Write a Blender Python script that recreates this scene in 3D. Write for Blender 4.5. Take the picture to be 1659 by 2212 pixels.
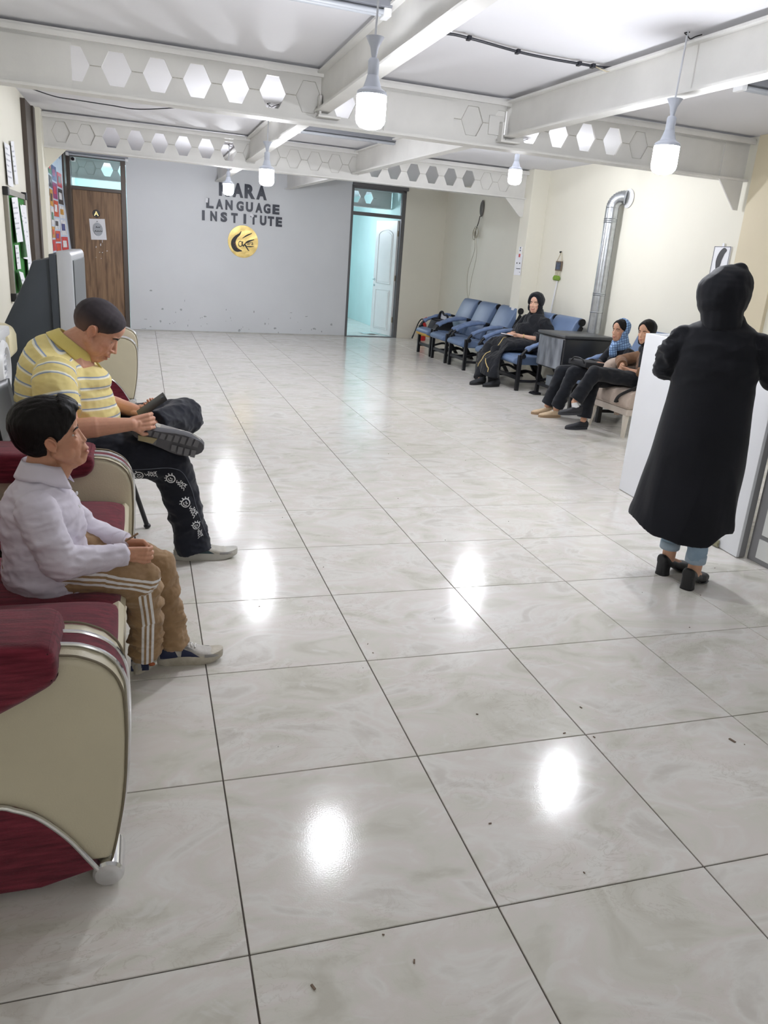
import bpy, bmesh, math, random
from math import sin, cos, pi, radians
from mathutils import Vector, Matrix, noise
from mathutils.bvhtree import BVHTree

for _o in list(bpy.data.objects):
    bpy.data.objects.remove(_o, do_unlink=True)
scene = bpy.context.scene
COL = scene.collection

# ------------------------------------------------------------------ camera
cam_d = bpy.data.cameras.new('camera')
cam_d.sensor_fit = 'VERTICAL'
cam_d.sensor_height = 36.0
cam_d.sensor_width = 27.0
cam_d.lens = 36.0 * 1654.5 / 2212.0
cam_d.clip_start = 0.05
cam = bpy.data.objects.new('camera', cam_d)
COL.objects.link(cam)
CY, CP, CR = 0.31438, -0.320856, 0.074683
_f = Vector((sin(CY) * cos(CP), cos(CY) * cos(CP), sin(CP)))
_r = Vector((cos(CY), -sin(CY), 0))
_u = _r.cross(_f)
_r2 = _r * cos(CR) + _u * sin(CR)
_u2 = _u * cos(CR) - _r * sin(CR)
cam.matrix_world = Matrix(((_r2.x, _u2.x, -_f.x, -0.1859), (_r2.y, _u2.y, -_f.y, -1.2917),
                           (_r2.z, _u2.z, -_f.z, 1.4742), (0, 0, 0, 1)))
scene.camera = cam

# ------------------------------------------------------------------ world, exposure
world = bpy.data.worlds.new('hall_surroundings')
scene.world = world
world.use_nodes = True
_bg = world.node_tree.nodes['Background']
_bg.inputs[0].default_value = (0.86, 0.90, 1.0, 1)
_bg.inputs[1].default_value = 0.32
scene.view_settings.view_transform = 'Standard'
scene.view_settings.look = 'None'
scene.view_settings.gamma = 1.0
scene.view_settings.use_curve_mapping = False
scene.view_settings.exposure = 0.95
BULB = 112.0          # radiance of the LED bulbs near the camera
FAR_BULB = 140.0      # same bulbs in the far bays, raised to brighten the far end
TEAL_BULB = 190.0     # bulbs of the rooms behind the doors

# ------------------------------------------------------------------ materials
MATS = {}


def srgb(r, g, b):
    def c(v):
        v /= 255.0
        return v / 12.92 if v <= 0.04045 else ((v + 0.055) / 1.055) ** 2.4
    return (c(r), c(g), c(b), 1)


def mat(name, rgb, rough=0.6, metal=0.0, var=0.0, vscale=6.0, bump=0.0, bscale=60.0, spec=0.5,
        coat=0.0, sheen=0.0, stretch=(1, 1, 1), trans=0.0, var2=None, sss=0.0, detail=5.0):
    """Principled material with noise-driven colour variation and fine relief."""
    if name in MATS:
        return MATS[name]
    m = bpy.data.materials.new(name)
    m.use_nodes = True
    nt = m.node_tree
    b = nt.nodes['Principled BSDF']
    c = srgb(*rgb)
    b.inputs['Base Color'].default_value = c
    b.inputs['Roughness'].default_value = rough
    b.inputs['Metallic'].default_value = metal
    b.inputs['Specular IOR Level'].default_value = spec
    b.inputs['Coat Weight'].default_value = coat
    b.inputs['Coat Roughness'].default_value = 0.1
    b.inputs['Sheen Weight'].default_value = sheen
    b.inputs['Transmission Weight'].default_value = trans
    if sss:
        b.inputs['Subsurface Weight'].default_value = sss
        b.inputs['Subsurface Radius'].default_value = (0.012, 0.005, 0.003)
        b.inputs['Subsurface Scale'].default_value = 0.6
    tc = nt.nodes.new('ShaderNodeTexCoord')
    mp = nt.nodes.new('ShaderNodeMapping')
    mp.inputs['Scale'].default_value = stretch
    nt.links.new(tc.outputs['Object'], mp.inputs[0])
    if var or var2:
        n = nt.nodes.new('ShaderNodeTexNoise')
        n.inputs['Scale'].default_value = vscale
        n.inputs['Detail'].default_value = detail
        nt.links.new(mp.outputs[0], n.inputs['Vector'])
        r = nt.nodes.new('ShaderNodeValToRGB')
        r.color_ramp.elements[0].position = 0.3
        r.color_ramp.elements[1].position = 0.7
        lo = srgb(*var2) if var2 else tuple(max(0, v * (1 - var)) for v in c[:3]) + (1,)
        hi = c if var2 else tuple(min(1, v * (1 + var)) for v in c[:3]) + (1,)
        r.color_ramp.elements[0].color = lo
        r.color_ramp.elements[1].color = hi
        nt.links.new(n.outputs['Fac'], r.inputs[0])
        nt.links.new(r.outputs[0], b.inputs['Base Color'])
    if bump:
        n2 = nt.nodes.new('ShaderNodeTexNoise')
        n2.inputs['Scale'].default_value = bscale
        n2.inputs['Detail'].default_value = 4
        nt.links.new(mp.outputs[0], n2.inputs['Vector'])
        bp = nt.nodes.new('ShaderNodeBump')
        bp.inputs['Strength'].default_value = bump
        bp.inputs['Distance'].default_value = 0.01
        nt.links.new(n2.outputs['Fac'], bp.inputs['Height'])
        nt.links.new(bp.outputs[0], b.inputs['Normal'])
    MATS[name] = m
    return m


def emit(name, rgb, strength):
    m = bpy.data.materials.new(name)
    m.use_nodes = True
    nt = m.node_tree
    nt.nodes.clear()
    o = nt.nodes.new('ShaderNodeOutputMaterial')
    e = nt.nodes.new('ShaderNodeEmission')
    e.inputs[0].default_value = srgb(*rgb)
    e.inputs[1].default_value = strength
    nt.links.new(e.outputs[0], o.inputs[0])
    return m


# ------------------------------------------------------------------ mesh building
class MB:
    """collects vertices and faces, links them as ONE mesh object"""

    def __init__(s):
        s.v = []
        s.f = []

    def add(s, vs, fs):
        n = len(s.v)
        s.v += [tuple(v) for v in vs]
        s.f += [tuple(i + n for i in f) for f in fs]
        return s

    def box(s, x0, x1, y0, y1, z0, z1, bev=0.0, seg=2, M=None):
        bm = bmesh.new()
        bmesh.ops.create_cube(bm, size=1.0)
        for v in bm.verts:
            v.co = Vector(((x0 + x1) / 2 + v.co.x * (x1 - x0), (y0 + y1) / 2 + v.co.y * (y1 - y0),
                           (z0 + z1) / 2 + v.co.z * (z1 - z0)))
        if bev > 0:
            bmesh.ops.bevel(bm, geom=bm.edges[:], offset=bev, segments=seg, profile=0.5, affect='EDGES')
        return s.bm(bm, M)

    def bm(s, bm, M=None):
        bm.verts.index_update()
        vs = [(M @ v.co if M else v.co.copy()) for v in bm.verts]
        s.add(vs, [[v.index for v in f.verts] for f in bm.faces])
        bm.free()
        return s

    def prism(s, pts, axis, a, b, bev=0.0, M=None, seg=2):
        """polygon pts (two coordinates) extruded along axis from a to b"""
        def P(p, t):
            return {'x': (t, p[0], p[1]), 'y': (p[0], t, p[1]), 'z': (p[0], p[1], t)}[axis]
        bm = bmesh.new()
        A = [bm.verts.new(P(p, a)) for p in pts]
        B = [bm.verts.new(P(p, b)) for p in pts]
        bm.faces.new(A)
        bm.faces.new(B[::-1])
        n = len(pts)
        for i in range(n):
            bm.faces.new((A[i], B[i], B[(i + 1) % n], A[(i + 1) % n]))
        bmesh.ops.recalc_face_normals(bm, faces=bm.faces[:])
        if bev > 0:
            es = [e for e in bm.edges if len(e.link_faces) == 2 and e.calc_face_angle(0) > 0.5]
            bmesh.ops.bevel(bm, geom=es, offset=bev, segments=seg, profile=0.5, affect='EDGES')
        return s.bm(bm, M)

    def tube(s, path, rad, n=10, cap=True, closed=False, flat=None, up=None):
        """tube along a path; rad number or list; flat = (a, b) factors of the section"""
        path = [Vector(p) for p in path]
        m = len(path)
        if not hasattr(rad, '__len__'):
            rad = [rad] * m
        base = len(s.v)
        prev = None
        for i, p in enumerate(path):
            if closed:
                t = path[(i + 1) % m] - path[i - 1]
            else:
                t = path[min(i + 1, m - 1)] - path[max(i - 1, 0)]
            t.normalize()
            if prev is None:
                ref = Vector(up) if up else (Vector((0, 0, 1)) if abs(t.z) < 0.9 else Vector((1, 0, 0)))
            else:
                ref = prev
            a = (ref - t * ref.dot(t))
            if a.length < 1e-6:
                a = t.orthogonal()
            a.normalize()
            prev = a
            b = t.cross(a)
            fa, fb = flat if flat else (1, 1)
            for k in range(n):
                th = 2 * pi * k / n
                s.v.append(tuple(p + a * (cos(th) * rad[i] * fa) + b * (sin(th) * rad[i] * fb)))
        rings = m if closed else m - 1
        for i in range(rings):
            for k in range(n):
                a0 = base + i * n + k
                a1 = base + i * n + (k + 1) % n
                j = (i + 1) % m
                s.f.append((a0, a1, base + j * n + (k + 1) % n, base + j * n + k))
        if cap and not closed:
            s.f.append(tuple(base + k for k in range(n))[::-1])
            s.f.append(tuple(base + (m - 1) * n + k for k in range(n)))
        return s

    def cyl(s, p0, p1, r, n=16, r1=None):
        return s.tube([p0, p1], [r, r if r1 is None else r1], n)

    def lathe(s, prof, c=(0, 0, 0), n=24, axis='z', M=None):
        """prof = [(r, h)...] from bottom to top"""
        base = len(s.v)
        for r, h in prof:
            for k in range(n):
                th = 2 * pi * k / n
                p = {'z': (r * cos(th), r * sin(th), h), 'y': (r * cos(th), h, -r * sin(th)),
                     'x': (h, r * cos(th), r * sin(th))}[axis]
                p = Vector((c[0] + p[0], c[1] + p[1], c[2] + p[2]))
                s.v.append(tuple(M @ p if M else p))
        for i in range(len(prof) - 1):
            for k in range(n):
                a, b = base + i * n + k, base + i * n + (k + 1) % n
                s.f.append((a, b, b + n, a + n))
        s.f.append(tuple(base + k for k in range(n))[::-1])
        e = base + (len(prof) - 1) * n
        s.f.append(tuple(e + k for k in range(n)))
        return s

    def ell(s, c, r, M=None, u=20, v=12):
        bm = bmesh.new()
        bmesh.ops.create_uvsphere(bm, u_segments=u, v_segments=v, radius=1.0)
        T = Matrix.Translation(c) @ (M.to_4x4() if M else Matrix.Identity(4)) @ Matrix.Diagonal((r[0], r[1], r[2], 1))
        return s.bm(bm, T)

    def cap_(s, p0, r0, p1, r1, n=14, flat=None, up=None):
        """tapered capsule"""
        p0, p1 = Vector(p0), Vector(p1)
        t = (p1 - p0).normalized()
        path, rad = [], []
        for a in (-85, -60, -35, -12):
            path.append(p0 + t * (r0 * sin(radians(a)))); rad.append(r0 * cos(radians(a)))
        for a in (12, 35, 60, 85):
            path.append(p1 + t * (r1 * sin(radians(a)))); rad.append(r1 * cos(radians(a)))
        return s.tube(path, rad, n, flat=flat, up=up)

    def grid(s, fn, nu, nv, thick=0.0, closed_u=False):
        """sheet fn(u, v) -> point, optionally thickened along its normal"""
        P = [[Vector(fn(i / nu, j / nv)) for j in range(nv + 1)] for i in range(nu + 1)]
        b = len(s.v)
        W = nv + 1
        for row in P:
            s.v += [tuple(p) for p in row]
        for i in range(nu):
            for j in range(nv):
                s.f.append((b + i * W + j, b + (i + 1) * W + j, b + (i + 1) * W + j + 1, b + i * W + j + 1))
        if thick:
            b2 = len(s.v)
            for i in range(nu + 1):
                for j in range(nv + 1):
                    du = P[min(i + 1, nu)][j] - P[max(i - 1, 0)][j]
                    dv = P[i][min(j + 1, nv)] - P[i][max(j - 1, 0)]
                    nn = du.cross(dv)
                    nn.normalize()
                    s.v.append(tuple(P[i][j] - nn * thick))
            for i in range(nu):
                for j in range(nv):
                    s.f.append((b2 + i * W + j + 1, b2 + (i + 1) * W + j + 1, b2 + (i + 1) * W + j, b2 + i * W + j))
            edge = [(i, 0) for i in range(nu)] + [(nu, j) for j in range(nv)] + \
                   [(i, nv) for i in range(nu, 0, -1)] + [(0, j) for j in range(nv, 0, -1)]
            m = len(edge)
            for k in range(m):
                a, c = edge[k], edge[(k + 1) % m]
                ia, ic = a[0] * W + a[1], c[0] * W + c[1]
                s.f.append((b + ia, b2 + ia, b2 + ic, b + ic))
        return s

    def build(s, name, m, parent=None, smooth=False, world=True):
        me = bpy.data.meshes.new(name)
        off = Vector((0, 0, 0))
        if parent and world:
            r = parent
            while r:
                off += r.location
                r = r.parent
        me.from_pydata([tuple(Vector(v) - off) for v in s.v], [], s.f)
        me.update()
        return link(name, me, m, parent, smooth)


def link(name, me, m, parent=None, smooth=False):
    if m:
        me.materials.append(m)
    if smooth:
        me.polygons.foreach_set('use_smooth', [True] * len(me.polygons))
        if smooth != 'all':
            bm = bmesh.new()
            bm.from_mesh(me)
            for e in bm.edges:
                if len(e.link_faces) == 2 and e.calc_face_angle(0) > radians(38):
                    e.smooth = False
            bm.to_mesh(me)
            bm.free()
    o = bpy.data.objects.new(name, me)
    COL.objects.link(o)
    if parent:
        o.parent = parent
    return o


def tag(o, label=None, cat=None, group=None, kind=None):
    if label:
        o['label'] = label
    if cat:
        o['category'] = cat
    if group:
        o['group'] = group
    if kind:
        o['kind'] = kind
    return o


def thing(name, label, cat, loc=(0, 0, 0), group=None, rz=0.0):
    o = bpy.data.objects.new(name, None)
    o.empty_display_size = 0.1
    COL.objects.link(o)
    o.location = loc
    o.rotation_euler = (0, 0, rz)
    return tag(o, label, cat, group)


def struct(o, label=None):
    return tag(o, label, kind='structure')


def copy_tree(o, parent=None):
    c = o.copy()
    COL.objects.link(c)
    c.parent = parent
    for ch in list(o.children):
        copy_tree(ch, c)
    return c


def arc(c, r, a0, a1, n):
    return [(c[0] + r * cos(radians(a0 + (a1 - a0) * i / n)), c[1] + r * sin(radians(a0 + (a1 - a0) * i / n))) for i in range(n + 1)]


def catmull(pts, per=6):
    P = [Vector(p) for p in pts]
    P = [P[0] * 2 - P[1]] + P + [P[-1] * 2 - P[-2]]
    out = []
    for i in range(1, len(P) - 2):
        for k in range(per):
            t = k / per
            a, b, c, d = P[i - 1], P[i], P[i + 1], P[i + 2]
            out.append(0.5 * ((2 * b) + (c - a) * t + (2 * a - 5 * b + 4 * c - d) * t * t + (3 * b - a - 3 * c + d) * t ** 3))
    out.append(P[-2])
    return out


def text_mesh(txt, size, depth, offset=0.0):
    """lettering as real geometry: returns vertices, faces in the text's own plane, and its width"""
    cu = bpy.data.curves.new('txt', 'FONT')
    cu.body = txt
    cu.size = size
    cu.extrude = depth / 2
    cu.offset = offset
    cu.resolution_u = 4
    o = bpy.data.objects.new('txt', cu)
    COL.objects.link(o)
    dg = bpy.context.evaluated_depsgraph_get()
    me = bpy.data.meshes.new_from_object(o.evaluated_get(dg))
    vs = [v.co.copy() for v in me.vertices]
    fs = [tuple(p.vertices) for p in me.polygons]
    bpy.data.objects.remove(o)
    bpy.data.curves.remove(cu)
    bpy.data.meshes.remove(me)
    return vs, fs


def fit_text(mb, txt, frame, w=None, h=None, depth=0.004, offset=0.0):
    """lettering placed by frame(u, v, d) with its bottom left at 0,0, scaled to width w / height h"""
    vs, fs = text_mesh(txt, 1.0, 0.1, offset)
    if not vs:
        return mb
    x0 = min(v.x for v in vs); x1 = max(v.x for v in vs)
    y0 = min(v.y for v in vs); y1 = max(v.y for v in vs)
    sy = h / (y1 - y0)
    sx = (w / (x1 - x0)) if w else sy
    mb.add([frame((v.x - x0) * sx, (v.y - y0) * sy, (v.z + 0.05) * 10 * depth) for v in vs], fs)
    return mb
# ------------------------------------------------------------------ shared materials
M_white = mat('white_ceiling_paint', (230, 230, 234), 0.75, var=0.015, vscale=1.2, bump=0.03, bscale=30)
M_beam = mat('old_white_beam_paint', (222, 221, 217), 0.5, var=0.06, vscale=3.0, bump=0.06, bscale=40)
M_weld = mat('grey_weld_bead', (184, 181, 172), 0.7, var=0.2, vscale=80, bump=0.6, bscale=120)
M_cream = mat('cream_wall_paint', (232, 229, 215), 0.62, var=0.02, vscale=1.5, bump=0.10, bscale=18)
M_cream2 = mat('sand_column_tone', (219, 208, 180), 0.62, var=0.03, vscale=1.5, bump=0.1, bscale=18)  # warmer and darker than the cream of the walls
M_grey = mat('grey_wall_paint', (217, 220, 223), 0.6, var=0.03, vscale=1.1, bump=0.08, bscale=14)
M_teal = mat('turquoise_wall_paint', (198, 229, 227), 0.65, var=0.05, vscale=1.2, bump=0.05, bscale=14)
M_bronze = mat('bronze_aluminium', (83, 74, 68), 0.4, 0.3, var=0.06, vscale=4)
M_frame = mat('grey_aluminium_frame', (112, 112, 114), 0.4, 0.4, var=0.05, vscale=4)
M_black = mat('black_painted_metal', (24, 25, 29), 0.38, 0.0, var=0.1, vscale=20)
M_chrome = mat('chrome', (225, 226, 228), 0.12, 1.0, var=0.03, vscale=30)
M_paper = mat('white_paper', (240, 241, 245), 0.7, var=0.015, vscale=14, bump=0.05, bscale=20)
M_ink = mat('black_ink', (38, 38, 44), 0.7, var=0.1, vscale=60)
M_greyink = mat('grey_ink', (140, 142, 148), 0.7, var=0.1, vscale=60)
M_grout = mat('dark_grout', (98, 90, 84), 0.85, var=0.2, vscale=15)
M_plastic = mat('white_plastic', (232, 233, 234), 0.3, var=0.015, vscale=10)


def tile_material():
    m = bpy.data.materials.new('glossy_marbled_porcelain')
    m.use_nodes = True
    nt = m.node_tree
    L = nt.links.new
    b = nt.nodes['Principled BSDF']
    b.inputs['Roughness'].default_value = 0.13
    b.inputs['Specular IOR Level'].default_value = 0.24
    tc = nt.nodes.new('ShaderNodeTexCoord')
    oi = nt.nodes.new('ShaderNodeObjectInfo')
    mul = nt.nodes.new('ShaderNodeVectorMath'); mul.operation = 'SCALE'
    mul.inputs[0].default_value = (37.0, 53.0, 91.0)
    L(oi.outputs['Random'], mul.inputs['Scale'])
    add = nt.nodes.new('ShaderNodeVectorMath'); add.operation = 'ADD'
    L(tc.outputs['Object'], add.inputs[0]); L(mul.outputs[0], add.inputs[1])
    mp = nt.nodes.new('ShaderNodeMapping')
    mp.inputs['Scale'].default_value = (1.0, 1.7, 1.0)
    mp.inputs['Rotation'].default_value = (0, 0, 0.12)
    L(add.outputs[0], mp.inputs[0])

    def noise_(scale, detail, dist, rough=0.5):
        n = nt.nodes.new('ShaderNodeTexNoise')
        n.inputs['Scale'].default_value = scale
        n.inputs['Detail'].default_value = detail
        n.inputs['Distortion'].default_value = dist
        n.inputs['Roughness'].default_value = rough
        L(mp.outputs[0], n.inputs['Vector'])
        return n

    def ramp(src, stops):
        r = nt.nodes.new('ShaderNodeValToRGB')
        e = r.color_ramp.elements
        while len(e) > 1:
            e.remove(e[-1])
        e[0].position, e[0].color = stops[0][0], stops[0][1]
        for p, c in stops[1:]:
            q = e.new(p); q.color = c
        L(src, r.inputs[0])
        return r
    n1 = noise_(2.6, 6, 1.6)
    c1 = ramp(n1.outputs['Fac'], [(0.28, srgb(204, 201, 189)), (0.42, srgb(220, 218, 208)), (0.50, srgb(225, 219, 213)), (0.58, srgb(230, 228, 222)), (0.66, srgb(216, 212, 205)), (0.78, srgb(207, 203, 196))])
    n2 = noise_(5.5, 8, 2.6, 0.62)
    v1 = ramp(n2.outputs['Fac'], [(0.478, (0, 0, 0, 1)), (0.5, (1, 1, 1, 1)), (0.522, (0, 0, 0, 1))])
    n3 = noise_(1.8, 3, 0.5)
    k = ramp(n3.outputs['Fac'], [(0.45, (0, 0, 0, 1)), (0.7, (1, 1, 1, 1))])
    mm = nt.nodes.new('ShaderNodeMath'); mm.operation = 'MULTIPLY'
    L(v1.outputs[0], mm.inputs[0]); L(k.outputs[0], mm.inputs[1])
    m2 = nt.nodes.new('ShaderNodeMath'); m2.operation = 'MULTIPLY'
    m2.inputs[1].default_value = 0.5
    L(mm.outputs[0], m2.inputs[0])
    mix = nt.nodes.new('ShaderNodeMix'); mix.data_type = 'RGBA'
    L(m2.outputs[0], mix.inputs['Factor']); L(c1.outputs[0], mix.inputs['A'])
    mix.inputs['B'].default_value = srgb(180, 173, 158)
    # light flecks
    n4 = noise_(9, 6, 1.2)
    fl = ramp(n4.outputs['Fac'], [(0.6, (0, 0, 0, 1)), (0.68, (0.4, 0.4, 0.4, 1))])
    mix2 = nt.nodes.new('ShaderNodeMix'); mix2.data_type = 'RGBA'
    L(fl.outputs[0], mix2.inputs['Factor']); L(mix.outputs['Result'], mix2.inputs['A'])
    mix2.inputs['B'].default_value = srgb(234, 233, 229)
    L(mix2.outputs['Result'], b.inputs['Base Color'])
    n5 = nt.nodes.new('ShaderNodeTexNoise'); n5.inputs['Scale'].default_value = 240
    L(tc.outputs['Object'], n5.inputs['Vector'])
    bp = nt.nodes.new('ShaderNodeBump'); bp.inputs['Strength'].default_value = 0.035; bp.inputs['Distance'].default_value = 0.004
    L(n5.outputs['Fac'], bp.inputs['Height']); L(bp.outputs[0], b.inputs['Normal'])
    n6 = noise_(3.0, 4, 0.3)
    rr = nt.nodes.new('ShaderNodeMapRange'); rr.inputs['To Min'].default_value = 0.10; rr.inputs['To Max'].default_value = 0.18
    L(n6.outputs['Fac'], rr.inputs['Value']); L(rr.outputs[0], b.inputs['Roughness'])
    return m


M_tile = tile_material()
XL, XR, ZC = -1.29, 5.20, 2.750
YB0, YBS = 12.64, 0.12


def yb(x):
    return YB0 + YBS * x


# ------------------------------------------------------------------ floor with its tiles
floor = struct(MB().box(-1.5, 6.0, -6.2, 18.2, -0.12, -0.004).build('floor', M_grout), 'marbled cream porcelain floor tiles of the hall')
tb = MB().box(-0.298, 0.298, -0.298, 0.298, -0.006, 0.0, bev=0.0012, seg=1)
tme = bpy.data.meshes.new('tile')
tme.from_pydata(tb.v, [], tb.f)
tme.materials.append(M_tile)
for i in range(-3, 9):
    for j in range(-3, 22):
        if j < -1 and i > 5:
            continue
        t = bpy.data.objects.new('tile', tme)
        COL.objects.link(t)
        t.parent = floor
        t.location = (0.6 * i + 0.3, 0.6 * j + 0.3, 0)
        if (i + j) % 2:
            t.rotation_euler = (0, 0, pi)
rest = MB()
for i in range(-3, 10):
    for j in list(range(-10, -3)) + list(range(22, 30)):
        rest.box(0.6 * i + 0.002, 0.6 * i + 0.598, 0.6 * j + 0.002, 0.6 * j + 0.598, -0.006, 0)
tag(rest.build('tile_field', M_tile, floor), kind='stuff')

sp_ = MB()
rnd = random.Random(11)
spots = [(0.12, -0.11, 0.007), (0.35, -0.10, 0.005), (1.69, 0.47, 0.012), (1.27, 0.75, 0.005), (1.13, 0.62, 0.005), (1.22, 0.58, 0.004), (0.70, 0.27, 0.004), (0.88, 0.78, 0.004)]
spots += [(rnd.uniform(0.0, 3.0), rnd.uniform(-0.4, 6.0), rnd.uniform(0.001, 0.0032)) for _ in range(60)]
for x, y, r in spots:
    a = rnd.uniform(0, pi)
    M_ = Matrix.Translation((x, y, 0.0012)) @ Matrix.Rotation(a, 4, 'Z')
    sp_.box(-r, r, -r * 0.35, r * 0.35, -0.001, 0.0015, M=M_)
tag(sp_.build('floor_specks', mat('brown_grit', (120, 102, 88), 0.9, var=0.3, vscale=3), floor), kind='stuff')
# ------------------------------------------------------------------ walls and ceiling
struct(MB().box(-1.5, 5.7, -6.2, 18.2, ZC, ZC + 0.12).build('ceiling', M_white), 'smooth white painted ceiling between steel beams')
struct(MB().box(XL - 0.15, XL, -6.2, 12.62, 0, ZC).build('wall_left', M_cream), 'cream painted side wall behind the sofas')
struct(MB().box(XR, XR + 0.2, -6.2, 9.2, 0, ZC).build('wall_right', M_cream), 'cream painted side wall with the silver flue pipe')
struct(MB().prism([(5.31, 9.2), (5.5, 9.2), (5.6, 13.6), (5.35, 13.28)], 'z', 0, ZC).build('wall_recess', M_cream), 'cream recessed wall behind the row of blue chairs')
struct(MB().box(-1.5, 5.5, -6.35, -6.2, 0, ZC).build('wall_front', M_cream), 'cream wall closing the hall behind the camera')


def wall_seg(name, x0, x1, z0, z1, m, label, t=0.14):
    return struct(MB().prism([(x0, yb(x0)), (x1, yb(x1)), (x1, yb(x1) + t), (x0, yb(x0) + t)], 'z', z0, z1).build(name, m), label)


wall_seg('wall_back', -0.395, 3.43, 0, ZC, M_grey, 'pale grey back wall with the institute lettering')
wall_seg('wall_back_corner', 4.50, 5.36, 0, ZC, M_cream, 'cream back wall section beside the open doorway')
wall_seg('wall_back_side', -1.5, -1.255, 0, ZC, M_cream, 'narrow cream back wall strip beside the brown door')
# rooms behind the two doors
tw = MB()
tw.box(4.62, 4.74, 13.5, 18.0, 0, ZC)
struct(tw.build('wall_turquoise_side', M_teal), 'turquoise side wall of the room beyond the doorway')
struct(MB().box(1.0, 4.74, 17.6, 17.75, 0, ZC).build('wall_turquoise_end', M_teal), 'turquoise end wall of the room beyond the doorway')
struct(MB().box(1.0, 1.1, 13.0, 17.7, 0, ZC).build('wall_turquoise_far', M_teal), 'turquoise partition of the room beyond the doorway')
struct(MB().box(-1.45, -1.4, 12.6, 17.6, 0, ZC).build('wall_classroom_side', M_teal), 'turquoise side wall behind the brown door')
struct(MB().box(-1.45, 1.0, 16.4, 16.5, 0, ZC).build('wall_classroom_end', M_teal), 'turquoise end wall behind the brown door')

# columns
struct(MB().prism([(4.95, 9.02), (5.35, 9.02), (5.35, 9.30), (4.95, 9.30)], 'z', 0, ZC, bev=0.004).build('wall_column_far', M_cream), 'cream column between the two groups of blue chairs')
struct(MB().box(5.165, 5.3, 4.55, 5.06, 0, ZC, bev=0.004).build('wall_column_near', M_cream2), 'sand coloured column behind the standing woman')
struct(MB().box(XL - 0.05, -1.205, 8.72, 9.16, 0, ZC, bev=0.004).build('wall_column_left', M_cream), 'cream pilaster carrying the far beam beside the banner')
# bronze frames on the left wall
p = MB().box(XL - 0.02, -1.245, 7.82, 8.28, 0, 2.70, bev=0.003)
p.box(-1.26, -1.225, 8.28, 8.42, 0, 2.70, bev=0.003)
struct(p.build('trim_1', M_bronze), 'dark bronze door frame on the left wall')
p = MB().box(XL - 0.02, -1.235, 11.75, 12.1, 0, 2.62, bev=0.003)
p.box(-1.27, -1.19, 12.2, 12.5, 0, 2.62, bev=0.003)
struct(p.build('trim_2', M_bronze), 'dark bronze frame in the left back corner')
# stains and chips at the foot of the grey wall
sc = MB()
rnd = random.Random(4)
for k in range(46):
    x = rnd.uniform(-0.3, 3.35)
    z = 0.02 + abs(rnd.gauss(0, 0.22))
    w, h = rnd.uniform(0.006, 0.035), rnd.uniform(0.006, 0.028)
    n = 7
    pts = []
    for a in range(n):
        q = rnd.uniform(0.4, 1.0)
        pts.append((x + w * q * cos(2 * pi * a / n), z + h * q * sin(2 * pi * a / n)))
    sc.add([(u, yb(u) - 0.0015, v) for u, v in pts], [tuple(range(n))[::-1]])
tag(sc.build('paint_chips', mat('bared_plaster', (168, 172, 175), 0.8, var=0.15, vscale=40), bpy.data.objects['wall_back']), kind='stuff')
struct(MB().prism([(-0.39, yb(-0.39) - 0.012), (3.42, yb(3.42) - 0.012), (3.42, yb(3.42)), (-0.39, yb(-0.39))], 'z', 0, 0.018).build('baseboard_back', mat('worn_skirting', (188, 188, 184), 0.8, var=0.15, vscale=8)), 'thin worn skirting at the foot of the grey wall')


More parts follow.
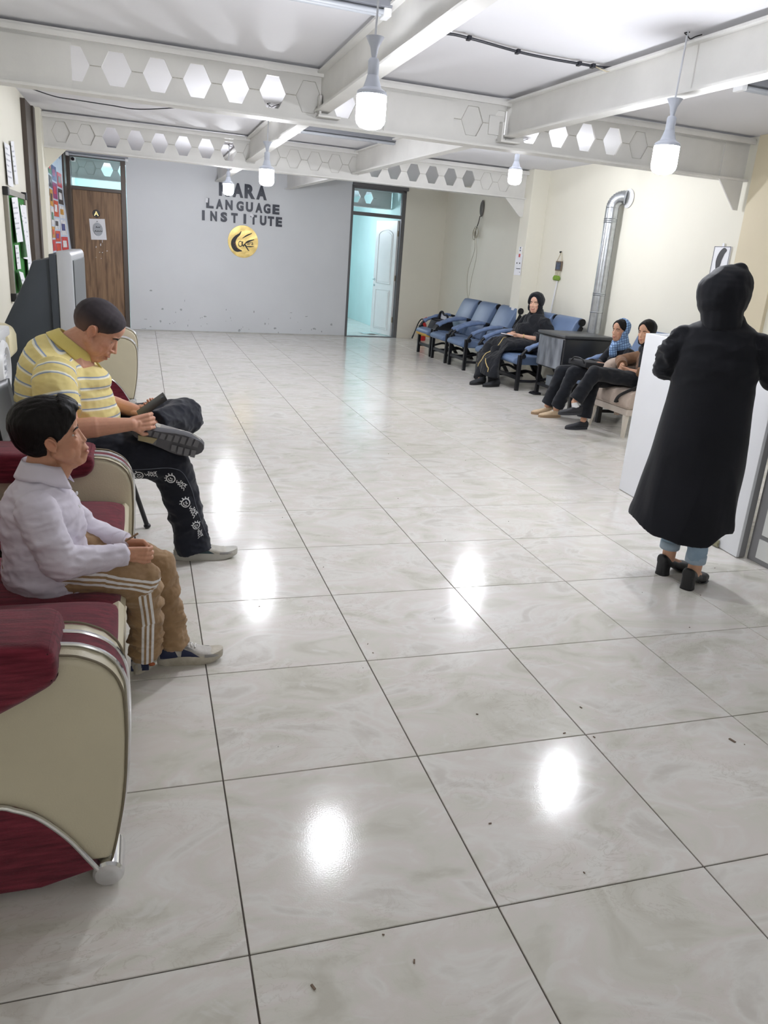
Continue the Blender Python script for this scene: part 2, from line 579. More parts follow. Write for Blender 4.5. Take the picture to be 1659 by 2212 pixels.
# ------------------------------------------------------------------ castellated beams
def hexbeam(name, label, y_at, x0, x1, centres, filled, plates, zb=2.37, zt=2.73, fw=0.075):
    root = thing(name, None, None, (0, 0, 0))
    tag(root, label, 'beam', 'castellated white steel beams')

    def box(mb, xa, xb, ya, yb_, za, zb_):
        n = max(1, int((xb - xa) / 0.6))
        mb.prism([(xa, y_at(xa) + ya), (xb, y_at(xb) + ya), (xb, y_at(xb) + yb_), (xa, y_at(xa) + yb_)], 'z', za, zb_)
    box_ = box
    mb = MB(); box(mb, x0, x1, -fw, fw, zb, zb + 0.016); mb.build('bottom_flange', M_beam, root)
    mb = MB(); box(mb, x0, x1, -fw, fw, zt - 0.018, zt); mb.build('top_flange', M_beam, root)
    mb = MB(); box(mb, x0, x1, -fw - 0.012, -fw + 0.012, zt - 0.05, zt - 0.018)
    mb.build('edge_angle', M_beam, root)
    web = MB()
    h = 0.134
    zm = (zb + zt) / 2
    T = (zt - zb) / 2 - 0.008
    t = 0.010
    xs = sorted(centres)

    def plate_poly(pts):
        """convex polygon (x, z) as a plate of thickness 2t"""
        n = len(pts)
        A = [(x, y_at(x) - t, z) for x, z in pts]
        B = [(x, y_at(x) + t, z) for x, z in pts]
        web.add(A + B, [tuple(range(n)), tuple(range(2 * n - 1, n - 1, -1))] + [(i, i + n, (i + 1) % n + n, (i + 1) % n) for i in range(n)])
    a, bq, c = 0.097, 0.046, 0.105
    last = x0
    for cx in xs:
        if cx - h > last + 0.001:
            plate_poly([(last, zm - T), (cx - h, zm - T), (cx - h, zm + T), (last, zm + T)])
        for sgn in (1, -1):
            for side in (-1, 1):
                pts = [(cx + side * h, zm), (cx + side * a, zm), (cx + side * bq, zm + sgn * c), (cx + side * bq, zm + sgn * T), (cx + side * h, zm + sgn * T)]
                plate_poly(pts)
            plate_poly([(cx - bq, zm + sgn * c), (cx + bq, zm + sgn * c), (cx + bq, zm + sgn * T), (cx - bq, zm + sgn * T)])
        last = cx + h
    if x1 > last:
        plate_poly([(last, zm - T), (x1, zm - T), (x1, zm + T), (last, zm + T)])
    web.build('web', M_beam, root)
    wl = MB()
    for q in range(len(xs)):
        cx = xs[q] + h
        box(wl, cx - 0.037, cx + 0.037, -t - 0.004, -t, zm - 0.0028, zm + 0.0028)
    wl.build('weld_seam', M_weld, root)
    for cx in filled:
        mb = MB()
        pts = [(cx - a, zm), (cx - bq, zm - c), (cx + bq, zm - c), (cx + a, zm), (cx + bq, zm + c), (cx - bq, zm + c)]
        A = [(x, y_at(x) + 0.005, z) for x, z in pts]
        B = [(x, y_at(x) + 0.0098, z) for x, z in pts]
        mb.add(A + B, [tuple(range(6)), tuple(range(11, 5, -1))] + [(i, i + 6, (i + 1) % 6 + 6, (i + 1) % 6) for i in range(6)])
        fo = mb.build('hexagon_filler', M_beam, root)
        MB().tube([(x, y_at(x) - t - 0.001, z) for x, z in pts], 0.0017, 6, closed=True).build('hexagon_outline', M_weld, fo)  # thin grey outline round the filler plate
    for xa, xb in plates:
        mb = MB(); box(mb, xa, xb, -t - 0.009, -t, zb + 0.018, zt - 0.06)
        mb.build('cover_plate', M_beam, root)
    return root


yA = lambda x: 4.94 + 0.055 * (x - 0.5)
yB = lambda x: 9.02 + 0.05 * (x - 0.5)
hexbeam('castellated_beam', 'near castellated white beam with open hexagons above the first hanging bulb', yA, -1.32, 5.19,
        [-0.584 + 0.268 * k for k in range(18)], [-0.584 + 0.268 * k for k in (6, 10, 11, 17)] + [],
        [(-1.29, -0.60), (1.62, 2.2), (4.3, 4.86), (4.9, 5.16)])
hexbeam('castellated_beam', 'far castellated white beam ending at the cream column near the back wall', yB, -1.22, 4.96,
        [-1.021 + 0.268 * k for k in range(22)], [-1.021 + 0.268 * k for k in (0, 1, 8, 9, 10, 11, 12, 13, 20, 21)],
        [(-1.22, -1.17)])
# beam seen over the two doors, in the rooms behind
yC = lambda x: 13.9 + 0.12 * x
hexbeam('castellated_beam', 'castellated beam seen through the fanlights above the two doors', yC, -1.4, 4.6,
        [-1.25 + 0.268 * k for k in range(21)], [-1.25 + 0.268 * k for k in (0, 1)], [])


def ibeam(name, label, p0, p1, zb, zt, fw=0.052):
    """plain I beam from p0 to p1 (x, y)"""
    root = thing(name, label, 'beam', (0, 0, 0), 'plain white cross beams')
    d = Vector((p1[0] - p0[0], p1[1] - p0[1], 0)).normalized()
    n = Vector((d.y, -d.x, 0))

    def bar(pn, w, za, zb_, s0=0.0, off=0.0):
        mb = MB()
        a, b = Vector((*p0, 0)) + n * off, Vector((*p1, 0)) + n * off
        mb.prism([tuple((a - n * w)[:2]), tuple((b - n * w)[:2]), tuple((b + n * w)[:2]), tuple((a + n * w)[:2])], 'z', za, zb_)
        mb.build(pn, M_beam, root)
    bar('bottom_flange', fw, zb, zb + 0.014)
    bar('top_flange', fw, zt - 0.014, zt)
    bar('web', 0.005, zb + 0.014, zt - 0.014)
    return root


xm2 = lambda y: 2.67 - 0.047 * (y - 4.9)
cb = 'plain_beam'
ibeam(cb, 'plain beam running overhead beside the nearest hanging bulb', (1.12, 0.2), (1.12, yA(1.12) - 0.01), 2.455, 2.715)
ibeam(cb, 'plain beam crossing the ceiling above the standing woman', (xm2(0.2), 0.2), (xm2(4.9), yA(2.67) - 0.01), 2.455, 2.715)
ibeam(cb, 'plain beam between the castellated beams beside the middle hanging bulb', (1.12, yA(1.12) + 0.01), (1.11, yB(1.1) - 0.01), 2.455, 2.715)
ibeam(cb, 'plain beam between the castellated beams beside the ceiling batten', (xm2(5.05), yA(2.67) + 0.01), (xm2(9.05), yB(2.5) - 0.01), 2.455, 2.715)
ibeam(cb, 'plain beam running to the grey wall above the lettering', (1.10, yB(1.1) + 0.01), (1.06, yb(1.06)), 2.455, 2.715)
ibeam(cb, 'plain beam running to the grey wall beside the doorway', (xm2(9.1), yB(2.5) + 0.01), (xm2(12.9) - 0.05, yb(2.3)), 2.455, 2.715)
# gusset brackets where beams meet columns
gp = MB().prism([(4.65, 2.37), (4.95, 2.37), (4.95, 2.14), (4.90, 2.14)], 'y', yB(4.9) - 0.03, yB(4.9) - 0.015)
tag(gp.build('gusset_bracket', M_beam), 'triangular gusset plate under the far beam at the cream column', 'bracket')
gp = MB().prism([(4.90, 2.37), (5.165, 2.37), (5.165, 2.12), (5.12, 2.12)], 'y', yA(5.0) - 0.03, yA(5.0) - 0.015)
tag(gp.build('gusset_bracket', M_beam), 'triangular gusset plate under the near beam at the sand column', 'bracket')
gp = MB().prism([(-1.20, 2.37), (-0.97, 2.37), (-1.18, 2.16), (-1.20, 2.16)], 'y', yB(-1.1) - 0.03, yB(-1.1) - 0.015)
tag(gp.build('gusset_bracket', M_cream), 'cream gusset plate under the far beam beside the banner', 'bracket')
# welded seat cleats at the beam joints
for (cx, lab, dx) in ((1.12, 'small welded cleat under the near beam joint beside the first bulb', 0.03), (2.68, 'small welded cleat at the near beam joint below the sagging cable', -0.02)):
    c = thing('beam_cleat', lab, 'bracket', (cx, yA(cx) - 0.08, 2.40))
    MB().box(cx - 0.07 + dx, cx + 0.1 + dx, yA(cx) - 0.12, yA(cx) - 0.02, 2.415, 2.43, bev=0.003).build('seat_plate', M_beam, c)
    MB().box(cx - 0.06 + dx, cx - 0.045 + dx, yA(cx) - 0.10, yA(cx) - 0.02, 2.43, 2.56).build('stiffener', M_beam, c)
    if dx < 0:
        MB().box(cx - 0.17, cx - 0.05, yA(cx) - 0.035, yA(cx) - 0.015, 2.47, 2.61, bev=0.003).build('gusset_plate', M_beam, c)
        MB().cyl((cx - 0.06, yA(cx) - 0.06, 2.43), (cx - 0.06, yA(cx) - 0.06, 2.50), 0.012, 8).build('bolt', M_chrome, c)


# ------------------------------------------------------------------ hanging LED bulbs
M_bulb = emit('led_bulb_glow', (246, 248, 255), BULB)
M_farbulb = emit('led_bulb_glow_far', (246, 248, 255), FAR_BULB)
M_tealbulb = emit('led_bulb_glow_beyond', (235, 243, 255), TEAL_BULB)
M_socket = mat('pale_grey_lamp_plastic', (196, 202, 214), 0.45, var=0.02)
M_cord = mat('white_cord', (205, 208, 214), 0.5, var=0.03)


def bulb(label, x, y, z, ztop, r=0.07, group='hanging LED bulbs', cone=0.14, em=None):
    o = thing('hanging_bulb', label, 'lamp', (x, y, ztop), group)
    prof = [(0.004, -0.088), (0.030, -0.086), (0.052, -0.079), (r * 0.93, -0.064), (r, -0.048), (r, 0.050), (r * 0.98, 0.056)]
    MB().lathe([(a, z + b) for a, b in prof], (x, y, 0), 24).build('glowing_dome', em or M_bulb, o, 'all')
    MB().lathe([(r * 1.0, z + 0.056), (r * 1.02, z + 0.062), (r * 0.98, z + 0.072), (r * 0.62, z + 0.088), (0.034, z + 0.115), (0.030, z + 0.128), (0.027, z + 0.14)], (x, y, 0), 24).build('heat_sink', M_socket, o, True)
    MB().lathe([(0.024, z + 0.14), (0.026, z + 0.145), (0.026, z + 0.20), (0.02, z + 0.21)], (x, y, 0), 16).build('lamp_holder', M_socket, o, True)
    zc = z + 0.225
    MB().lathe([(0.010, zc - 0.015), (0.014, zc), (0.02, zc + 0.03), (0.036, zc + 0.06), (0.043, zc + 0.072), (0.036, zc + 0.074), (0.006, zc + 0.07)], (x, y, 0), 20).build('ceiling_cup', M_socket, o, True)
    MB().tube(catmull([(x, y, zc + 0.06), (x + 0.004, y, (zc + ztop) / 2), (x + 0.008, y, ztop)], 4), 0.005, 8).build('cord', M_cord, o, True)
    kn = MB().tube(catmull([(x + 0.008, y, ztop - 0.02), (x + 0.03, y, ztop - 0.035), (x + 0.06, y, ztop - 0.02), (x + 0.10, y, ztop - 0.005)], 4), 0.003, 6)
    kn.tube(catmull([(x + 0.008, y, ztop - 0.02), (x - 0.012, y, ztop - 0.012), (x + 0.02, y, ztop - 0.004)], 4), 0.003, 6)
    kn.build('wire_ends', M_black, o)
    return o


bulb('nearest lit LED bulb hanging in the upper middle of the hall', 0.866, 2.60, 2.13, 2.745)
bulb('lit LED bulb hanging above the standing woman on the right', 2.665, 2.82, 2.12, 2.748)
bulb('lit LED bulb hanging in front of the word ARA on the grey wall', 0.968, 6.62, 2.12, 2.748, em=M_farbulb)
bulb('farthest lit LED bulb hanging in front of the first letter of the sign', 0.955, 10.05, 2.20, 2.748, em=M_farbulb)
bulb('lit LED bulb hanging beside the cream column above the blue chairs', 3.60, 6.75, 2.38, 2.748, em=M_farbulb)
bulb('unseen LED bulb added behind the camera as fill light', 1.0, -4.3, 2.12, 2.748)  # added lamp out of view, gives the hall soft fill light
bulb('lit LED bulb lighting the room beyond the open doorway', 3.0, 15.2, 2.25, 2.748, em=M_tealbulb, group='bulbs of the rooms behind')
bulb('lit LED bulb lighting the room behind the brown door', -0.3, 14.8, 2.25, 2.748, em=M_tealbulb, group='bulbs of the rooms behind')

# ------------------------------------------------------------------ battens and cables on the ceiling
M_batten = mat('grey_batten', (138, 140, 146), 0.5, 0.2, var=0.05)


def batten(label, p0, p1, z):
    o = thing('batten_fitting', label, 'ceiling light', ((p0[0] + p1[0]) / 2, (p0[1] + p1[1]) / 2, ZC), 'unlit ceiling battens')
    d = (Vector((*p1, 0)) - Vector((*p0, 0))).normalized()
    n = Vector((-d.y, d.x, 0))

    def bar(nm, w, za, zb, m, e=0.0):
        a = Vector((*p0, 0)) - d * e
        b = Vector((*p1, 0)) + d * e
        MB().prism([tuple((a - n * w)[:2]), tuple((b - n * w)[:2]), tuple((b + n * w)[:2]), tuple((a + n * w)[:2])], 'z', za, zb, bev=0.003).build(nm, m, o)
    bar('housing', 0.05, z, ZC - 0.001, M_batten)
    for s in (-1, 1):
        a = Vector((*p0, z - 0.018)) + n * (0.022 * s) + d * 0.03
        b = Vector((*p1, z - 0.018)) + n * (0.022 * s) - d * 0.03
        MB().cyl(a, b, 0.013, 10).build('tube', mat('unlit_tube', (178, 182, 188), 0.35), o, True)
    for q in (p0, p1):
        s = 1 if q == p0 else -1
        MB().box(-0.02, 0.02, -0.045, 0.045, z - 0.04, z, bev=0.004, M=Matrix.Translation((q[0] + d.x * 0.02 * s, q[1] + d.y * 0.02 * s, 0))).build('end_holder', M_plastic, o)


batten('unlit batten at the top edge beside the nearest bulb', (0.05, 3.10), (1.08, 3.14), 2.69)
batten('unlit double tube batten on the ceiling in the middle bay', (1.42, 7.62), (2.62, 7.70), 2.69)
batten('unlit batten on the ceiling behind the beam at the right edge', (3.52, 3.40), (4.72, 3.47), 2.69)
batten('unlit batten above the brown door in the corner', (-1.22, 11.95), (-0.35, 12.05), 2.60)
M_cable = mat('black_cable', (22, 24, 34), 0.45, var=0.1)
cb_ = thing('ceiling_cable', 'bundle of black cables sagging under the ceiling between the plain beams', 'cable', (2.1, 3.6, 2.72))
pts = [(1.17, 3.42, 2.66), (1.50, 3.47, 2.713), (1.68, 3.51, 2.722), (2.05, 3.62, 2.722), (2.30, 3.655, 2.722), (2.54, 3.66, 2.722), (2.66, 3.66, 2.722), (2.74, 3.60, 2.72)]
MB().tube(catmull(pts, 8), 0.008, 8).build('cable', M_cable, cb_, True)
MB().tube(catmull([(x, y + 0.012, z + 0.003) for x, y, z in pts], 8), 0.005, 6).build('cable', M_cable, cb_, True)
for x, y in ((1.68, 3.51), (2.05, 3.62), (2.50, 3.66), (2.60, 3.66)):
    MB().box(x - 0.012, x + 0.012, y - 0.018, y + 0.022, 2.71, 2.734, bev=0.003).build('cable_clip', M_cable, cb_)
MB().tube(catmull([(2.62, 3.66, 2.72), (2.66, 3.60, 2.69), (2.70, 3.64, 2.70), (2.74, 3.58, 2.715)], 6), 0.0035, 6).build('loose_wire', mat('beige_wire', (196, 186, 160), 0.5), cb_, True)
tag(MB().tube(catmull([(-1.20, 7.25, 2.727), (-0.95, 7.55, 2.71), (-0.75, 7.65, 2.715), (-0.45, 7.72, 2.715), (-0.17, 7.64, 2.70), (0.25, 7.36, 2.727)], 8), 0.005, 6).build('ceiling_wire', M_cable, None, True),
    'thin black wire drooping from the ceiling over the left wall', 'cable')
# ------------------------------------------------------------------ doors
def bx(x, off, z):
    return (x, yb(x) + off, z)


def wbox(mb, x0, x1, o0, o1, z0, z1, bev=0.0):
    mb.prism([(x0, yb(x0) + o0), (x1, yb(x1) + o0), (x1, yb(x1) + o1), (x0, yb(x0) + o1)], 'z', z0, z1, bev=bev)
    return mb


def wood_material():
    m = bpy.data.materials.new('brown_wood_veneer')
    m.use_nodes = True
    nt = m.node_tree
    L = nt.links.new
    b = nt.nodes['Principled BSDF']
    b.inputs['Roughness'].default_value = 0.5
    tc = nt.nodes.new('ShaderNodeTexCoord')
    mp = nt.nodes.new('ShaderNodeMapping'); mp.inputs['Scale'].default_value = (9, 9, 0.9)
    L(tc.outputs['Object'], mp.inputs[0])
    n = nt.nodes.new('ShaderNodeTexNoise'); n.inputs['Scale'].default_value = 2.2; n.inputs['Detail'].default_value = 8; n.inputs['Distortion'].default_value = 0.6
    L(mp.outputs[0], n.inputs['Vector'])
    r = nt.nodes.new('ShaderNodeValToRGB')
    e = r.color_ramp.elements
    e[0].position = 0.3; e[0].color = srgb(104, 78, 56)
    e[1].position = 0.7; e[1].color = srgb(158, 126, 94)
    q = e.new(0.5); q.color = srgb(136, 106, 78)
    L(n.outputs['Fac'], r.inputs[0]); L(r.outputs[0], b.inputs['Base Color'])
    return m


M_wood = wood_material()
M_glass = mat('clear_glass', (255, 255, 255), 0.02, trans=1.0, spec=0.5)
MATS['clear_glass'].node_tree.nodes['Principled BSDF'].inputs['IOR'].default_value = 1.05
M_gold = mat('gold_foil', (226, 200, 132), 0.28, 0.95, var=0.22, vscale=7, bump=0.5, bscale=9)

d1 = struct(thing('door_1', 'brown wooden door with a bronze frame and a fanlight', None), 'brown wooden door with a bronze frame and a fanlight')
leaf = wbox(MB(), -1.205, -0.475, 0.03, 0.07, 0.01, 2.13, 0.003).build('leaf', M_wood, d1)
# veneer boards marked by grooves
for gx in (-1.06, -0.90, -0.74, -0.60):
    wbox(MB(), gx - 0.0016, gx + 0.0016, 0.0275, 0.031, 0.02, 2.12).build('groove', mat('dark_groove', (88, 66, 48), 0.7), leaf)
for (a, b_, za, zb_) in ((-1.255, -1.205, 0, 2.62), (-0.475, -0.40, 0, 2.62), (-1.205, -0.475, 2.13, 2.185), (-1.255, -0.40, 2.60, 2.66)):
    wbox(MB(), a, b_, 0.0, 0.09, za, zb_, 0.004).build('frame_bar', M_bronze, d1)
wbox(MB(), -1.205, -0.475, 0.045, 0.05, 2.185, 2.60).build('pane', M_glass, d1)
# scratches left by torn tape
sp = MB()
for (x, z, w, h) in ((-0.82, 1.31, 0.012, 0.05), (-0.79, 1.36, 0.006, 0.06), (-0.89, 1.28, 0.01, 0.03), (-0.84, 1.21, 0.012, 0.014), (-0.80, 1.21, 0.016, 0.012), (-0.73, 1.24, 0.02, 0.01), (-0.9, 1.13, 0.012, 0.008), (-0.82, 1.12, 0.01, 0.01)):
    sp.add([bx(x, 0.028, z), bx(x + w, 0.028, z + h * 0.3), bx(x + w * 0.8, 0.028, z + h), bx(x - w * 0.2, 0.028, z + h * 0.6)], [(0, 1, 2, 3)])
sp.build('torn_tape', M_paper, leaf)
# round badge with the letter A
bd = thing('door_badge', 'round black badge with a gold letter A on the brown door', 'badge', bx(-0.86, 0.0, 1.80))
M_lay = Matrix.Translation(bx(-0.86, 0.03, 1.80)) @ Matrix.Rotation(math.atan(YBS), 4, 'Z')
MB().lathe([(0.055, -0.008), (0.058, -0.004), (0.058, 0.0)], (0, 0, 0), 28, 'y', M_lay).build('disc', mat('black_disc', (28, 24, 24), 0.35), bd, True)
tmb = MB()
fit_text(tmb, 'A', lambda u, v, d: bx(-0.893 + u, 0.0215 - d, 1.768 + v), 0.066, 0.066, 0.003, 0.012)
tmb.build('letter', M_gold, bd)
# paper notice on the door
def tilted(cx, cz, ang, off, lift=None):
    ca, sa = cos(ang), sin(ang)
    def fr(u, v, d):
        x = cx + u * ca - v * sa
        z = cz + u * sa + v * ca
        o = off - d
        if lift:
            o -= lift(u, v)
        return bx(x, o, z)
    return fr


fr = tilted(-0.845, 1.565, 0.06, 0.026)
pn = thing('paper_notice', 'white paper notice in a plastic sleeve taped to the brown door', 'notice', bx(-0.845, 0, 1.57))
MB().grid(lambda u, v: fr((u - 0.5) * 0.235, (v - 0.5) * 0.315, 0.002 + 0.03 * max(0, u - 0.6) ** 2 * (1 - v)), 8, 8, 0.0012).build('sheet', M_paper, pn, True)
ov = MB()
ov.add([fr(0.0 + 0.072 * cos(2 * pi * k / 24), 0.0 + 0.098 * sin(2 * pi * k / 24), 0.0145) for k in range(24)], [tuple(range(24))])
ov.build('oval_print', mat('grey_print', (176, 180, 186), 0.7, var=0.03), pn)


def strokes(mb, frame, lines, w, d):
    """flat pen strokes: every line a polyline in the frame's plane"""
    for ln in lines:
        P = [Vector((a, b, 0)) for a, b in (catmull([(x, y, 0) for x, y in ln], 5) and [(q.x, q.y) for q in catmull([(x, y, 0) for x, y in ln], 5)])]
        n = len(P)
        vs, fs = [], []
        for i in range(n):
            t = P[min(i + 1, n - 1)] - P[max(i - 1, 0)]
            if t.length < 1e-9:
                t = Vector((1, 0, 0))
            t.normalize()
            nn = Vector((-t.y, t.x, 0)) * w / 2
            vs += [frame(P[i].x + nn.x, P[i].y + nn.y, d), frame(P[i].x - nn.x, P[i].y - nn.y, d)]
        for i in range(n - 1):
            fs.append((2 * i, 2 * i + 1, 2 * i + 3, 2 * i + 2))
        mb.add(vs, fs)
    return mb


pr = MB()
strokes(pr, fr, [[(0.035, 0.045), (0.03, 0.03), (0.015, 0.028), (0.012, 0.036), (0.0, 0.028), (-0.012, 0.03), (-0.02, 0.045), (-0.02, 0.03), (-0.03, 0.028)],
                 [(0.06, -0.02), (0.055, -0.032), (0.04, -0.03), (0.032, -0.022), (0.02, -0.032), (0.005, -0.03), (-0.002, -0.02), (-0.012, -0.034), (-0.03, -0.03), (-0.04, -0.018), (-0.05, -0.036)],
                 [(-0.008, 0.115), (0.0, 0.122), (0.008, 0.115)]], 0.007, 0.0165)
pr.build('handwriting', M_ink, pn)

# open doorway with white panelled leaf
d2 = struct(thing('door_2', 'open doorway with a grey frame, fanlight and white panelled door', None), 'open doorway with a grey frame, fanlight and white panelled door')
for (a, b_, za, zb_) in ((3.43, 3.475, 0, 2.66), (4.425, 4.50, 0, 2.66), (3.475, 4.425, 2.155, 2.215), (3.43, 4.50, 2.60, 2.66)):
    wbox(MB(), a, b_, -0.01, 0.10, za, zb_, 0.004).build('frame_bar', M_frame, d2)
wbox(MB(), 3.44, 4.52, -0.06, 0.02, 2.64, 2.70, 0.004).build('shutter_box', M_frame, d2)
wbox(MB(), 3.43, 4.50, -0.012, 0.11, -0.002, 0.012).build('threshold', M_frame, d2)
wbox(MB(), 3.475, 4.425, 0.04, 0.045, 2.215, 2.60).build('pane', M_glass, d2)
hx, hy = 4.405, yb(4.42) + 0.08
ang = radians(103)
DM = Matrix.Translation((hx, hy, 0)) @ Matrix.Rotation(ang, 4, 'Z')
M_door = mat('white_door_lacquer', (238, 240, 238), 0.4, var=0.015)
lf = MB().box(0, 0.80, -0.02, 0.02, 0.02, 2.13, bev=0.003, M=DM).build('leaf', M_door, d2)
# leaf faces: local +y faces the hall side
for (z0, z1, arch) in ((0.12, 0.86, False), (0.98, 1.98, True)):
    for s in (1, -1):
        prof = [(0.13, z0), (0.67, z0)]
        if arch:
            prof += [(0.67, z1 - 0.12)] + [(0.4 + 0.27 * cos(a), z1 - 0.12 + 0.10 * sin(a)) for a in [pi * k / 8 for k in range(1, 8)]] + [(0.13, z1 - 0.12)]
        else:
            prof += [(0.67, z1), (0.13, z1)]
        rim = MB().tube([DM @ Vector((x, 0.021 * s, z)) for x, z in prof], 0.012, 6, closed=True)
        rim.build('panel_moulding', M_door, lf)
        MB().prism([((x - 0.4) * 0.86 + 0.4, (z - (z0 + z1) / 2) * 0.93 + (z0 + z1) / 2) for x, z in prof], 'y', 0.016 * s, 0.027 * s, bev=0.004, M=DM).build('raised_panel', M_door, lf)
hd = MB()
for s in (1, -1):
    hd.tube([DM @ Vector((0.74, 0.02 * s, 1.04)), DM @ Vector((0.74, 0.06 * s, 1.04)), DM @ Vector((0.63, 0.065 * s, 1.04))], 0.009, 8)
    hd.cyl(DM @ Vector((0.74, 0.018 * s, 1.04)), DM @ Vector((0.74, 0.03 * s, 1.04)), 0.024, 14)
    hd.cyl(DM @ Vector((0.74, 0.018 * s, 0.93)), DM @ Vector((0.74, 0.026 * s, 0.93)), 0.02, 14)
hd.build('handle', M_chrome, lf, True)
for z in (0.28, 1.05, 1.85):
    MB().cyl((hx, hy - 0.02, z), (hx, hy - 0.02, z + 0.1), 0.009, 8).build('hinge', mat('rusty_hinge', (150, 132, 106), 0.5, 0.6, var=0.2), lf)
sgn = MB().box(0.33, 0.52, 0.021, 0.024, 1.52, 1.79, M=DM)
tag(sgn.build('door_notice', M_paper), 'small white notice on the open white door', 'notice')
cv = MB().grid(lambda u, v: (3.98 + 0.30 * u - 0.05 * v, 13.62 + 0.28 * v, 0.003 + 0.012 * sin(3 * u + 2 * v) ** 2), 10, 6, 0.002)
tag(cv.build('plastic_sheet', mat('pale_plastic_film', (196, 218, 218), 0.2)), 'crumpled pale plastic sheet on the floor of the turquoise room', 'sheet')

# security camera above the brown door
sc_ = thing('security_camera', 'small security camera in the corner above the brown door', 'camera', (-1.17, 12.42, 2.52))
MB().box(-1.20, -1.12, 12.36, 12.46, 2.52, 2.585, bev=0.015).build('housing', M_plastic, sc_, True)
MB().lathe([(0.024, -0.02), (0.026, -0.01), (0.026, 0.0)], (-1.155, 12.36, 2.552), 16, 'y').build('lens', M_black, sc_, True)

# ------------------------------------------------------------------ institute lettering and logo on the grey wall
M_letter = mat('black_acrylic_letter', (58, 62, 74), 0.3, var=0.05)
sg = thing('wall_lettering', 'dark raised lettering of the institute name on the grey wall', 'sign', bx(1.45, 0, 1.9))
lines = [
    # letter, x centre, baseline z, width, height
    [('K', 1.165), ('A', 1.392), ('R', 1.594), ('A', 1.796)],
    [('L', 0.925), ('A', 1.084), ('N', 1.243), ('G', 1.43), ('U', 1.59), ('A', 1.755), ('G', 1.895), ('E', 2.053)],
    [('I', 0.817), ('N', 0.987), ('S', 1.158), ('T', 1.336), ('I', 1.514), ('T', 1.665), ('U', 1.832), ('T', 1.968), ('E', 2.11)],
]
for ln, z0, h, wd in ((lines[0], 2.245, 0.225, 0.182), (lines[1], 2.035, 0.158, 0.122), (lines[2], 1.838, 0.158, 0.112)):
    for ch, xc in ln:
        w = wd * (0.40 if ch == 'I' else 1.0)
        tmb = MB()
        fit_text(tmb, ch, lambda u, v, d: bx(xc * 1.0 - w / 2 + u, -d, z0 + v), w, h, 0.014, 0.055 if ch != 'I' else 0.0)
        tmb.build('letter', M_letter, sg)
# two bits of white tape on the lettering
for x, z, a in ((0.872, 2.155, 0.1), (1.632, 1.985, -0.9)):
    MB().box(-0.02, 0.02, -0.003, 0, -0.035, 0.035, M=Matrix.Translation(bx(x, -0.016, z)) @ Matrix.Rotation(a, 4, 'Y')).build('tape', M_paper, sg)
lg = thing('logo_plaque', 'round gold foil logo with black brush strokes below the lettering', 'logo', bx(1.49, 0, 1.555))
GC = bx(1.49, -0.002, 1.548)
rot = Matrix.Translation(GC) @ Matrix.Rotation(math.atan(YBS), 4, 'Z')
MB().lathe([(0.262, -0.006), (0.264, -0.003), (0.264, 0.0)], (0, 0, 0), 48, 'y', rot).build('gold_disc', M_gold, lg, True)
frl = lambda u, v, d: tuple(rot @ Vector((u, -0.007 - d, v)))


def blade(mb, frame, pts, ws, d):
    P = catmull([(x, y, 0) for x, y in pts], 8)
    W = [w.x for w in catmull([(w, 0, 0) for w in ws], 8)]
    vs, fs = [], []
    n = len(P)
    for i in range(n):
        t = (P[min(i + 1, n - 1)] - P[max(i - 1, 0)]).normalized()
        nn = Vector((-t.y, t.x, 0)) * max(0.002, W[i]) / 2
        vs += [frame(P[i].x + nn.x, P[i].y + nn.y, d), frame(P[i].x - nn.x, P[i].y - nn.y, d)]
    for i in range(n - 1):
        fs.append((2 * i, 2 * i + 1, 2 * i + 3, 2 * i + 2))
    mb.add(vs, fs)
    return mb


br = MB()
k = 0.264 / 110.0      # logo drawn on a 220 unit circle
S = lambda *p: [((x - 420 + 0) * k, -(y - 738) * k) for x, y in p]
blade(br, frl, S((405, 668), (392, 690), (368, 710), (350, 740), (352, 770), (372, 795), (412, 802)), [0.01, 0.03, 0.05, 0.075, 0.085, 0.07, 0.012], 0.001)
blade(br, frl, S((414, 715), (445, 695), (482, 677)), [0.008, 0.022, 0.012], 0.001)
blade(br, frl, S((428, 755), (455, 735), (500, 718)), [0.008, 0.03, 0.012], 0.001)
blade(br, frl, S((420, 770), (432, 758), (455, 790), (465, 797)), [0.012, 0.026, 0.018, 0.01], 0.001)
blade(br, frl, S((440, 768), (470, 768), (498, 765)), [0.008, 0.02, 0.006], 0.001)
blade(br, frl, S((386, 750), (394, 738), (410, 742), (410, 765), (396, 772), (387, 762), (386, 748)), [0.008, 0.014, 0.014, 0.014, 0.014, 0.012, 0.008], 0.001)
blade(br, frl, S((418, 735), (412, 755), (424, 772)), [0.012, 0.02, 0.012], 0.001)
br.build('brush_strokes', mat('black_logo_ink', (30, 28, 30), 0.35), lg)
la = MB()
fit_text(la, 'ara', lambda u, v, d: frl(u + (448 - 420) * k, v - (757 - 738) * k, d), 46 * k, 19 * k, 0.001, 0.01)
la.build('lettering', MATS['black_logo_ink'], lg)
lk = MB()
for ch, x, y in (('K', 352, 758), ('A', 358, 772), ('R', 366, 784), ('A', 376, 796)):
    fit_text(lk, ch, lambda u, v, d: frl(u + (x - 420) * k, v - (y - 738) * k, d + 0.0015), 11 * k, 11 * k, 0.001, 0.0)
lk.build('small_lettering', mat('dark_red_ink', (120, 52, 52), 0.4), lg)

# ------------------------------------------------------------------ sofas
def fabric(name, rgb, rgb2, scale=14, stretch=(1, 1, 1), rough=0.95):
    return mat(name, rgb, rough, var2=rgb2, vscale=scale, bump=0.35, bscale=160, sheen=0.25, stretch=stretch, detail=8, spec=0.15)


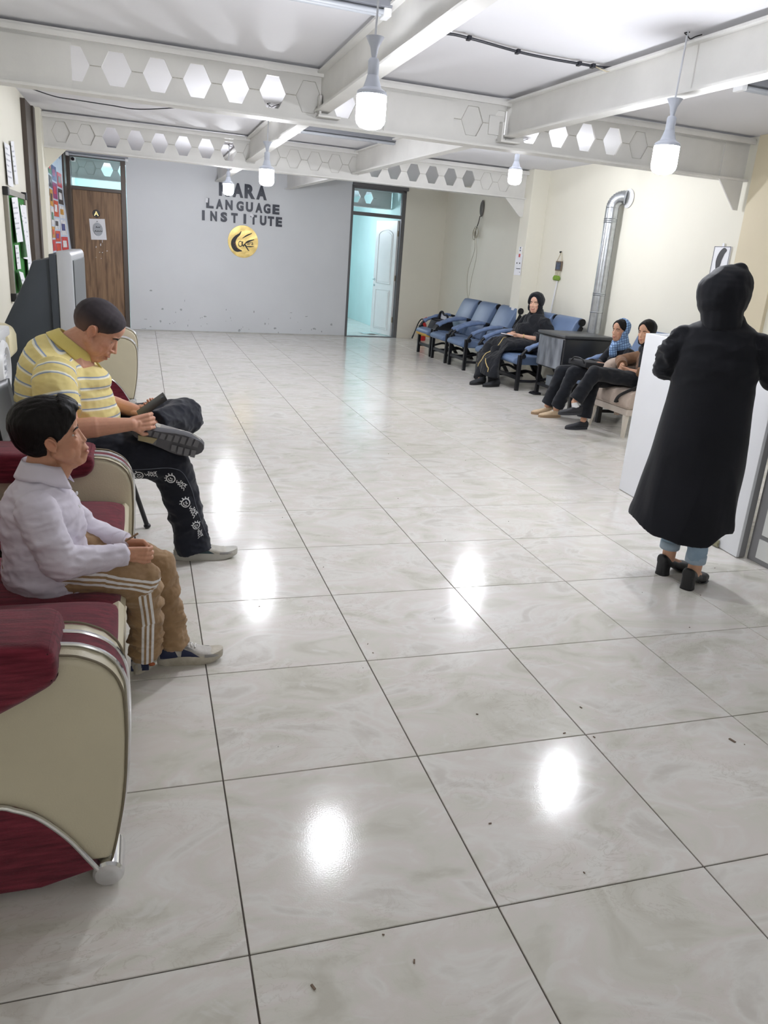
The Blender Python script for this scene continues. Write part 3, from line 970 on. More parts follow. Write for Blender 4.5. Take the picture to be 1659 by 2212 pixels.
M_maroon = fabric('maroon_chenille', (134, 48, 64), (88, 26, 40), 14, (0.8, 7, 7))
M_leather = mat('cream_leatherette', (208, 199, 172), 0.42, var=0.05, vscale=4, bump=0.12, bscale=220)
M_piping = mat('dark_piping', (122, 112, 92), 0.6)


def arm_profile(n=8):
    """front outline of an arm in x, z (front towards +x), with x = 0 at the foremost point"""
    front = [(-0.75, 0.62), (-0.55, 0.62), (-0.35, 0.62), (-0.22, 0.62), (-0.15, 0.62), (-0.115, 0.618), (-0.085, 0.612), (-0.045, 0.592), (-0.018, 0.562), (-0.003, 0.52), (0.0, 0.47), (0.0, 0.40), (-0.005, 0.30), (-0.014, 0.22), (-0.03, 0.13), (-0.043, 0.072)]
    return front


def sofa(label, X, y0, y1, seats, pads, group, seat_dz=None, arms=(0, 1)):
    """seat along y from y0 to y1, front at x = X, facing +x"""
    o = thing('sofa', label, 'sofa', (X - 0.45, (y0 + y1) / 2, 0), group)
    AW = 0.175
    prof = arm_profile()
    for ai, (ya, yb_, out) in enumerate(((y0, y0 + AW, -1), (y1 - AW, y1, 1))):
        if ai not in arms:
            continue
        poly = [(X + x, z) for x, z in prof] + [(X - 0.80, 0.072)]
        a = MB().prism(poly, 'y', ya, yb_, bev=0.016, seg=3).build('arm', M_leather, o, True)
        # chrome strips with the maroon band between, wrapped over the arm
        sm = [Vector((X + x, 0, z)) for x, z in prof]
        sm = catmull(sm, 4)
        nrm = []
        for i in range(len(sm)):
            t = (sm[min(i + 1, len(sm) - 1)] - sm[max(i - 1, 0)]).normalized()
            nrm.append(Vector((-t.z, 0, t.x)) * (1 if -t.z * 1 + t.x >= -9 else -1))
        off = [p + Vector((abs(n.x), 0, abs(n.z) if n.z > 0 else n.z)) * 0.004 for p, n in zip(sm, nrm)]
        ym = ya + AW / 2
        bw = 0.030
        band = MB()
        vs, fs = [], []
        for p in off:
            vs += [(p.x, ym - bw, p.z), (p.x, ym + bw, p.z)]
        for i in range(len(off) - 1):
            fs.append((2 * i, 2 * i + 1, 2 * i + 3, 2 * i + 2))
        band.add(vs, fs).build('fabric_band', M_maroon, a, True)
        for s in (-1, 1):
            MB().tube([(p.x, ym + s * bw, p.z) for p in off], 0.0055, 8).build('chrome_strip', M_chrome, a, True)
            yy = ya + 0.008 if s < 0 else yb_ - 0.008
            MB().tube([(p.x - 0.004, yy, p.z - 0.001) for p in off], 0.0032, 6).build('piping', M_piping, a, True)
        # maroon foot panel under a chrome arc on the outer side
        yo = ya if out < 0 else yb_
        arcp = [(X - 0.28, 0.27), (X - 0.24, 0.258), (X - 0.20, 0.235), (X - 0.165, 0.20), (X - 0.13, 0.155), (X - 0.10, 0.105), (X - 0.075, 0.062)]
        far = [(X - 0.80, 0.13), (X - 0.60, 0.215), (X - 0.42, 0.262)]
        full = far + arcp
        pan = MB().prism(full + [(X - 0.20, 0.03), (X - 0.80, 0.03)], 'y', yo + out * 0.010, yo - out * 0.02, bev=0.003)
        pan.build('foot_panel', M_maroon, a)
        MB().tube(catmull([(x, yo + out * 0.012, z) for x, z in full], 4), 0.006, 8).build('chrome_arc', M_chrome, a, True)
        ft = MB().lathe([(0.010, -0.004), (0.030, -0.004), (0.036, 0.002), (0.036, 0.10), (0.028, 0.105)], (X - 0.052, ya - 0.006 if out < 0 else ya + 0.07, 0.037), 22, 'y')
        ft.cyl((X - 0.045, ya + 0.07, 0.05), (X - 0.045, ya + 0.07, 0.085), 0.012, 10)
        ft.build('chrome_foot', M_chrome, a, True)
        if pads[ai]:
            py0, py1 = (ya - 0.035, yb_ - 0.005) if ai == 0 else (ya - 0.03, yb_ + 0.03)
            pp = [(X - 0.140, 0.590), (X - 0.142, 0.630), (X - 0.160, 0.648), (X - 0.80, 0.656), (X - 0.80, 0.53), (X - 0.30, 0.53), (X - 0.17, 0.555)]
            if ai == 0:
                pp = [(X - 0.128, 0.592), (X - 0.130, 0.645), (X - 0.150, 0.667), (X - 0.80, 0.680), (X - 0.80, 0.36), (X - 0.30, 0.482), (X - 0.20, 0.535), (X - 0.14, 0.57)]
            MB().prism(pp, 'y', py0, py1, bev=0.02, seg=3).build('arm_pad', M_maroon, o, True)
    ia, ib = y0 + AW, y1 - AW
    MB().box(X - 0.80, X - 0.03, ia, ib, 0.08, 0.33, bev=0.015).build('base', M_leather, o, True)
    w = (ib - ia) / seats
    for k in range(seats):
        dz = seat_dz[k] if seat_dz else 0.0
        ya, yb_ = ia + k * w + 0.004, ia + (k + 1) * w - 0.004

        def top(u, v, ya=ya, yb_=yb_, dz=dz):
            # cushion as a closed pillow: u along depth, v around
            y = ya + (yb_ - ya) * u
            ex = min(1.0, min(u, 1 - u) * 9) ** 0.5
            a = v * 2 * pi
            rx, rz = 0.36, 0.075
            cx, cz = X - 0.385, 0.375 + dz
            e = 0.35
            px = cx + rx * math.copysign(abs(cos(a)) ** e, cos(a)) * (0.97 + 0.03 * ex)
            pz = cz + (rz + 0.02 * sin(pi * u)) * math.copysign(abs(sin(a)) ** e, sin(a)) * (0.65 + 0.35 * ex)
            return (px, y, pz)
        MB().grid(top, 14, 40).build('seat_cushion', M_maroon, o, 'all')
        MB().prism([(X - 0.045, 0.31), (X - 0.02, 0.33), (X - 0.015, 0.41 + dz), (X - 0.03, 0.43 + dz), (X - 0.05, 0.42 + dz)], 'y', ya, yb_, bev=0.004).build('seat_edge', M_leather, o, True)
        # back cushion
        MB().prism([(X - 0.60, 0.40), (X - 0.56, 0.46), (X - 0.62, 0.70), (X - 0.68, 0.78), (X - 0.76, 0.80), (X - 0.80, 0.76), (X - 0.78, 0.40)], 'y', ya, yb_, bev=0.03, seg=3).build('back_cushion', M_maroon, o, True)
    MB().box(X - 0.98, X - 0.76, y0 + 0.02, y1 - 0.02, 0.08, 0.80, bev=0.03, seg=3).build('back_frame', M_leather, o, True)
    return o


sofa('cream and maroon three seat sofa the boy sits on', -0.248, 0.27, 2.06, 3, (True, True), 'cream and maroon sofas', seat_dz=[0.015, -0.03, 0.01])
sofa('cream and maroon armchair partly hidden behind the seated man', -0.25, 6.05, 7.05, 1, (False, False), 'cream and maroon sofas')

# ------------------------------------------------------------------ rear projection television
tv = thing('projection_television', 'large dark television with a silver bezel seen from the side', 'television', (-0.8, 4.6, 0))
M_tvdark = mat('charcoal_plastic', (62, 68, 76), 0.5, var=0.04, vscale=5)
M_silver = mat('silver_plastic', (190, 192, 196), 0.35, 0.1, var=0.02)
MB().prism([(-0.70, 0.10), (-0.70, 1.325), (-0.83, 1.30), (-0.865, 1.215), (-1.06, 0.83), (-1.12, 0.62), (-1.12, 0.10)], 'y', 4.08, 5.12, bev=0.012).build('rear_housing', M_tvdark, tv, True)
MB().box(-0.735, -0.69, 4.06, 5.14, 0.06, 1.345, bev=0.006).build('rear_rim', M_tvdark, tv, True)
MB().prism([(-0.69, 0.05), (-0.615, 0.05), (-0.60, 0.09), (-0.60, 1.345), (-0.615, 1.37), (-0.69, 1.365)], 'y', 4.05, 5.15, bev=0.01).build('silver_bezel', M_silver, tv, True)
MB().box(-0.61, -0.594, 4.10, 5.10, 0.35, 1.315, bev=0.003).build('screen', mat('dark_screen', (74, 78, 80), 0.25), tv)
MB().box(-0.61, -0.595, 4.12, 5.08, 0.09, 0.32, bev=0.003).build('speaker_grille', M_tvdark, tv)

# ------------------------------------------------------------------ white appliance and cream device at the left edge
ap = thing('room_cooler', 'white upright cooler with a round louvre at the left edge', 'cooler', (-1.05, 2.9, 0))
MB().box(-1.25, -0.885, 2.45, 3.24, 0.0, 0.94, bev=0.012).build('cabinet', M_plastic, ap, True)
MB().box(-1.25, -0.865, 2.44, 3.25, 0.94, 0.99, bev=0.01).build('top_cap', M_plastic, ap, True)
vc = (-0.885, 3.03, 0.80)
MB().lathe([(0.135, 0.0), (0.14, 0.012), (0.13, 0.028), (0.105, 0.03), (0.10, 0.01)], vc, 32, 'x').build('louvre_ring', M_plastic, ap, True)
for q in range(7):
    zz = 0.80 - 0.085 + q * 0.028
    hw = math.sqrt(max(0, 0.1 ** 2 - (zz - 0.80) ** 2))
    MB().box(-0.89, -0.868, vc[1] - hw, vc[1] + hw, zz - 0.004, zz + 0.004).build('louvre_slat', M_silver, ap)
MB().lathe([(0.012, 0.0), (0.012, 0.026)], vc, 12, 'x').build('hub', M_silver, ap)
for q in range(14):
    zz = 0.20 + q * 0.028
    MB().box(-0.886, -0.874, 2.86, 3.20, zz, zz + 0.013).build('grille_slat', M_plastic, ap)
MB().box(-0.887, -0.880, 2.46, 2.85, 0.12, 0.62, bev=0.002).build('grey_panel', mat('mid_grey_plastic', (128, 130, 132), 0.4), ap)
cd = thing('cream_dispenser', 'cream dispenser with a rounded top behind the white cooler', 'dispenser', (-0.97, 3.5, 0))
MB().prism([(-1.12, 0.77), (-0.925, 0.77), (-0.886, 0.81), (-0.886, 0.905), (-0.902, 0.945), (-0.94, 0.965), (-1.12, 0.965)], 'y', 3.36, 3.62, bev=0.012).build('head', mat('cream_plastic', (224, 214, 178), 0.35, var=0.03), cd, True)
MB().box(-1.12, -0.93, 3.38, 3.60, 0.0, 0.77, bev=0.01).build('cabinet', MATS['cream_plastic'], cd, True)
MB().box(-0.93, -0.905, 3.40, 3.44, 0.68, 0.77, bev=0.004).build('tap', M_black, cd)

# ------------------------------------------------------------------ bulletin board, papers, banner on the left wall
WX = XL
M_faint = mat('faint_grey_ink', (196, 198, 206), 0.7, var=0.1, vscale=60)


def on_left(y0, y1, z0, z1, off, curl=0.0, tilt=0.0):
    return lambda u, v: (WX + off + curl * (u - 0.5) ** 2 * 4 * (0.3 + 0.7 * (1 - v)), y0 + (y1 - y0) * u, z0 + (z1 - z0) * v + tilt * (u - 0.5))


bb = thing('bulletin_board', 'green felt bulletin board with an aluminium frame on the left wall', 'board', (WX, 6.9, 1.3))
MB().box(WX, WX + 0.02, 6.36, 7.42, 0.92, 1.76).build('green_felt', mat('green_felt', (62, 132, 62), 0.95, var=0.1, vscale=30, bump=0.2), bb)
for (a, b_, c, d) in ((6.30, 6.37, 0.88, 1.80), (7.41, 7.48, 0.88, 1.80), (6.30, 7.48, 1.75, 1.80), (6.30, 7.48, 0.88, 0.93)):
    MB().box(WX, WX + 0.035, a, b_, c, d, bev=0.004).build('frame_bar', mat('dull_aluminium', (150, 146, 136), 0.4, 0.5, var=0.08), bb)
for (a, c) in ((6.29, 1.74), (6.29, 0.87), (7.42, 1.75)):
    MB().box(WX, WX + 0.045, a, a + 0.08, c, c + 0.07, bev=0.006).build('corner_cap', M_black, bb)
papers = [
    ('white sheet with a printed photo pinned above the bulletin board', 6.50, 6.80, 1.83, 2.17, 0.012, 0.01, 0.0),
    ('strip of handwritten paper pinned above the bulletin board', 6.86, 7.05, 1.86, 2.22, 0.012, 0.02, 0.02),
    ('large creased timetable sheet at the top of the bulletin board', 6.50, 6.86, 1.36, 1.74, 0.03, 0.03, 0.02),
    ('tall white list hanging on the bulletin board beside the timetable', 6.92, 7.10, 1.22, 1.70, 0.032, 0.05, -0.03),
    ('longest white list hanging at the far side of the bulletin board', 7.12, 7.40, 1.02, 1.70, 0.03, 0.03, 0.0),
    ('small grey list below the timetable on the bulletin board', 6.56, 6.78, 1.13, 1.34, 0.026, 0.01, 0.0),
    ('folded white sheet at the bottom of the bulletin board', 6.46, 6.74, 0.94, 1.12, 0.04, 0.05, -0.04),
    ('small white slip low on the bulletin board', 6.90, 7.02, 0.95, 1.04, 0.026, 0.01, 0.0),
]
for lab, a, b_, c, d, off, curl, tilt in papers:
    o = thing('pinned_paper', lab, 'paper', (WX + off, (a + b_) / 2, (c + d) / 2), 'papers on the left wall')
    fn = on_left(a, b_, c, d, off, curl, tilt)
    MB().grid(fn, 8, 6, 0.0012).build('sheet', M_paper, o, True)
    pm = MB()
    nl = max(2, int((d - c) / 0.05))
    for q in range(nl):
        v = 0.9 - 0.8 * q / nl
        w = 0.75 if q % 3 else 0.5
        pm.grid(lambda u, t, v=v, w=w: Vector(fn(0.12 + u * w, v - t * 0.25 / nl)) + Vector((0.0016, 0, 0)), 3, 1)
    pm.build('printed_lines', M_faint, o)

bn = thing('poster_banner', 'loose banner printed with rows of coloured book covers on the left wall', 'banner', (WX, 10.5, 1.7))


def bfn(u, v):
    bulge = 0.13 * max(0, u - 0.55) ** 1.5 * (0.15 + 1.2 * max(0, 0.62 - v)) * 3
    return (WX + 0.012 + bulge + 0.008 * sin(9 * u), 9.26 + 2.45 * u, 1.0 + 1.62 * v)


MB().grid(bfn, 24, 16, 0.002).build('sheet', mat('pale_blue_vinyl', (214, 226, 240), 0.35, var2=(188, 208, 232), vscale=1.5), bn, 'all')
cols = [(206, 52, 92), (66, 128, 96), (64, 72, 132), (206, 62, 84), (92, 150, 60), (206, 150, 60), (224, 226, 230), (70, 60, 74), (226, 226, 228), (150, 60, 120), (206, 82, 52), (232, 232, 236), (72, 130, 92), (206, 56, 56), (66, 66, 70), (120, 70, 140), (230, 230, 232), (210, 70, 60), (60, 60, 66), (208, 60, 120)]
rn = random.Random(7)
ci = 0
for cu_ in range(4):
    u0 = 0.03 + 0.225 * cu_
    v = 0.87 - 0.03 * cu_
    row = 0
    while v > 0.10:
        hh = rn.choice((0.085, 0.10, 0.125)) if row else 0.115
        col = cols[cu_] if row == 0 else cols[rn.randrange(4, len(cols))]
        nm = 'print_%d_%d_%d' % col
        w = 0.20
        MB().grid(lambda a, b, u0=u0, v=v, hh=hh, w=w: Vector(bfn(u0 + w * a, v - hh + hh * b)) + Vector((0.0035, -0.001, 0)), 6, 3).build('book_cover', mat(nm, col, 0.4, var=0.3, vscale=16), bn, True)
        c2 = cols[rn.randrange(len(cols))]
        MB().grid(lambda a, b, u0=u0, v=v, hh=hh: Vector(bfn(u0 + 0.03 + 0.12 * a, v - hh * 0.7 + hh * 0.45 * b)) + Vector((0.005, -0.001, 0)), 4, 2).build('cover_picture', mat('print_%d_%d_%d' % c2, c2, 0.4, var=0.3, vscale=16), bn, True)
        v -= hh + 0.014
        row += 1
for (u0, v0, w, h) in ((0.36, 0.93, 0.15, 0.025), (0.36, 0.885, 0.15, 0.03), (0.80, 0.90, 0.10, 0.05)):
    MB().grid(lambda a, b: Vector(bfn(u0 + w * a, v0 + h * b)) + Vector((0.0035, -0.001, 0)), 4, 1).build('printed_title', mat('blue_grey_print', (150, 164, 190), 0.4), bn)

# ------------------------------------------------------------------ blue waiting chairs
M_blue = mat('slate_blue_leatherette', (102, 122, 154), 0.42, var=0.06, vscale=6, bump=0.08, bscale=160)
M_bluef = fabric('blue_cloth_sleeve', (118, 138, 174), (100, 120, 156), 20)
M_foam = mat('yellow_foam', (206, 170, 92), 0.95, var=0.1, vscale=30, bump=0.4, bscale=90)
M_drum = M_black


def smooth_bar(pts, w, axis_y0, axis_y1, bev=0.015):
    return MB().prism(pts, 'y', axis_y0, axis_y1, bev=bev, seg=3)


def blue_chair():
    """faces -x; origin between the front legs on the floor"""
    o = thing('waiting_chair', 'x', 'chair')
    W = 0.29
    for s in (-1, 1):
        MB().box(-0.02, 0.025, s * W - 0.022, s * W + 0.022, 0, 0.44, bev=0.004).build('leg', M_black, o, world=False)
        MB().prism([(0.40, 0.40), (0.45, 0.40), (0.72, 0.0), (0.66, 0.0)], 'y', s * W - 0.02, s * W + 0.02, bev=0.003).build('rear_leg', M_black, o, world=False)
        MB().tube(catmull([(0.0, s * W, 0.12), (0.25, s * W, 0.12), (0.45, s * W, 0.16), (0.60, s * W, 0.10)], 5), 0.018, 8).build('side_rail', M_black, o, True, world=False)
        # arm: black tube with a blue cloth sleeve
        path = catmull([(0.02, s * (W + 0.02), 0.40), (0.035, s * (W + 0.02), 0.47), (0.12, s * (W + 0.02), 0.535), (0.30, s * (W + 0.02), 0.60), (0.50, s * (W + 0.02), 0.625), (0.66, s * (W + 0.02), 0.60)], 6)
        arm = MB().tube(path, 0.02, 10).build('arm_tube', M_black, o, True, world=False)
        sl = path[9:26]
        MB().tube([p + Vector((0, 0, 0.004)) for p in sl], [0.036 + 0.008 * sin(i * 1.3) * sin(i * 0.7) for i in range(len(sl))], 12, flat=(0.8, 1.25), up=(0, 0, 1)).build('arm_sleeve', M_bluef, arm, 'all', world=False)
        MB().cyl((0.03, s * (W + 0.02) - 0.03, 0.43), (0.03, s * (W + 0.02) + 0.03, 0.43), 0.028, 14).build('arm_knuckle', M_black, arm, True, world=False)
    MB().prism([(-0.005, 0.13), (0.03, 0.13), (0.03, 0.175), (-0.005, 0.175)], 'y', -W, W, bev=0.004).build('stretcher', M_black, o, world=False)
    # seat
    sp_ = [(-0.075, 0.335), (-0.085, 0.37), (-0.06, 0.405), (0.02, 0.425), (0.25, 0.415), (0.52, 0.385), (0.56, 0.34), (0.50, 0.315), (0.0, 0.315)]
    MB().prism(sp_, 'y', -0.265, 0.265, bev=0.022, seg=3).build('seat', M_blue, o, True, world=False)
    # backrest with a rolled top
    bp_ = [(0.52, 0.38), (0.60, 0.35), (0.68, 0.55), (0.815, 0.80), (0.845, 0.86), (0.835, 0.905), (0.79, 0.925), (0.735, 0.905), (0.70, 0.85), (0.58, 0.58)]
    MB().prism(bp_, 'y', -0.285, 0.285, bev=0.02, seg=3).build('backrest', M_blue, o, True, world=False)
    for s in (-1, 1):
        MB().cyl((0.79, s * 0.28, 0.87), (0.79, s * 0.315, 0.87), 0.045, 18).build('end_cap', M_black, o, True, world=False)
        MB().prism([(0.60, 0.42), (0.64, 0.40), (0.82, 0.80), (0.78, 0.84)], 'y', s * 0.29 - 0.014, s * 0.29 + 0.014, bev=0.003).build('back_stay', M_black, o, world=False)
    return o


chair0 = blue_chair()
chairs = [
    (4.21, 10.75, 'blue waiting chair farthest along the row, holding the black bag'),
    (4.20, 10.04, 'second blue waiting chair from the fire extinguisher, empty'),
    (4.21, 9.32, 'empty blue waiting chair tucked against the cream column'),
    (4.24, 8.33, 'blue waiting chair under the seated woman in black'),
    (4.26, 7.70, 'blue waiting chair beside the dark heater'),
    (4.30, 5.86, 'blue waiting chair under the girl in the checked scarf'),
]
for q, (x, y, lab) in enumerate(chairs):
    c = chair0 if q == 0 else copy_tree(chair0)
    c.location = (x, y, 0)
    tag(c, lab, 'chair', 'blue waiting chairs')
    side = {3: -1, 4: 1}.get(q)
    if side:          # these two stand joined, without arms between them
        for k_ in [a for a in c.children if a.name.split('.')[0] == 'arm_tube' and (sum(v.co.y for v in a.data.vertices) > 0) == (side > 0)]:
            for g_ in list(k_.children):
                bpy.data.objects.remove(g_)
            bpy.data.objects.remove(k_)
# torn front edge of the first chair showing foam
MB().prism([(-0.078, 0.325), (-0.082, 0.352), (0.0, 0.33), (0.10, 0.318), (0.10, 0.30), (0.0, 0.30), (-0.06, 0.305)], 'y', -0.25, 0.25, bev=0.008).build('torn_foam', M_foam, chair0, True, world=False)

# black bag with a pale lining on the first chair
bg = thing('handbag', 'black handbag with a pale lining on the farthest blue chair', 'bag', (4.48, 10.78, 0.42))
bb_ = MB()
bb_.grid(lambda u, v: (4.48 + 0.20 * math.copysign(abs(cos(2 * pi * u)) ** 0.7, cos(2 * pi * u)) * (1 - 0.25 * v), 10.78 + 0.24 * math.copysign(abs(sin(2 * pi * u)) ** 0.7, sin(2 * pi * u)) * (1 - 0.2 * v), 0.42 + 0.15 * v + 0.015 * sin(9 * u) * v), 28, 6)
bb_.add([(4.48 + 0.14 * cos(2 * pi * k_ / 20), 10.78 + 0.18 * sin(2 * pi * k_ / 20), 0.565) for k_ in range(20)], [tuple(range(20))])
bb_.build('body', mat('black_bag_cloth', (30, 31, 36), 0.7, var=0.15, vscale=20), bg, 'all')
MB().tube(catmull([(4.50, 10.98, 0.56), (4.52, 10.96, 0.66), (4.52, 10.88, 0.69), (4.52, 10.78, 0.64), (4.52, 10.68, 0.65), (4.52, 10.60, 0.60), (4.48, 10.58, 0.56)], 6), 0.022, 8, flat=(1, 0.5)).build('strap', MATS['black_bag_cloth'], bg, 'all')
MB().prism([(10.64, 0.57), (10.94, 0.57), (10.92, 0.655), (10.80, 0.625), (10.68, 0.625)], 'x', 4.525, 4.535).build('lining', mat('pale_lining', (216, 220, 226), 0.7), bg)

# ------------------------------------------------------------------ fire extinguisher
fe = thing('fire_extinguisher', 'red fire extinguisher with a black hose in the corner', 'fire extinguisher', (4.93, 12.9, 0))
M_red = mat('red_enamel', (196, 42, 44), 0.3, var=0.06)
MB().lathe([(0.068, 0.0), (0.072, 0.02), (0.072, 0.27), (0.066, 0.305), (0.045, 0.335), (0.025, 0.35), (0.022, 0.37)], (4.93, 12.9, 0), 24).build('cylinder', M_red, fe, True)
MB().lathe([(0.0735, 0.09), (0.0735, 0.14)], (4.93, 12.9, 0), 24).build('yellow_label', mat('yellow_label', (222, 186, 66), 0.5), fe, True)
MB().tube([(4.93, 12.9, 0.37), (4.93, 12.9, 0.40), (4.99, 12.87, 0.435)], 0.012, 8).build('valve', M_red, fe, True)
MB().tube([(4.91, 12.9, 0.385), (5.02, 12.86, 0.40)], 0.009, 6).build('lever', M_red, fe, True)
MB().tube(catmull([(4.93, 12.88, 0.385), (4.87, 12.84, 0.40), (4.80, 12.80, 0.33), (4.72, 12.74, 0.17), (4.66, 12.70, 0.05)], 8), [0.011] * 28 + [0.014] * 5, 8).build('hose', M_black, fe, True)

# ------------------------------------------------------------------ gas heater and flue pipe
M_sheen = mat('painted_sheen_panel', (150, 156, 164), 0.28, 0.2, var2=(66, 70, 78), vscale=3.2, stretch=(1, 2.4, 0.9), detail=2)  # streaks of sheen put into the panel colour as lighter grey
ht = thing('gas_heater', 'dark gas heater with sheen painted on its front below the flue pipe', 'heater', (4.75, 6.95, 0))
MB().box(4.40, 5.02, 6.62, 7.25, 0.36, 0.735, bev=0.02).build('casing', mat('black_enamel', (40, 42, 46), 0.3, var=0.1), ht, True)
MB().box(4.38, 5.04, 6.60, 7.27, 0.735, 0.775, bev=0.015).build('top_plate', mat('dark_top', (66, 68, 70), 0.4, var=0.15, vscale=8), ht, True)
MB().grid(lambda u, v: (4.395 - 0.02 * sin(pi * u), 6.65 + 0.57 * u, 0.38 + 0.34 * v), 10, 2, 0.006).build('front_panel', M_sheen, ht, True)
for x, y in ((4.44, 6.66), (4.44, 7.21), (4.98, 6.66), (4.98, 7.21)):
    MB().box(x - 0.02, x + 0.02, y - 0.02, y + 0.02, 0.0, 0.36, bev=0.003).build('leg', M_black, ht)
MB().box(4.42, 4.99, 6.66, 7.21, 0.12, 0.15).build('lower_shelf', M_black, ht)
MB().box(4.43, 4.60, 6.72, 7.0, 0.15, 0.27, bev=0.006).build('control_box', mat('grey_box', (120, 126, 132), 0.4), ht, True)
MB().prism([(4.36, 0.0), (4.46, 0.0), (4.46, 0.03), (4.38, 0.02)], 'y', 7.12, 7.27, bev=0.004).build('foot_plate', M_black, ht)
pp = thing('flue_pipe', 'galvanised silver flue pipe rising from the heater into the wall', 'pipe', (5.08, 7.15, 0.77))
M_galv = mat('galvanised_steel', (186, 190, 194), 0.28, 0.95, var=0.12, vscale=22, detail=3)
R_ = 0.075
px_, py_ = 5.075, 7.15
MB().cyl((px_, py_, 0.77), (px_, py_, 1.02), R_ * 0.99, 24).build('pipe_segment', M_galv, pp, True)
MB().cyl((px_, py_, 1.0), (px_, py_, 1.24), R_ * 1.0, 24).build('pipe_segment', M_galv, pp, True)
MB().cyl((px_, py_, 1.22), (px_, py_, 2.05), R_ * 0.97, 24).build('pipe_segment', M_galv, pp, True)
MB().cyl((px_, py_, 2.03), (px_, py_, 2.20), R_ * 1.0, 24).build('pipe_segment', M_galv, pp, True)
for z in (1.02, 1.22, 1.24, 2.04, 2.06, 2.08):
    MB().lathe([(R_ * 1.0, z - 0.007), (R_ * 1.07, z), (R_ * 1.0, z + 0.007)], (px_, py_, 0), 24).build('crimp_ring', M_galv, pp, True)
el = [(px_ + 0.11 - 0.11 * cos(a), py_, 2.20 + 0.11 * sin(a)) for a in [pi / 2 * k_ / 16 for k_ in range(17)]]
el = [(px_ + 0.12 * (1 - cos(a)) * 0.7, py_ - 0.09 * (1 - cos(a)), 2.20 + 0.12 * sin(a)) for a in [pi * 0.55 * k_ / 22 for k_ in range(23)]]
MB().tube(el, [R_ * (1.04 if k_ % 2 else 0.95) for k_ in range(23)], 20).build('elbow', M_galv, pp, 'all')
MB().lathe([(0.105, 0.0), (0.105, 0.006), (0.08, 0.012)], (5.186, 7.03, 2.31), 24, 'x').build('wall_rose', M_plastic, pp, True)

# ------------------------------------------------------------------ things on the right hand walls
wc = thing('wall_cable', 'coiled grey cable hanging from an oval plate above the blue chairs', 'cable', (5.30, 11.5, 2.3))
MB().lathe([(0.001, -0.004), (0.055, -0.004), (0.07, 0.012), (0.07, 0.018), (0.001, 0.018)], (0, 0, 0), 24, 'x', Matrix.Translation((5.295, 11.52, 2.36)) @ Matrix.Diagonal((1, 0.9, 1.9, 1))).build('oval_plate', mat('grey_oval', (104, 102, 98), 0.5), wc, True)
M_gcab = mat('pale_grey_cable', (178, 172, 152), 0.5)
MB().tube(catmull([(5.29, 11.52, 2.24), (5.285, 11.56, 2.12), (5.28, 11.62, 2.02), (5.28, 11.64, 1.9)], 6), 0.009, 8).build('cable', mat('dark_grey_cable', (90, 88, 84), 0.5), wc, True)
for q, (ry, rz, dy) in enumerate(((0.10, 0.085, 0.0), (0.085, 0.075, -0.05), (0.07, 0.09, 0.03))):
    MB().tube([(5.275 - 0.006 * q, 11.60 + dy + ry * cos(a), 1.99 - 0.02 * q + rz * sin(a)) for a in [2 * pi * k_ / 24 for k_ in range(24)]], 0.006, 6, closed=True).build('coil', M_gcab, wc, True)
MB().tube(catmull([(5.28, 11.66, 1.95), (5.285, 11.6, 1.7), (5.29, 11.80, 1.35), (5.29, 11.78, 1.1), (5.29, 11.68, 0.85)], 6), 0.005, 6).build('cable', M_gcab, wc, True)
MB().tube(catmull([(5.28, 11.58, 1.93), (5.29, 11.5, 1.6), (5.29, 11.62, 1.2), (5.29, 11.66, 0.85)], 6), 0.004, 6).build('cable', M_gcab, wc, True)

# notice and switch on the column
cn = thing('column_notice', 'white printed notice taped to the cream column', 'notice', (4.945, 9.16, 1.49))
MB().grid(lambda u, v: (4.945 - 0.004 * u, 9.27 - 0.22 * u, 1.36 + 0.28 * v), 4, 4, 0.0012).build('sheet', M_paper, cn, True)
ms = MB()
for (u0, u1, v0, v1) in ((0.42, 0.56, 0.86, 0.93), (0.25, 0.37, 0.55, 0.62), (0.66, 0.78, 0.55, 0.62), (0.3, 0.9, 0.3, 0.33), (0.8, 0.9, 0.14, 0.17)):
    ms.add([(4.9405, 9.27 - 0.22 * a, 1.36 + 0.28 * b) for a, b in ((u0, v0), (u1, v0), (u1, v1), (u0, v1))], [(0, 1, 2, 3)])
ms.build('print', M_ink, cn)
sw = thing('switch_plate', 'small white switch plate with red and blue stickers on the column', 'switch', (4.945, 9.15, 1.67))
MB().box(4.938, 4.95, 9.10, 9.19, 1.60, 1.745, bev=0.003).build('plate', M_plastic, sw)
MB().box(4.936, 4.939, 9.115, 9.165, 1.605, 1.65).build('red_sticker', mat('red_sticker', (198, 66, 70), 0.5), sw)
MB().box(4.936, 4.939, 9.125, 9.15, 1.685, 1.705).build('dark_sticker', mat('navy_sticker', (60, 64, 92), 0.5), sw)
MB().box(4.936, 4.939, 9.125, 9.15, 1.72, 1.738).build('dark_sticker', MATS['navy_sticker'], sw)
ws = thing('wall_socket', 'small white socket low on the cream column', 'socket', (4.95, 9.16, 0.85))
MB().box(4.925, 4.952, 9.10, 9.18, 0.80, 0.91, bev=0.004).build('plate', M_plastic, ws)

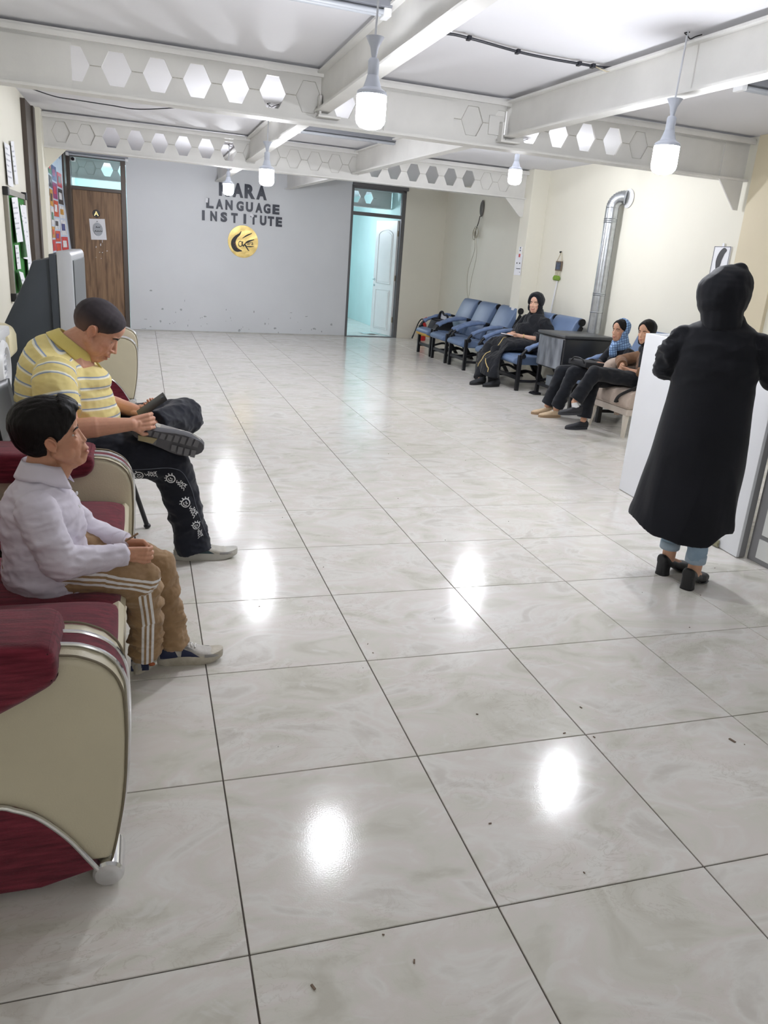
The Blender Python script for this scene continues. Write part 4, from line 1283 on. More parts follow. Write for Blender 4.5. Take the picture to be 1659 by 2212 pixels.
# hanging ornament with a pole
ho = thing('hanging_ornament', 'small framed picture ornament with green tassels hanging on the wall', 'ornament', (5.19, 8.42, 1.55))
M_rope = mat('rope', (196, 186, 160), 0.9)
MB().tube(catmull([(5.18, 8.50, 1.57), (5.18, 8.44, 1.64), (5.185, 8.41, 1.70), (5.18, 8.37, 1.65), (5.18, 8.35, 1.57)], 5), 0.005, 6).build('cord', M_rope, ho, True)
MB().cyl((5.19, 8.41, 1.70), (5.165, 8.41, 1.70), 0.012, 10).build('nail', M_black, ho)
MB().box(5.175, 5.19, 8.34, 8.50, 1.46, 1.585, bev=0.003).build('frame', mat('brown_frame', (112, 96, 80), 0.6), ho)
MB().box(5.171, 5.176, 8.36, 8.48, 1.475, 1.57).build('picture', mat('dark_blue_picture', (88, 104, 128), 0.5, var2=(60, 58, 60), vscale=30), ho)
for q in range(5):
    y = 8.36 + q * 0.03
    MB().tube([(5.18, y, 1.46), (5.18, y + 0.006, 1.39)], 0.004, 6).build('string', M_rope, ho)
    MB().lathe([(0.004, 1.335), (0.02, 1.345), (0.021, 1.375), (0.006, 1.40)], (5.175, y + 0.006, 0), 10).build('tassel', mat('green_tassel', (124, 156, 62), 0.9, var=0.2, vscale=40), ho, True)
tag(MB().tube([(5.185, 8.41, 1.33), (5.16, 8.45, 0.80)], 0.011, 8).build('white_pole', M_plastic, None, True), 'thin white pole leaning on the wall below the ornament', 'pole')

# hijab sign
hs = thing('hijab_sign', 'white sign with a black veiled head drawing on the wall', 'sign', (5.19, 5.28, 1.6))
MB().box(5.185, 5.199, 5.165, 5.395, 1.45, 1.80, bev=0.002).build('board', M_paper, hs)
fs_ = lambda u, v, d: (5.184 - d, 5.395 - u * 0.23, 1.45 + v * 0.35)
fb = MB()
for (a, b_, c, d) in ((0, 1, 0.985, 1.0), (0, 1, 0, 0.015), (0, 0.025, 0, 1), (0.975, 1, 0, 1)):
    fb.add([fs_(u, v, 0.0012) for u, v in ((a, c), (b_, c), (b_, d), (a, d))], [(0, 1, 2, 3)])
fb.build('border_print', mat('navy_border', (58, 60, 92), 0.5), hs)
hb = MB()
blade(hb, fs_, [(0.80, 0.90), (0.62, 0.86), (0.45, 0.70), (0.40, 0.52), (0.34, 0.36)], [0.04, 0.22, 0.32, 0.30, 0.03], 0.0014)
blade(hb, fs_, [(0.30, 0.36), (0.50, 0.30), (0.70, 0.20)], [0.02, 0.10, 0.03], 0.0014)
blade(hb, fs_, [(0.58, 0.48), (0.52, 0.34), (0.62, 0.22)], [0.03, 0.08, 0.03], 0.0014)
blade(hb, fs_, [(0.70, 0.42), (0.74, 0.3), (0.62, 0.14)], [0.02, 0.06, 0.02], 0.0014)
hb.build('veil_print', mat('black_print', (52, 52, 56), 0.5), hs)
MB().box(5.183, 5.186, 5.262, 5.29, 1.78, 1.83).build('tape', M_paper, hs)

# ------------------------------------------------------------------ reception counter
rc = thing('reception_counter', 'white reception counter in front of the standing woman', 'counter', (3.3, 2.6, 0))
M_lac = mat('white_lacquer_board', (234, 236, 240), 0.3, var=0.01, bump=0.02, bscale=30)
M_gl = mat('grey_board_edge', (150, 150, 152), 0.5)
xf = lambda y: 2.985 + (y - 1.97) * 0.068
MB().prism([(xf(1.97), 1.97), (xf(3.285), 3.285), (xf(3.285) + 0.02, 3.285), (xf(1.97) + 0.02, 1.97)], 'z', 0.004, 1.11, bev=0.002).build('front_panel', M_lac, rc)
MB().prism([(xf(1.97) + 0.02, 1.972), (xf(1.97) + 0.06, 1.972), (xf(1.97) + 0.06, 2.0), (xf(1.97) + 0.02, 2.0)], 'z', 0.004, 1.11).build('panel_edge', M_gl, rc)
MB().prism([(xf(3.27), 3.262), (3.60, 3.30), (3.60, 3.325), (xf(3.27), 3.285)], 'z', 0.004, 1.11, bev=0.002).build('end_panel', M_lac, rc)
MB().prism([(xf(1.97) + 0.02, 2.0), (3.55, 1.98), (3.62, 3.26), (xf(3.26) + 0.02, 3.26)], 'z', 0.72, 0.745, bev=0.002).build('desk_top', M_lac, rc)
# chipped corner showing plaster dirt
MB().prism([(2.975, 2.12), (2.99, 2.12), (2.99, 2.22), (2.978, 2.20)], 'z', 0.005, 0.05, bev=0.006).build('chipped_corner', mat('dirty_plaster', (176, 176, 150), 0.9, var2=(120, 112, 84), vscale=40, bump=0.5), rc, True)
cs = thing('counter_cabinet', 'grey cabinet with white panelled doors beside the counter', 'cabinet', (3.3, 1.4, 0))
MB().box(3.055, 3.6, 0.55, 1.965, 0.0, 1.08, bev=0.003).build('carcass', M_gl, cs)
for (a, b_) in ((1.28, 1.88), (0.60, 1.20)):
    dr = MB().box(3.035, 3.056, a, b_, 0.17, 1.04, bev=0.003).build('door', M_door, cs)
    MB().tube([(3.034, a + 0.12, 0.28), (3.034, b_ - 0.12, 0.28), (3.034, b_ - 0.12, 0.94), (3.034, a + 0.12, 0.94)], 0.008, 6, closed=True).build('door_moulding', M_door, dr)
    MB().cyl((3.034, a + 0.05, 0.6), (3.01, a + 0.05, 0.6), 0.012, 10).build('knob', M_chrome, dr, True)
MB().box(3.048, 3.056, 1.25, 1.90, 0.03, 0.14, bev=0.002).build('plinth_panel', M_door, cs)
MB().box(3.02, 3.65, 0.5, 1.95, 1.08, 1.11, bev=0.004).build('worktop', M_lac, cs)
tb_ = thing('tissue_box', 'small white tissue box on the counter behind the woman', 'box', (3.16, 2.15, 1.11))
MB().box(3.10, 3.36, 1.70, 1.93, 1.11, 1.235, bev=0.006).build('carton', M_paper, tb_)
MB().box(3.098, 3.10, 1.74, 1.90, 1.15, 1.20).build('print', M_greyink, tb_)

# ------------------------------------------------------------------ beige chair of the second girl
M_beige = fabric('worn_beige_velour', (202, 186, 172), (180, 160, 146), 9)
bc = thing('beige_chair', 'worn beige upholstered chair with white legs under the second girl', 'chair', (4.45, 5.15, 0))
MB().prism([(4.13, 0.27), (4.11, 0.31), (4.12, 0.40), (4.16, 0.435), (4.40, 0.44), (4.75, 0.425), (4.78, 0.27)], 'y', 4.84, 5.50, bev=0.03, seg=3).build('seat', M_beige, bc, True)
MB().prism([(4.13, 0.215), (4.13, 0.275), (4.76, 0.275), (4.76, 0.215)], 'y', 4.85, 5.49, bev=0.006).build('apron', mat('beige_apron', (206, 194, 182), 0.7, var=0.05), bc)
M_wleg = mat('ivory_leg_paint', (232, 224, 210), 0.45, var=0.04)
for (x, y, dx) in ((4.155, 4.89, 0.0), (4.155, 5.45, -0.03), (4.73, 4.89, 0.04), (4.73, 5.45, 0.04)):
    MB().tube([(x, y, 0.22), (x + dx * 0.2, y, 0.12), (x + dx, y, 0.0)], [0.032, 0.026, 0.02], 4, up=(1, 1, 0)).build('leg', M_wleg, bc)
MB().prism([(4.70, 0.43), (4.80, 0.43), (4.90, 0.80), (4.86, 0.86), (4.80, 0.84)], 'y', 4.86, 5.48, bev=0.03, seg=3).build('backrest', M_beige, bc, True)
MB().tube(catmull([(4.30, 5.47, 0.46), (4.26, 5.47, 0.56), (4.34, 5.47, 0.62), (4.55, 5.47, 0.62), (4.80, 5.47, 0.66)], 6), [0.055] * 8 + [0.065] * 10 + [0.05] * 7, 14).build('arm_roll', M_beige, bc, 'all')
MB().box(4.20, 4.24, 5.12, 5.16, 0.17, 0.24).build('torn_webbing', M_beige, bc)
# ------------------------------------------------------------------ organic surfaces for people
def V(*a):
    return Vector(a)


def organic(mb, voxel, smooth=3, factor=0.5, dec=None):
    """union of overlapping closed shapes as ONE smooth continuous mesh"""
    me = bpy.data.meshes.new('tmp')
    me.from_pydata(mb.v, [], mb.f)
    me.update()
    bm = bmesh.new(); bm.from_mesh(me)
    bmesh.ops.recalc_face_normals(bm, faces=bm.faces[:])
    bm.to_mesh(me); bm.free()
    o = bpy.data.objects.new('tmp', me)
    COL.objects.link(o)
    r = o.modifiers.new('r', 'REMESH'); r.mode = 'VOXEL'; r.voxel_size = voxel
    if smooth:
        s = o.modifiers.new('s', 'SMOOTH'); s.factor = factor; s.iterations = smooth
    if dec:
        d = o.modifiers.new('d', 'DECIMATE'); d.ratio = dec
    dg = bpy.context.evaluated_depsgraph_get()
    out = bpy.data.meshes.new_from_object(o.evaluated_get(dg))
    bpy.data.objects.remove(o)
    bpy.data.meshes.remove(me)
    return out


def loft(mb, secs, n=28, e=1.0):
    """closed body from elliptic sections (centre, half axis A, half axis B); e < 1 squares the section"""
    base = len(mb.v)
    for c, A, B in secs:
        c, A, B = Vector(c), Vector(A), Vector(B)
        for k in range(n):
            t = 2 * pi * k / n
            ct, st = cos(t), sin(t)
            ct = math.copysign(abs(ct) ** e, ct)
            st = math.copysign(abs(st) ** e, st)
            mb.v.append(tuple(c + A * ct + B * st))
    m = len(secs)
    for i in range(m - 1):
        for k in range(n):
            a, b = base + i * n + k, base + i * n + (k + 1) % n
            mb.f.append((a, b, b + n, a + n))
    mb.f.append(tuple(base + k for k in range(n))[::-1])
    mb.f.append(tuple(base + (m - 1) * n + k for k in range(n)))
    return mb


def hairline(c, front, side, burn, nape, t0=0.005):
    """1 where hair grows: above the forehead line, down a sideburn, round the ear, to the nape (head space)"""
    if c.x > 0.014:
        zl = max(burn, front - (front - side) * (abs(c.y) / 0.060) ** 2)
    elif c.x > -0.020:
        zl = burn - 0.004
    else:
        zl = burn - 0.004 + sstep(-0.020, -0.045, c.x) * (nape - burn)
    k = sstep(zl - t0, zl + t0, c.z)
    if abs(c.y) > 0.045:
        k *= sstep(0.82, 1.12, math.sqrt(((c.x + 0.006) / 0.018) ** 2 + ((c.z + 0.006) / 0.029) ** 2))
    return k


def sleeve(mb, pts, rads, n=22, per=5):
    """round tube with flat ends along a smooth path: trouser legs and sleeves that end in a hem"""
    P = catmull(pts, per)
    R = [q.x for q in catmull([(r, 0, 0) for r in rads], per)]
    return mb.tube(P, R, n)


def limb(mb, pts, rads, n=16):
    for i in range(len(pts) - 1):
        mb.cap_(pts[i], rads[i], pts[i + 1], rads[i + 1], n)
    return mb


def frame_M(o, f, s=1.0, up=(0, 0, 1), roll=0.0):
    """x forward, y left, z up, uniform scale s"""
    f = Vector(f).normalized()
    l = Vector(up).cross(f).normalized()
    u = f.cross(l)
    if roll:
        l, u = l * cos(roll) + u * sin(roll), u * cos(roll) - l * sin(roll)
    M = Matrix(((f.x * s, l.x * s, u.x * s, o[0]), (f.y * s, l.y * s, u.y * s, o[1]), (f.z * s, l.z * s, u.z * s, o[2]), (0, 0, 0, 1)))
    return M


def sstep(a, b, x):
    t = max(0.0, min(1.0, (x - a) / (b - a)))
    return t * t * (3 - 2 * t)


def head_local(jaw=1.0, nose=1.0, ears=True, fat=0.0):
    """adult head, face towards +x, origin at ear height; about 0.235 tall"""
    h = MB()
    h.ell((-0.012, 0, 0.032), (0.098, 0.076, 0.086))
    h.ell((0.012, 0, 0.045), (0.078, 0.068, 0.068))
    h.ell((0.028, 0, -0.028), (0.061, 0.060 * jaw, 0.079))
    h.ell((0.060, 0, -0.094), (0.026, 0.026 * jaw, 0.020))
    for s in (-1, 1):
        h.cap_((0.0, s * 0.054 * jaw, -0.045), 0.020, (0.055, s * 0.020 * jaw, -0.094), 0.018)
        h.ell((0.049, s * 0.037, -0.022), (0.029, 0.020, 0.024))
        h.ell((0.046, s * 0.031, -0.058), (0.028, 0.021, 0.032))
        # eyelids
        h.tube([(0.073, s * 0.018, 0.003), (0.0785, s * 0.026, 0.0075), (0.0785, s * 0.034, 0.0085), (0.074, s * 0.043, 0.005)], 0.0035, 8)
        h.tube([(0.073, s * 0.019, -0.003), (0.0765, s * 0.027, -0.0065), (0.0765, s * 0.035, -0.0068), (0.073, s * 0.043, -0.003)], 0.003, 8)
        # nostril wings
        h.ell((0.076 + 0.022 * nose, s * 0.011, -0.035), (0.010, 0.007, 0.007))
        if ears:
            E = Matrix.Rotation(s * 0.30, 3, 'Z') @ Matrix.Rotation(-0.18, 3, 'Y')
            c0 = Vector((-0.006, s * 0.0775, -0.006))
            h.ell(tuple(c0), (0.0150, 0.0048, 0.0245), E)
            h.tube([c0 + E @ Vector(q) * 0.84 for q in ((0.012, s * 0.003, -0.010), (0.0145, s * 0.005, 0.006), (0.0115, s * 0.0075, 0.018), (0.003, s * 0.009, 0.026), (-0.008, s * 0.010, 0.026), (-0.0165, s * 0.010, 0.016), (-0.018, s * 0.0095, 0.0), (-0.014, s * 0.008, -0.014), (-0.006, s * 0.006, -0.024), (0.003, s * 0.004, -0.029))], 0.0046, 8)
            h.tube([c0 + E @ Vector(q) * 0.84 for q in ((0.006, s * 0.005, 0.014), (-0.006, s * 0.008, 0.012), (-0.009, s * 0.008, -0.004), (-0.002, s * 0.006, -0.016))], 0.0030, 8)
            h.ell(tuple(c0 + Vector((0.004, -s * 0.001, -0.024))), (0.006, 0.004, 0.007))
    h.ell((0.066, 0, 0.022), (0.020, 0.050, 0.016))
    nx = 0.024 * nose
    h.cap_((0.081, 0, 0.010), 0.008, (0.082 + nx, 0, -0.029), 0.0098)
    h.ell((0.083 + nx, 0, -0.031), (0.0105, 0.010, 0.0085))
    if fat:
        for s in (-1, 1):
            h.ell((0.028, s * 0.046, -0.052), (0.038 * fat, 0.024 * fat, 0.036 * fat))
        h.ell((0.030, 0, -0.104), (0.040 * fat, 0.040 * fat, 0.022 * fat))
    h.ell((0.082, 0, -0.052), (0.016, 0.026, 0.016))
    h.ell((0.094, 0, -0.0605), (0.009, 0.021, 0.0062))
    h.ell((0.091, 0, -0.0735), (0.009, 0.018, 0.0070))
    h.ell((0.076, 0, -0.082), (0.016, 0.024, 0.016))
    return h


def head_pushes(co):
    """relief that unions cannot give: eye sockets, mouth line, ear hollow, temples (head space)"""
    d = Vector((0, 0, 0))
    for s in (-1, 1):
        q = (co - Vector((0.088, s * 0.030, 0.001)))
        w = math.exp(-((q.x / 0.022) ** 2 + (q.y / 0.016) ** 2 + (q.z / 0.011) ** 2))
        d.x -= 0.006 * w
        q = co - Vector((0.001, s * 0.082, -0.008))
        w = math.exp(-((q.x / 0.0065) ** 2 + (q.y / 0.010) ** 2 + (q.z / 0.009) ** 2))
        d.y -= s * 0.010 * w
        q = co - Vector((0.060, s * 0.062, 0.030))
        d.y -= s * 0.004 * math.exp(-(q.length / 0.025) ** 2)
    w = math.exp(-(((co.z + 0.0668) / 0.0026) ** 2)) * (1 - sstep(0.016, 0.026, abs(co.y))) * sstep(0.07, 0.085, co.x)
    d.x -= 0.005 * w
    return d


def paint_head(co, skin, lip, brow=None):
    """natural colouring of a face: lips, warm cheeks and ears (head space)"""
    c = Vector(skin)
    lw = math.exp(-(((co.z + 0.0668) / 0.0085) ** 2) * 1.0) * (1 - sstep(0.014, 0.024, abs(co.y))) * sstep(0.088, 0.094, co.x)
    c = c.lerp(Vector(lip), 0.75 * min(1, lw * 1.3))
    warm = math.exp(-((co - Vector((0.06, 0.045 if co.y > 0 else -0.045, -0.035))).length / 0.025) ** 2)
    warm += 0.8 * sstep(0.068, 0.082, abs(co.y)) * math.exp(-((co.z) / 0.035) ** 2)
    c = c.lerp(Vector((skin[0] * 1.02, skin[1] * 0.72, skin[2] * 0.66)), min(0.5, 0.35 * warm))
    return c


def skin_material(name, rough=0.5):
    m = bpy.data.materials.new(name)
    m.use_nodes = True
    nt = m.node_tree
    L = nt.links.new
    b = nt.nodes['Principled BSDF']
    b.inputs['Roughness'].default_value = rough
    b.inputs['Specular IOR Level'].default_value = 0.35
    b.inputs['Subsurface Weight'].default_value = 0.12
    b.inputs['Subsurface Radius'].default_value = (0.010, 0.004, 0.002)
    b.inputs['Subsurface Scale'].default_value = 0.5
    a = nt.nodes.new('ShaderNodeAttribute'); a.attribute_name = 'paint'
    tc = nt.nodes.new('ShaderNodeTexCoord')
    n = nt.nodes.new('ShaderNodeTexNoise'); n.inputs['Scale'].default_value = 70; n.inputs['Detail'].default_value = 4
    L(tc.outputs['Object'], n.inputs['Vector'])
    mr = nt.nodes.new('ShaderNodeMapRange'); mr.inputs['To Min'].default_value = 0.9; mr.inputs['To Max'].default_value = 1.1
    L(n.outputs['Fac'], mr.inputs['Value'])
    mx = nt.nodes.new('ShaderNodeMix'); mx.data_type = 'RGBA'; mx.blend_type = 'MULTIPLY'; mx.inputs['Factor'].default_value = 1.0
    L(a.outputs['Color'], mx.inputs['A']); L(mr.outputs[0], mx.inputs['B'])
    L(mx.outputs['Result'], b.inputs['Base Color'])
    return m


M_skin = skin_material('skin')
M_eye = mat('eye_white', (206, 198, 190), 0.2)
M_iris = mat('dark_brown_iris', (44, 28, 20), 0.1)


def shell(me, M, mask, thick, sink=0.004):
    """hair or cloth that follows the skull: copy of me pushed out by thick * mask, dropped where mask is 0"""
    Mi = M.inverted()
    s = M.to_scale().x
    n = len(me.vertices)
    vs, ms = [], []
    for v in me.vertices:
        c = Mi @ v.co
        nn = (Mi.to_3x3() @ v.normal).normalized()
        k = mask(c, nn)
        ms.append(k)
        t = thick(c, nn) if callable(thick) else thick
        vs.append(v.co + v.normal * s * (t * k - sink * (1 - k)))
    fs = [tuple(p.vertices) for p in me.polygons if max(ms[i] for i in p.vertices) > 0.02]
    used = sorted({i for f in fs for i in f})
    mp = {q: i for i, q in enumerate(used)}
    mb = MB()
    mb.add([vs[i] for i in used], [tuple(mp[i] for i in f) for f in fs])
    return mb


def wrinkle(me, amp, scale, stretch=(1, 1, 1), seed=0.0, where=None):
    """soft cloth folds: displaces along normals by ridged noise"""
    st = Vector(stretch)
    cos_ = []
    for v in me.vertices:
        p = Vector((v.co.x * st.x, v.co.y * st.y, v.co.z * st.z)) * scale + Vector((seed, seed * 1.7, seed * 0.3))
        k = 1 - 2 * abs(noise.noise(p)) - 0.45 + 0.35 * noise.noise(p * 2.3)
        if where:
            k *= where(v.co)
        cos_.append(v.co + v.normal * amp * k)
    for v, c in zip(me.vertices, cos_):
        v.co = c
    me.update()


def hand(mb, W, d, n, thumb, s=1.0, curl=(25, 35, 25), spread=0.0, thumb_in=0.3, fold=None):
    """five separate jointed fingers on a palm; d finger direction, n out of the palm, thumb = +1 / -1 side of n x d"""
    W, d = Vector(W), Vector(d).normalized()
    n = Vector(n)
    n = (n - d * n.dot(d)).normalized()
    a = n.cross(d) * thumb
    # palm
    for q in (-0.030, -0.011, 0.009, 0.028):
        mb.cap_(W + d * 0.012 * s + a * q * 0.7 * s, 0.014 * s, W + d * 0.082 * s + a * q * s, 0.0115 * s, 10)
    mb.cap_(W - d * 0.02 * s, 0.021 * s, W + d * 0.03 * s, 0.02 * s, 12)
    mb.cap_(W + d * 0.02 * s + a * 0.022 * s + n * 0.004 * s, 0.016 * s, W + d * 0.05 * s + a * 0.028 * s, 0.013 * s, 10)
    lens = (0.062, 0.072, 0.078, 0.070)
    for i, q in enumerate((-0.030, -0.011, 0.009, 0.028)):
        p = W + d * (0.084 + (0.004 if 0 < i < 3 else 0)) * s + a * q * s
        fd = (d + a * spread * (i - 1.5)).normalized()
        ang = 0.0
        r = 0.0088 * s
        cc = fold[i] if fold else curl
        for j, (fr, rr) in enumerate(((0.45, 0.0088), (0.31, 0.0080), (0.24, 0.0068))):
            ang += radians(cc[j])
            dd = fd * cos(ang) + n * sin(ang)
            p2 = p + dd * lens[i] * fr * s
            mb.cap_(p, r, p2, rr * s * 0.97, 10)
            p, r = p2, rr * s * 0.97
    p = W + d * 0.028 * s + a * 0.032 * s
    t1 = (d * 0.75 + a * 0.6 + n * thumb_in).normalized()
    p2 = p + t1 * 0.04 * s
    t2 = (d * 0.95 + a * 0.15 + n * (thumb_in + 0.2)).normalized()
    p3 = p2 + t2 * 0.036 * s
    mb.cap_(p, 0.0125 * s, p2, 0.0105 * s, 10)
    mb.cap_(p2, 0.0105 * s, p3, 0.0085 * s, 10)
    return mb


def finish_skin(me, M, skin, lip, parent, name='body', extra=None):
    """head relief, colouring, and linking of a body mesh"""
    Mi = M.inverted()
    M3 = M.to_3x3()
    ca = me.color_attributes.new('paint', 'FLOAT_COLOR', 'POINT')
    sk = srgb(*skin)[:3]
    lp = srgb(*lip)[:3]
    base = Vector(sk)
    buf = []
    for v in me.vertices:
        c = Mi @ v.co
        if c.length < 0.19:
            v.co = v.co + M3 @ head_pushes(c)
            k = paint_head(c, sk, lp)
        else:
            k = base
        if extra:
            k = extra(c, v.co, k)
        buf += [k[0], k[1], k[2], 1.0]
    ca.data.foreach_set('color', buf)
    off = Vector((0, 0, 0))
    r = parent
    while r:
        off += r.location
        r = r.parent
    me.transform(Matrix.Translation(-off))
    me.update()
    return link(name, me, M_skin, parent, 'all')


def link_at(me, name, m, parent, smooth='all'):
    off = Vector((0, 0, 0))
    r = parent
    while r:
        off += r.location
        r = r.parent
    me.transform(Matrix.Translation(-off))
    me.update()
    return link(name, me, m, parent, smooth)


def put(mb, local, M):
    mb.add([M @ Vector(v) for v in local.v], local.f)
    return mb


def eyes(M, parent, open_=1.0, iris=(0.0, 0.0), body=None):
    """eyeballs set into the sockets of the finished face"""
    bv_ = bvh_of(body or [c for c in parent.children if c.name.split('.')[0] == 'body'][0])
    Mi = M.inverted()
    D = M.to_3x3() @ Vector((-1, 0, 0))
    for s in (-1, 1):
        h = bv_.ray_cast(M @ Vector((0.16, s * 0.0305, 0.0008)), D.normalized())
        x0 = (Mi @ h[0]).x if h[0] else 0.075
        x0 = min(0.080, max(0.066, x0))
        e = put(MB(), MB().ell((x0 - 0.0078, s * 0.0305, 0.0008), (0.0100, 0.0122, 0.0070), None, 16, 12), M).build('eye', M_eye, parent, 'all')
        put(MB(), MB().ell((x0 - 0.0010, s * 0.0305 + iris[0], 0.0010 + iris[1]), (0.0036, 0.0052, 0.0055), None, 14, 10), M).build('iris', M_iris, e, 'all')


def brows(M, parent, m, thick=0.0032, lift=0.0):
    for s in (-1, 1):
        pts = [(0.0865, s * 0.013, 0.0185 + lift), (0.0855, s * 0.026, 0.0225 + lift), (0.079, s * 0.039, 0.0225 + lift), (0.068, s * 0.050, 0.016 + lift)]
        put(MB(), MB().tube(catmull([Vector(p) for p in pts], 4), [thick * (0.7 + 0.5 * sin(pi * i / 12)) * (1 - 0.5 * i / 12) for i in range(13)], 8, flat=(1.3, 0.7)), M).build('eyebrow', m, parent, 'all')


def finish_cloth(me, name, m, parent):
    return link_at(me, name, m, parent, 'all')


def attr(me, name, vals):
    a = me.attributes.new(name, 'FLOAT', 'POINT')
    a.data.foreach_set('value', vals)


def cloth(name, rgb, rgb2, scale=8, rough=0.85, weave=300, bump=0.15, sheen=0.15):
    return mat(name, rgb, rough, var2=rgb2, vscale=scale, bump=bump, bscale=weave, sheen=sheen, spec=0.2)


def seg_near(p, a, b):
    ab = b - a
    t = max(0.0, min(1.0, (p - a).dot(ab) / ab.length_squared))
    q = a + ab * t
    return (p - q).length, t, q


# ------------------------------------------------------------------ shoes
def sneaker(parent, heel, d, up, L, mats, name='shoe', label=None, tread=False, style=0, wide=1.0, tall=1.0):
    """heel = ground point under the heel; d toe direction; up away from the sole"""
    d = Vector(d).normalized()
    up = Vector(up)
    up = (up - d * up.dot(d)).normalized()
    w = up.cross(d)
    H = Vector(heel)

    def P(x, y, z):
        return H + d * x * L + w * y * L * wide + up * z * L * tall
    # half widths and heights along the foot
    st = [(0.00, 0.075, 0.10, 0.20), (0.05, 0.115, 0.10, 0.30), (0.16, 0.125, 0.10, 0.335), (0.30, 0.120, 0.10, 0.33), (0.42, 0.130, 0.10, 0.285),
          (0.55, 0.155, 0.10, 0.225), (0.70, 0.172, 0.095, 0.175), (0.83, 0.165, 0.095, 0.145), (0.93, 0.13, 0.095, 0.12), (0.99, 0.06, 0.10, 0.11)]
    up_mb = MB()
    secs = []
    for x, hw, z0, z1 in st:
        secs.append((P(x, 0, (z0 - 0.03 + z1) / 2), w * hw * L * 0.93 * wide, up * (z1 - z0 + 0.03) / 2 * L * tall))
    loft(up_mb, secs, 24, 0.8)
    me = organic(up_mb, 0.0045 * L / 0.26, 4)
    shoe = link_at(me, name, mats[0], parent, 'all')
    if label:
        shoe['label'] = label
    # sole with a rocker toe
    so = MB()
    n = 26
    out = []
    for k in range(n):
        t = 2 * pi * k / n
        x = 0.5 - 0.515 * cos(t)
        hw = 0.115 + 0.055 * sstep(0.3, 0.75, x)
        y = hw * math.copysign(abs(sin(t)) ** 0.75, sin(t))
        out.append((x, y))
    rows = []
    for zi, (zz, sc_) in enumerate(((0.0, 0.93), (0.02, 1.0), (0.10, 1.02), (0.125, 0.97))):
        r = []
        for x, y in out:
            lift = 0.06 * sstep(0.75, 1.05, x) * (1 if zz < 0.1 else 0.6) + 0.02 * sstep(0.12, -0.05, x) * (zz < 0.01)
            r.append(P(0.5 + (x - 0.5) * (0.985 if zi == 0 else 1.0), y * sc_, zz + lift + (0.05 * sstep(0.2, 0.0, x) if zi == 3 else 0)))
        rows.append(r)
    vs = [p for r in rows for p in r]
    fs = []
    for i in range(3):
        for k in range(n):
            fs.append((i * n + k, i * n + (k + 1) % n, (i + 1) * n + (k + 1) % n, (i + 1) * n + k))
    fs.append(tuple(range(n))[::-1])
    fs.append(tuple(3 * n + k for k in range(n)))
    so.add(vs, fs)
    sole = so.build('sole', mats[1], shoe, True)
    # coloured overlays on the upper: heel counter, toe guard, side swoosh-free panels
    bv = BVHTree.FromPolygons([v.co + off_of(shoe) for v in shoe.data.vertices], [tuple(p.vertices) for p in shoe.data.polygons])

    def patch(poly, m, nm, lift=0.0016, sides=(-1, 1)):
        for s in sides:
            mbp = MB()
            nn = 6
            (x0, z0), (x1, z1), (x2, z2), (x3, z3) = poly

            def fn(u, v):
                a = (x0 + (x1 - x0) * u, z0 + (z1 - z0) * u)
                b = (x3 + (x2 - x3) * u, z3 + (z2 - z3) * u)
                x, z = a[0] + (b[0] - a[0]) * v, a[1] + (b[1] - a[1]) * v
                o = P(x, s * 0.4, z)
                hit = bv.ray_cast(o, -w * s)
                if hit[0] is None:
                    hit = bv.find_nearest(P(x, s * 0.12, z))
                return hit[0] + hit[1] * lift * (1 if hit[1].dot(w * s) > -0.2 else -1)
            mbp.grid(fn, nn, nn)
            mbp.build(nm, m, shoe, 'all')
    if style == 0:
        patch(((0.03, 0.12), (0.30, 0.12), (0.22, 0.28), (0.02, 0.26)), mats[2], 'heel_panel')
        patch(((0.34, 0.12), (0.64, 0.11), (0.50, 0.19), (0.36, 0.24)), mats[3], 'side_panel')
        patch(((0.38, 0.245), (0.54, 0.20), (0.50, 0.225), (0.40, 0.27)), M_sgrey, 'eyelet_panel')
        patch(((0.70, 0.10), (0.94, 0.105), (0.88, 0.125), (0.70, 0.14)), M_sgrey, 'toe_panel')
    # laces
    lc = MB()
    for q in range(4):
        x = 0.40 + 0.055 * q
        pts = []
        for yy in (-0.075, -0.04, 0.0, 0.04, 0.075):
            h = bv.ray_cast(P(x + 0.02 * (yy > 0), yy, 0.6), -up)
            pts.append((h[0] if h[0] else P(x, yy, 0.22)) + up * 0.002)
        lc.tube(pts, 0.0034 * L / 0.25, 6)
    lc.build('laces', mats[4], shoe, 'all')
    if tread:
        tr = MB()
        for q in range(9):
            x = 0.08 + 0.095 * q
            for s in (-1, 1):
                hw = 0.10 + 0.05 * sstep(0.3, 0.75, x)
                if 0.30 < x < 0.5 and s > 0:
                    continue
                lift = 0.06 * sstep(0.75, 1.05, x)
                c = [P(x, s * hw * 0.18, lift), P(x + 0.07, s * hw * 0.16, lift), P(x + 0.075, s * hw * 0.86, lift + 0.002), P(x + 0.01, s * hw * 0.88, lift + 0.002)]
                b = [p - up * 0.004 for p in c]
                tr.add(c + b, [(4, 5, 6, 7), (0, 1, 5, 4), (1, 2, 6, 5), (2, 3, 7, 6), (3, 0, 4, 7)])
        tr.build('tread_lug', mats[5], shoe)
        pt = MB()
        c = [P(0.08, 0.015, -0.001), P(0.34, -0.005, -0.001), P(0.30, 0.075, -0.001), P(0.10, 0.085, -0.001)]
        b = [p - up * 0.006 for p in c]
        pt.add(c + b, [(4, 5, 6, 7), (0, 1, 5, 4), (1, 2, 6, 5), (2, 3, 7, 6), (3, 0, 4, 7)])
        pt.build('heel_pad', mats[6], shoe)
    return shoe


def off_of(o):
    off = Vector((0, 0, 0))
    r = o
    while r:
        off += r.location
        r = r.parent
    return off


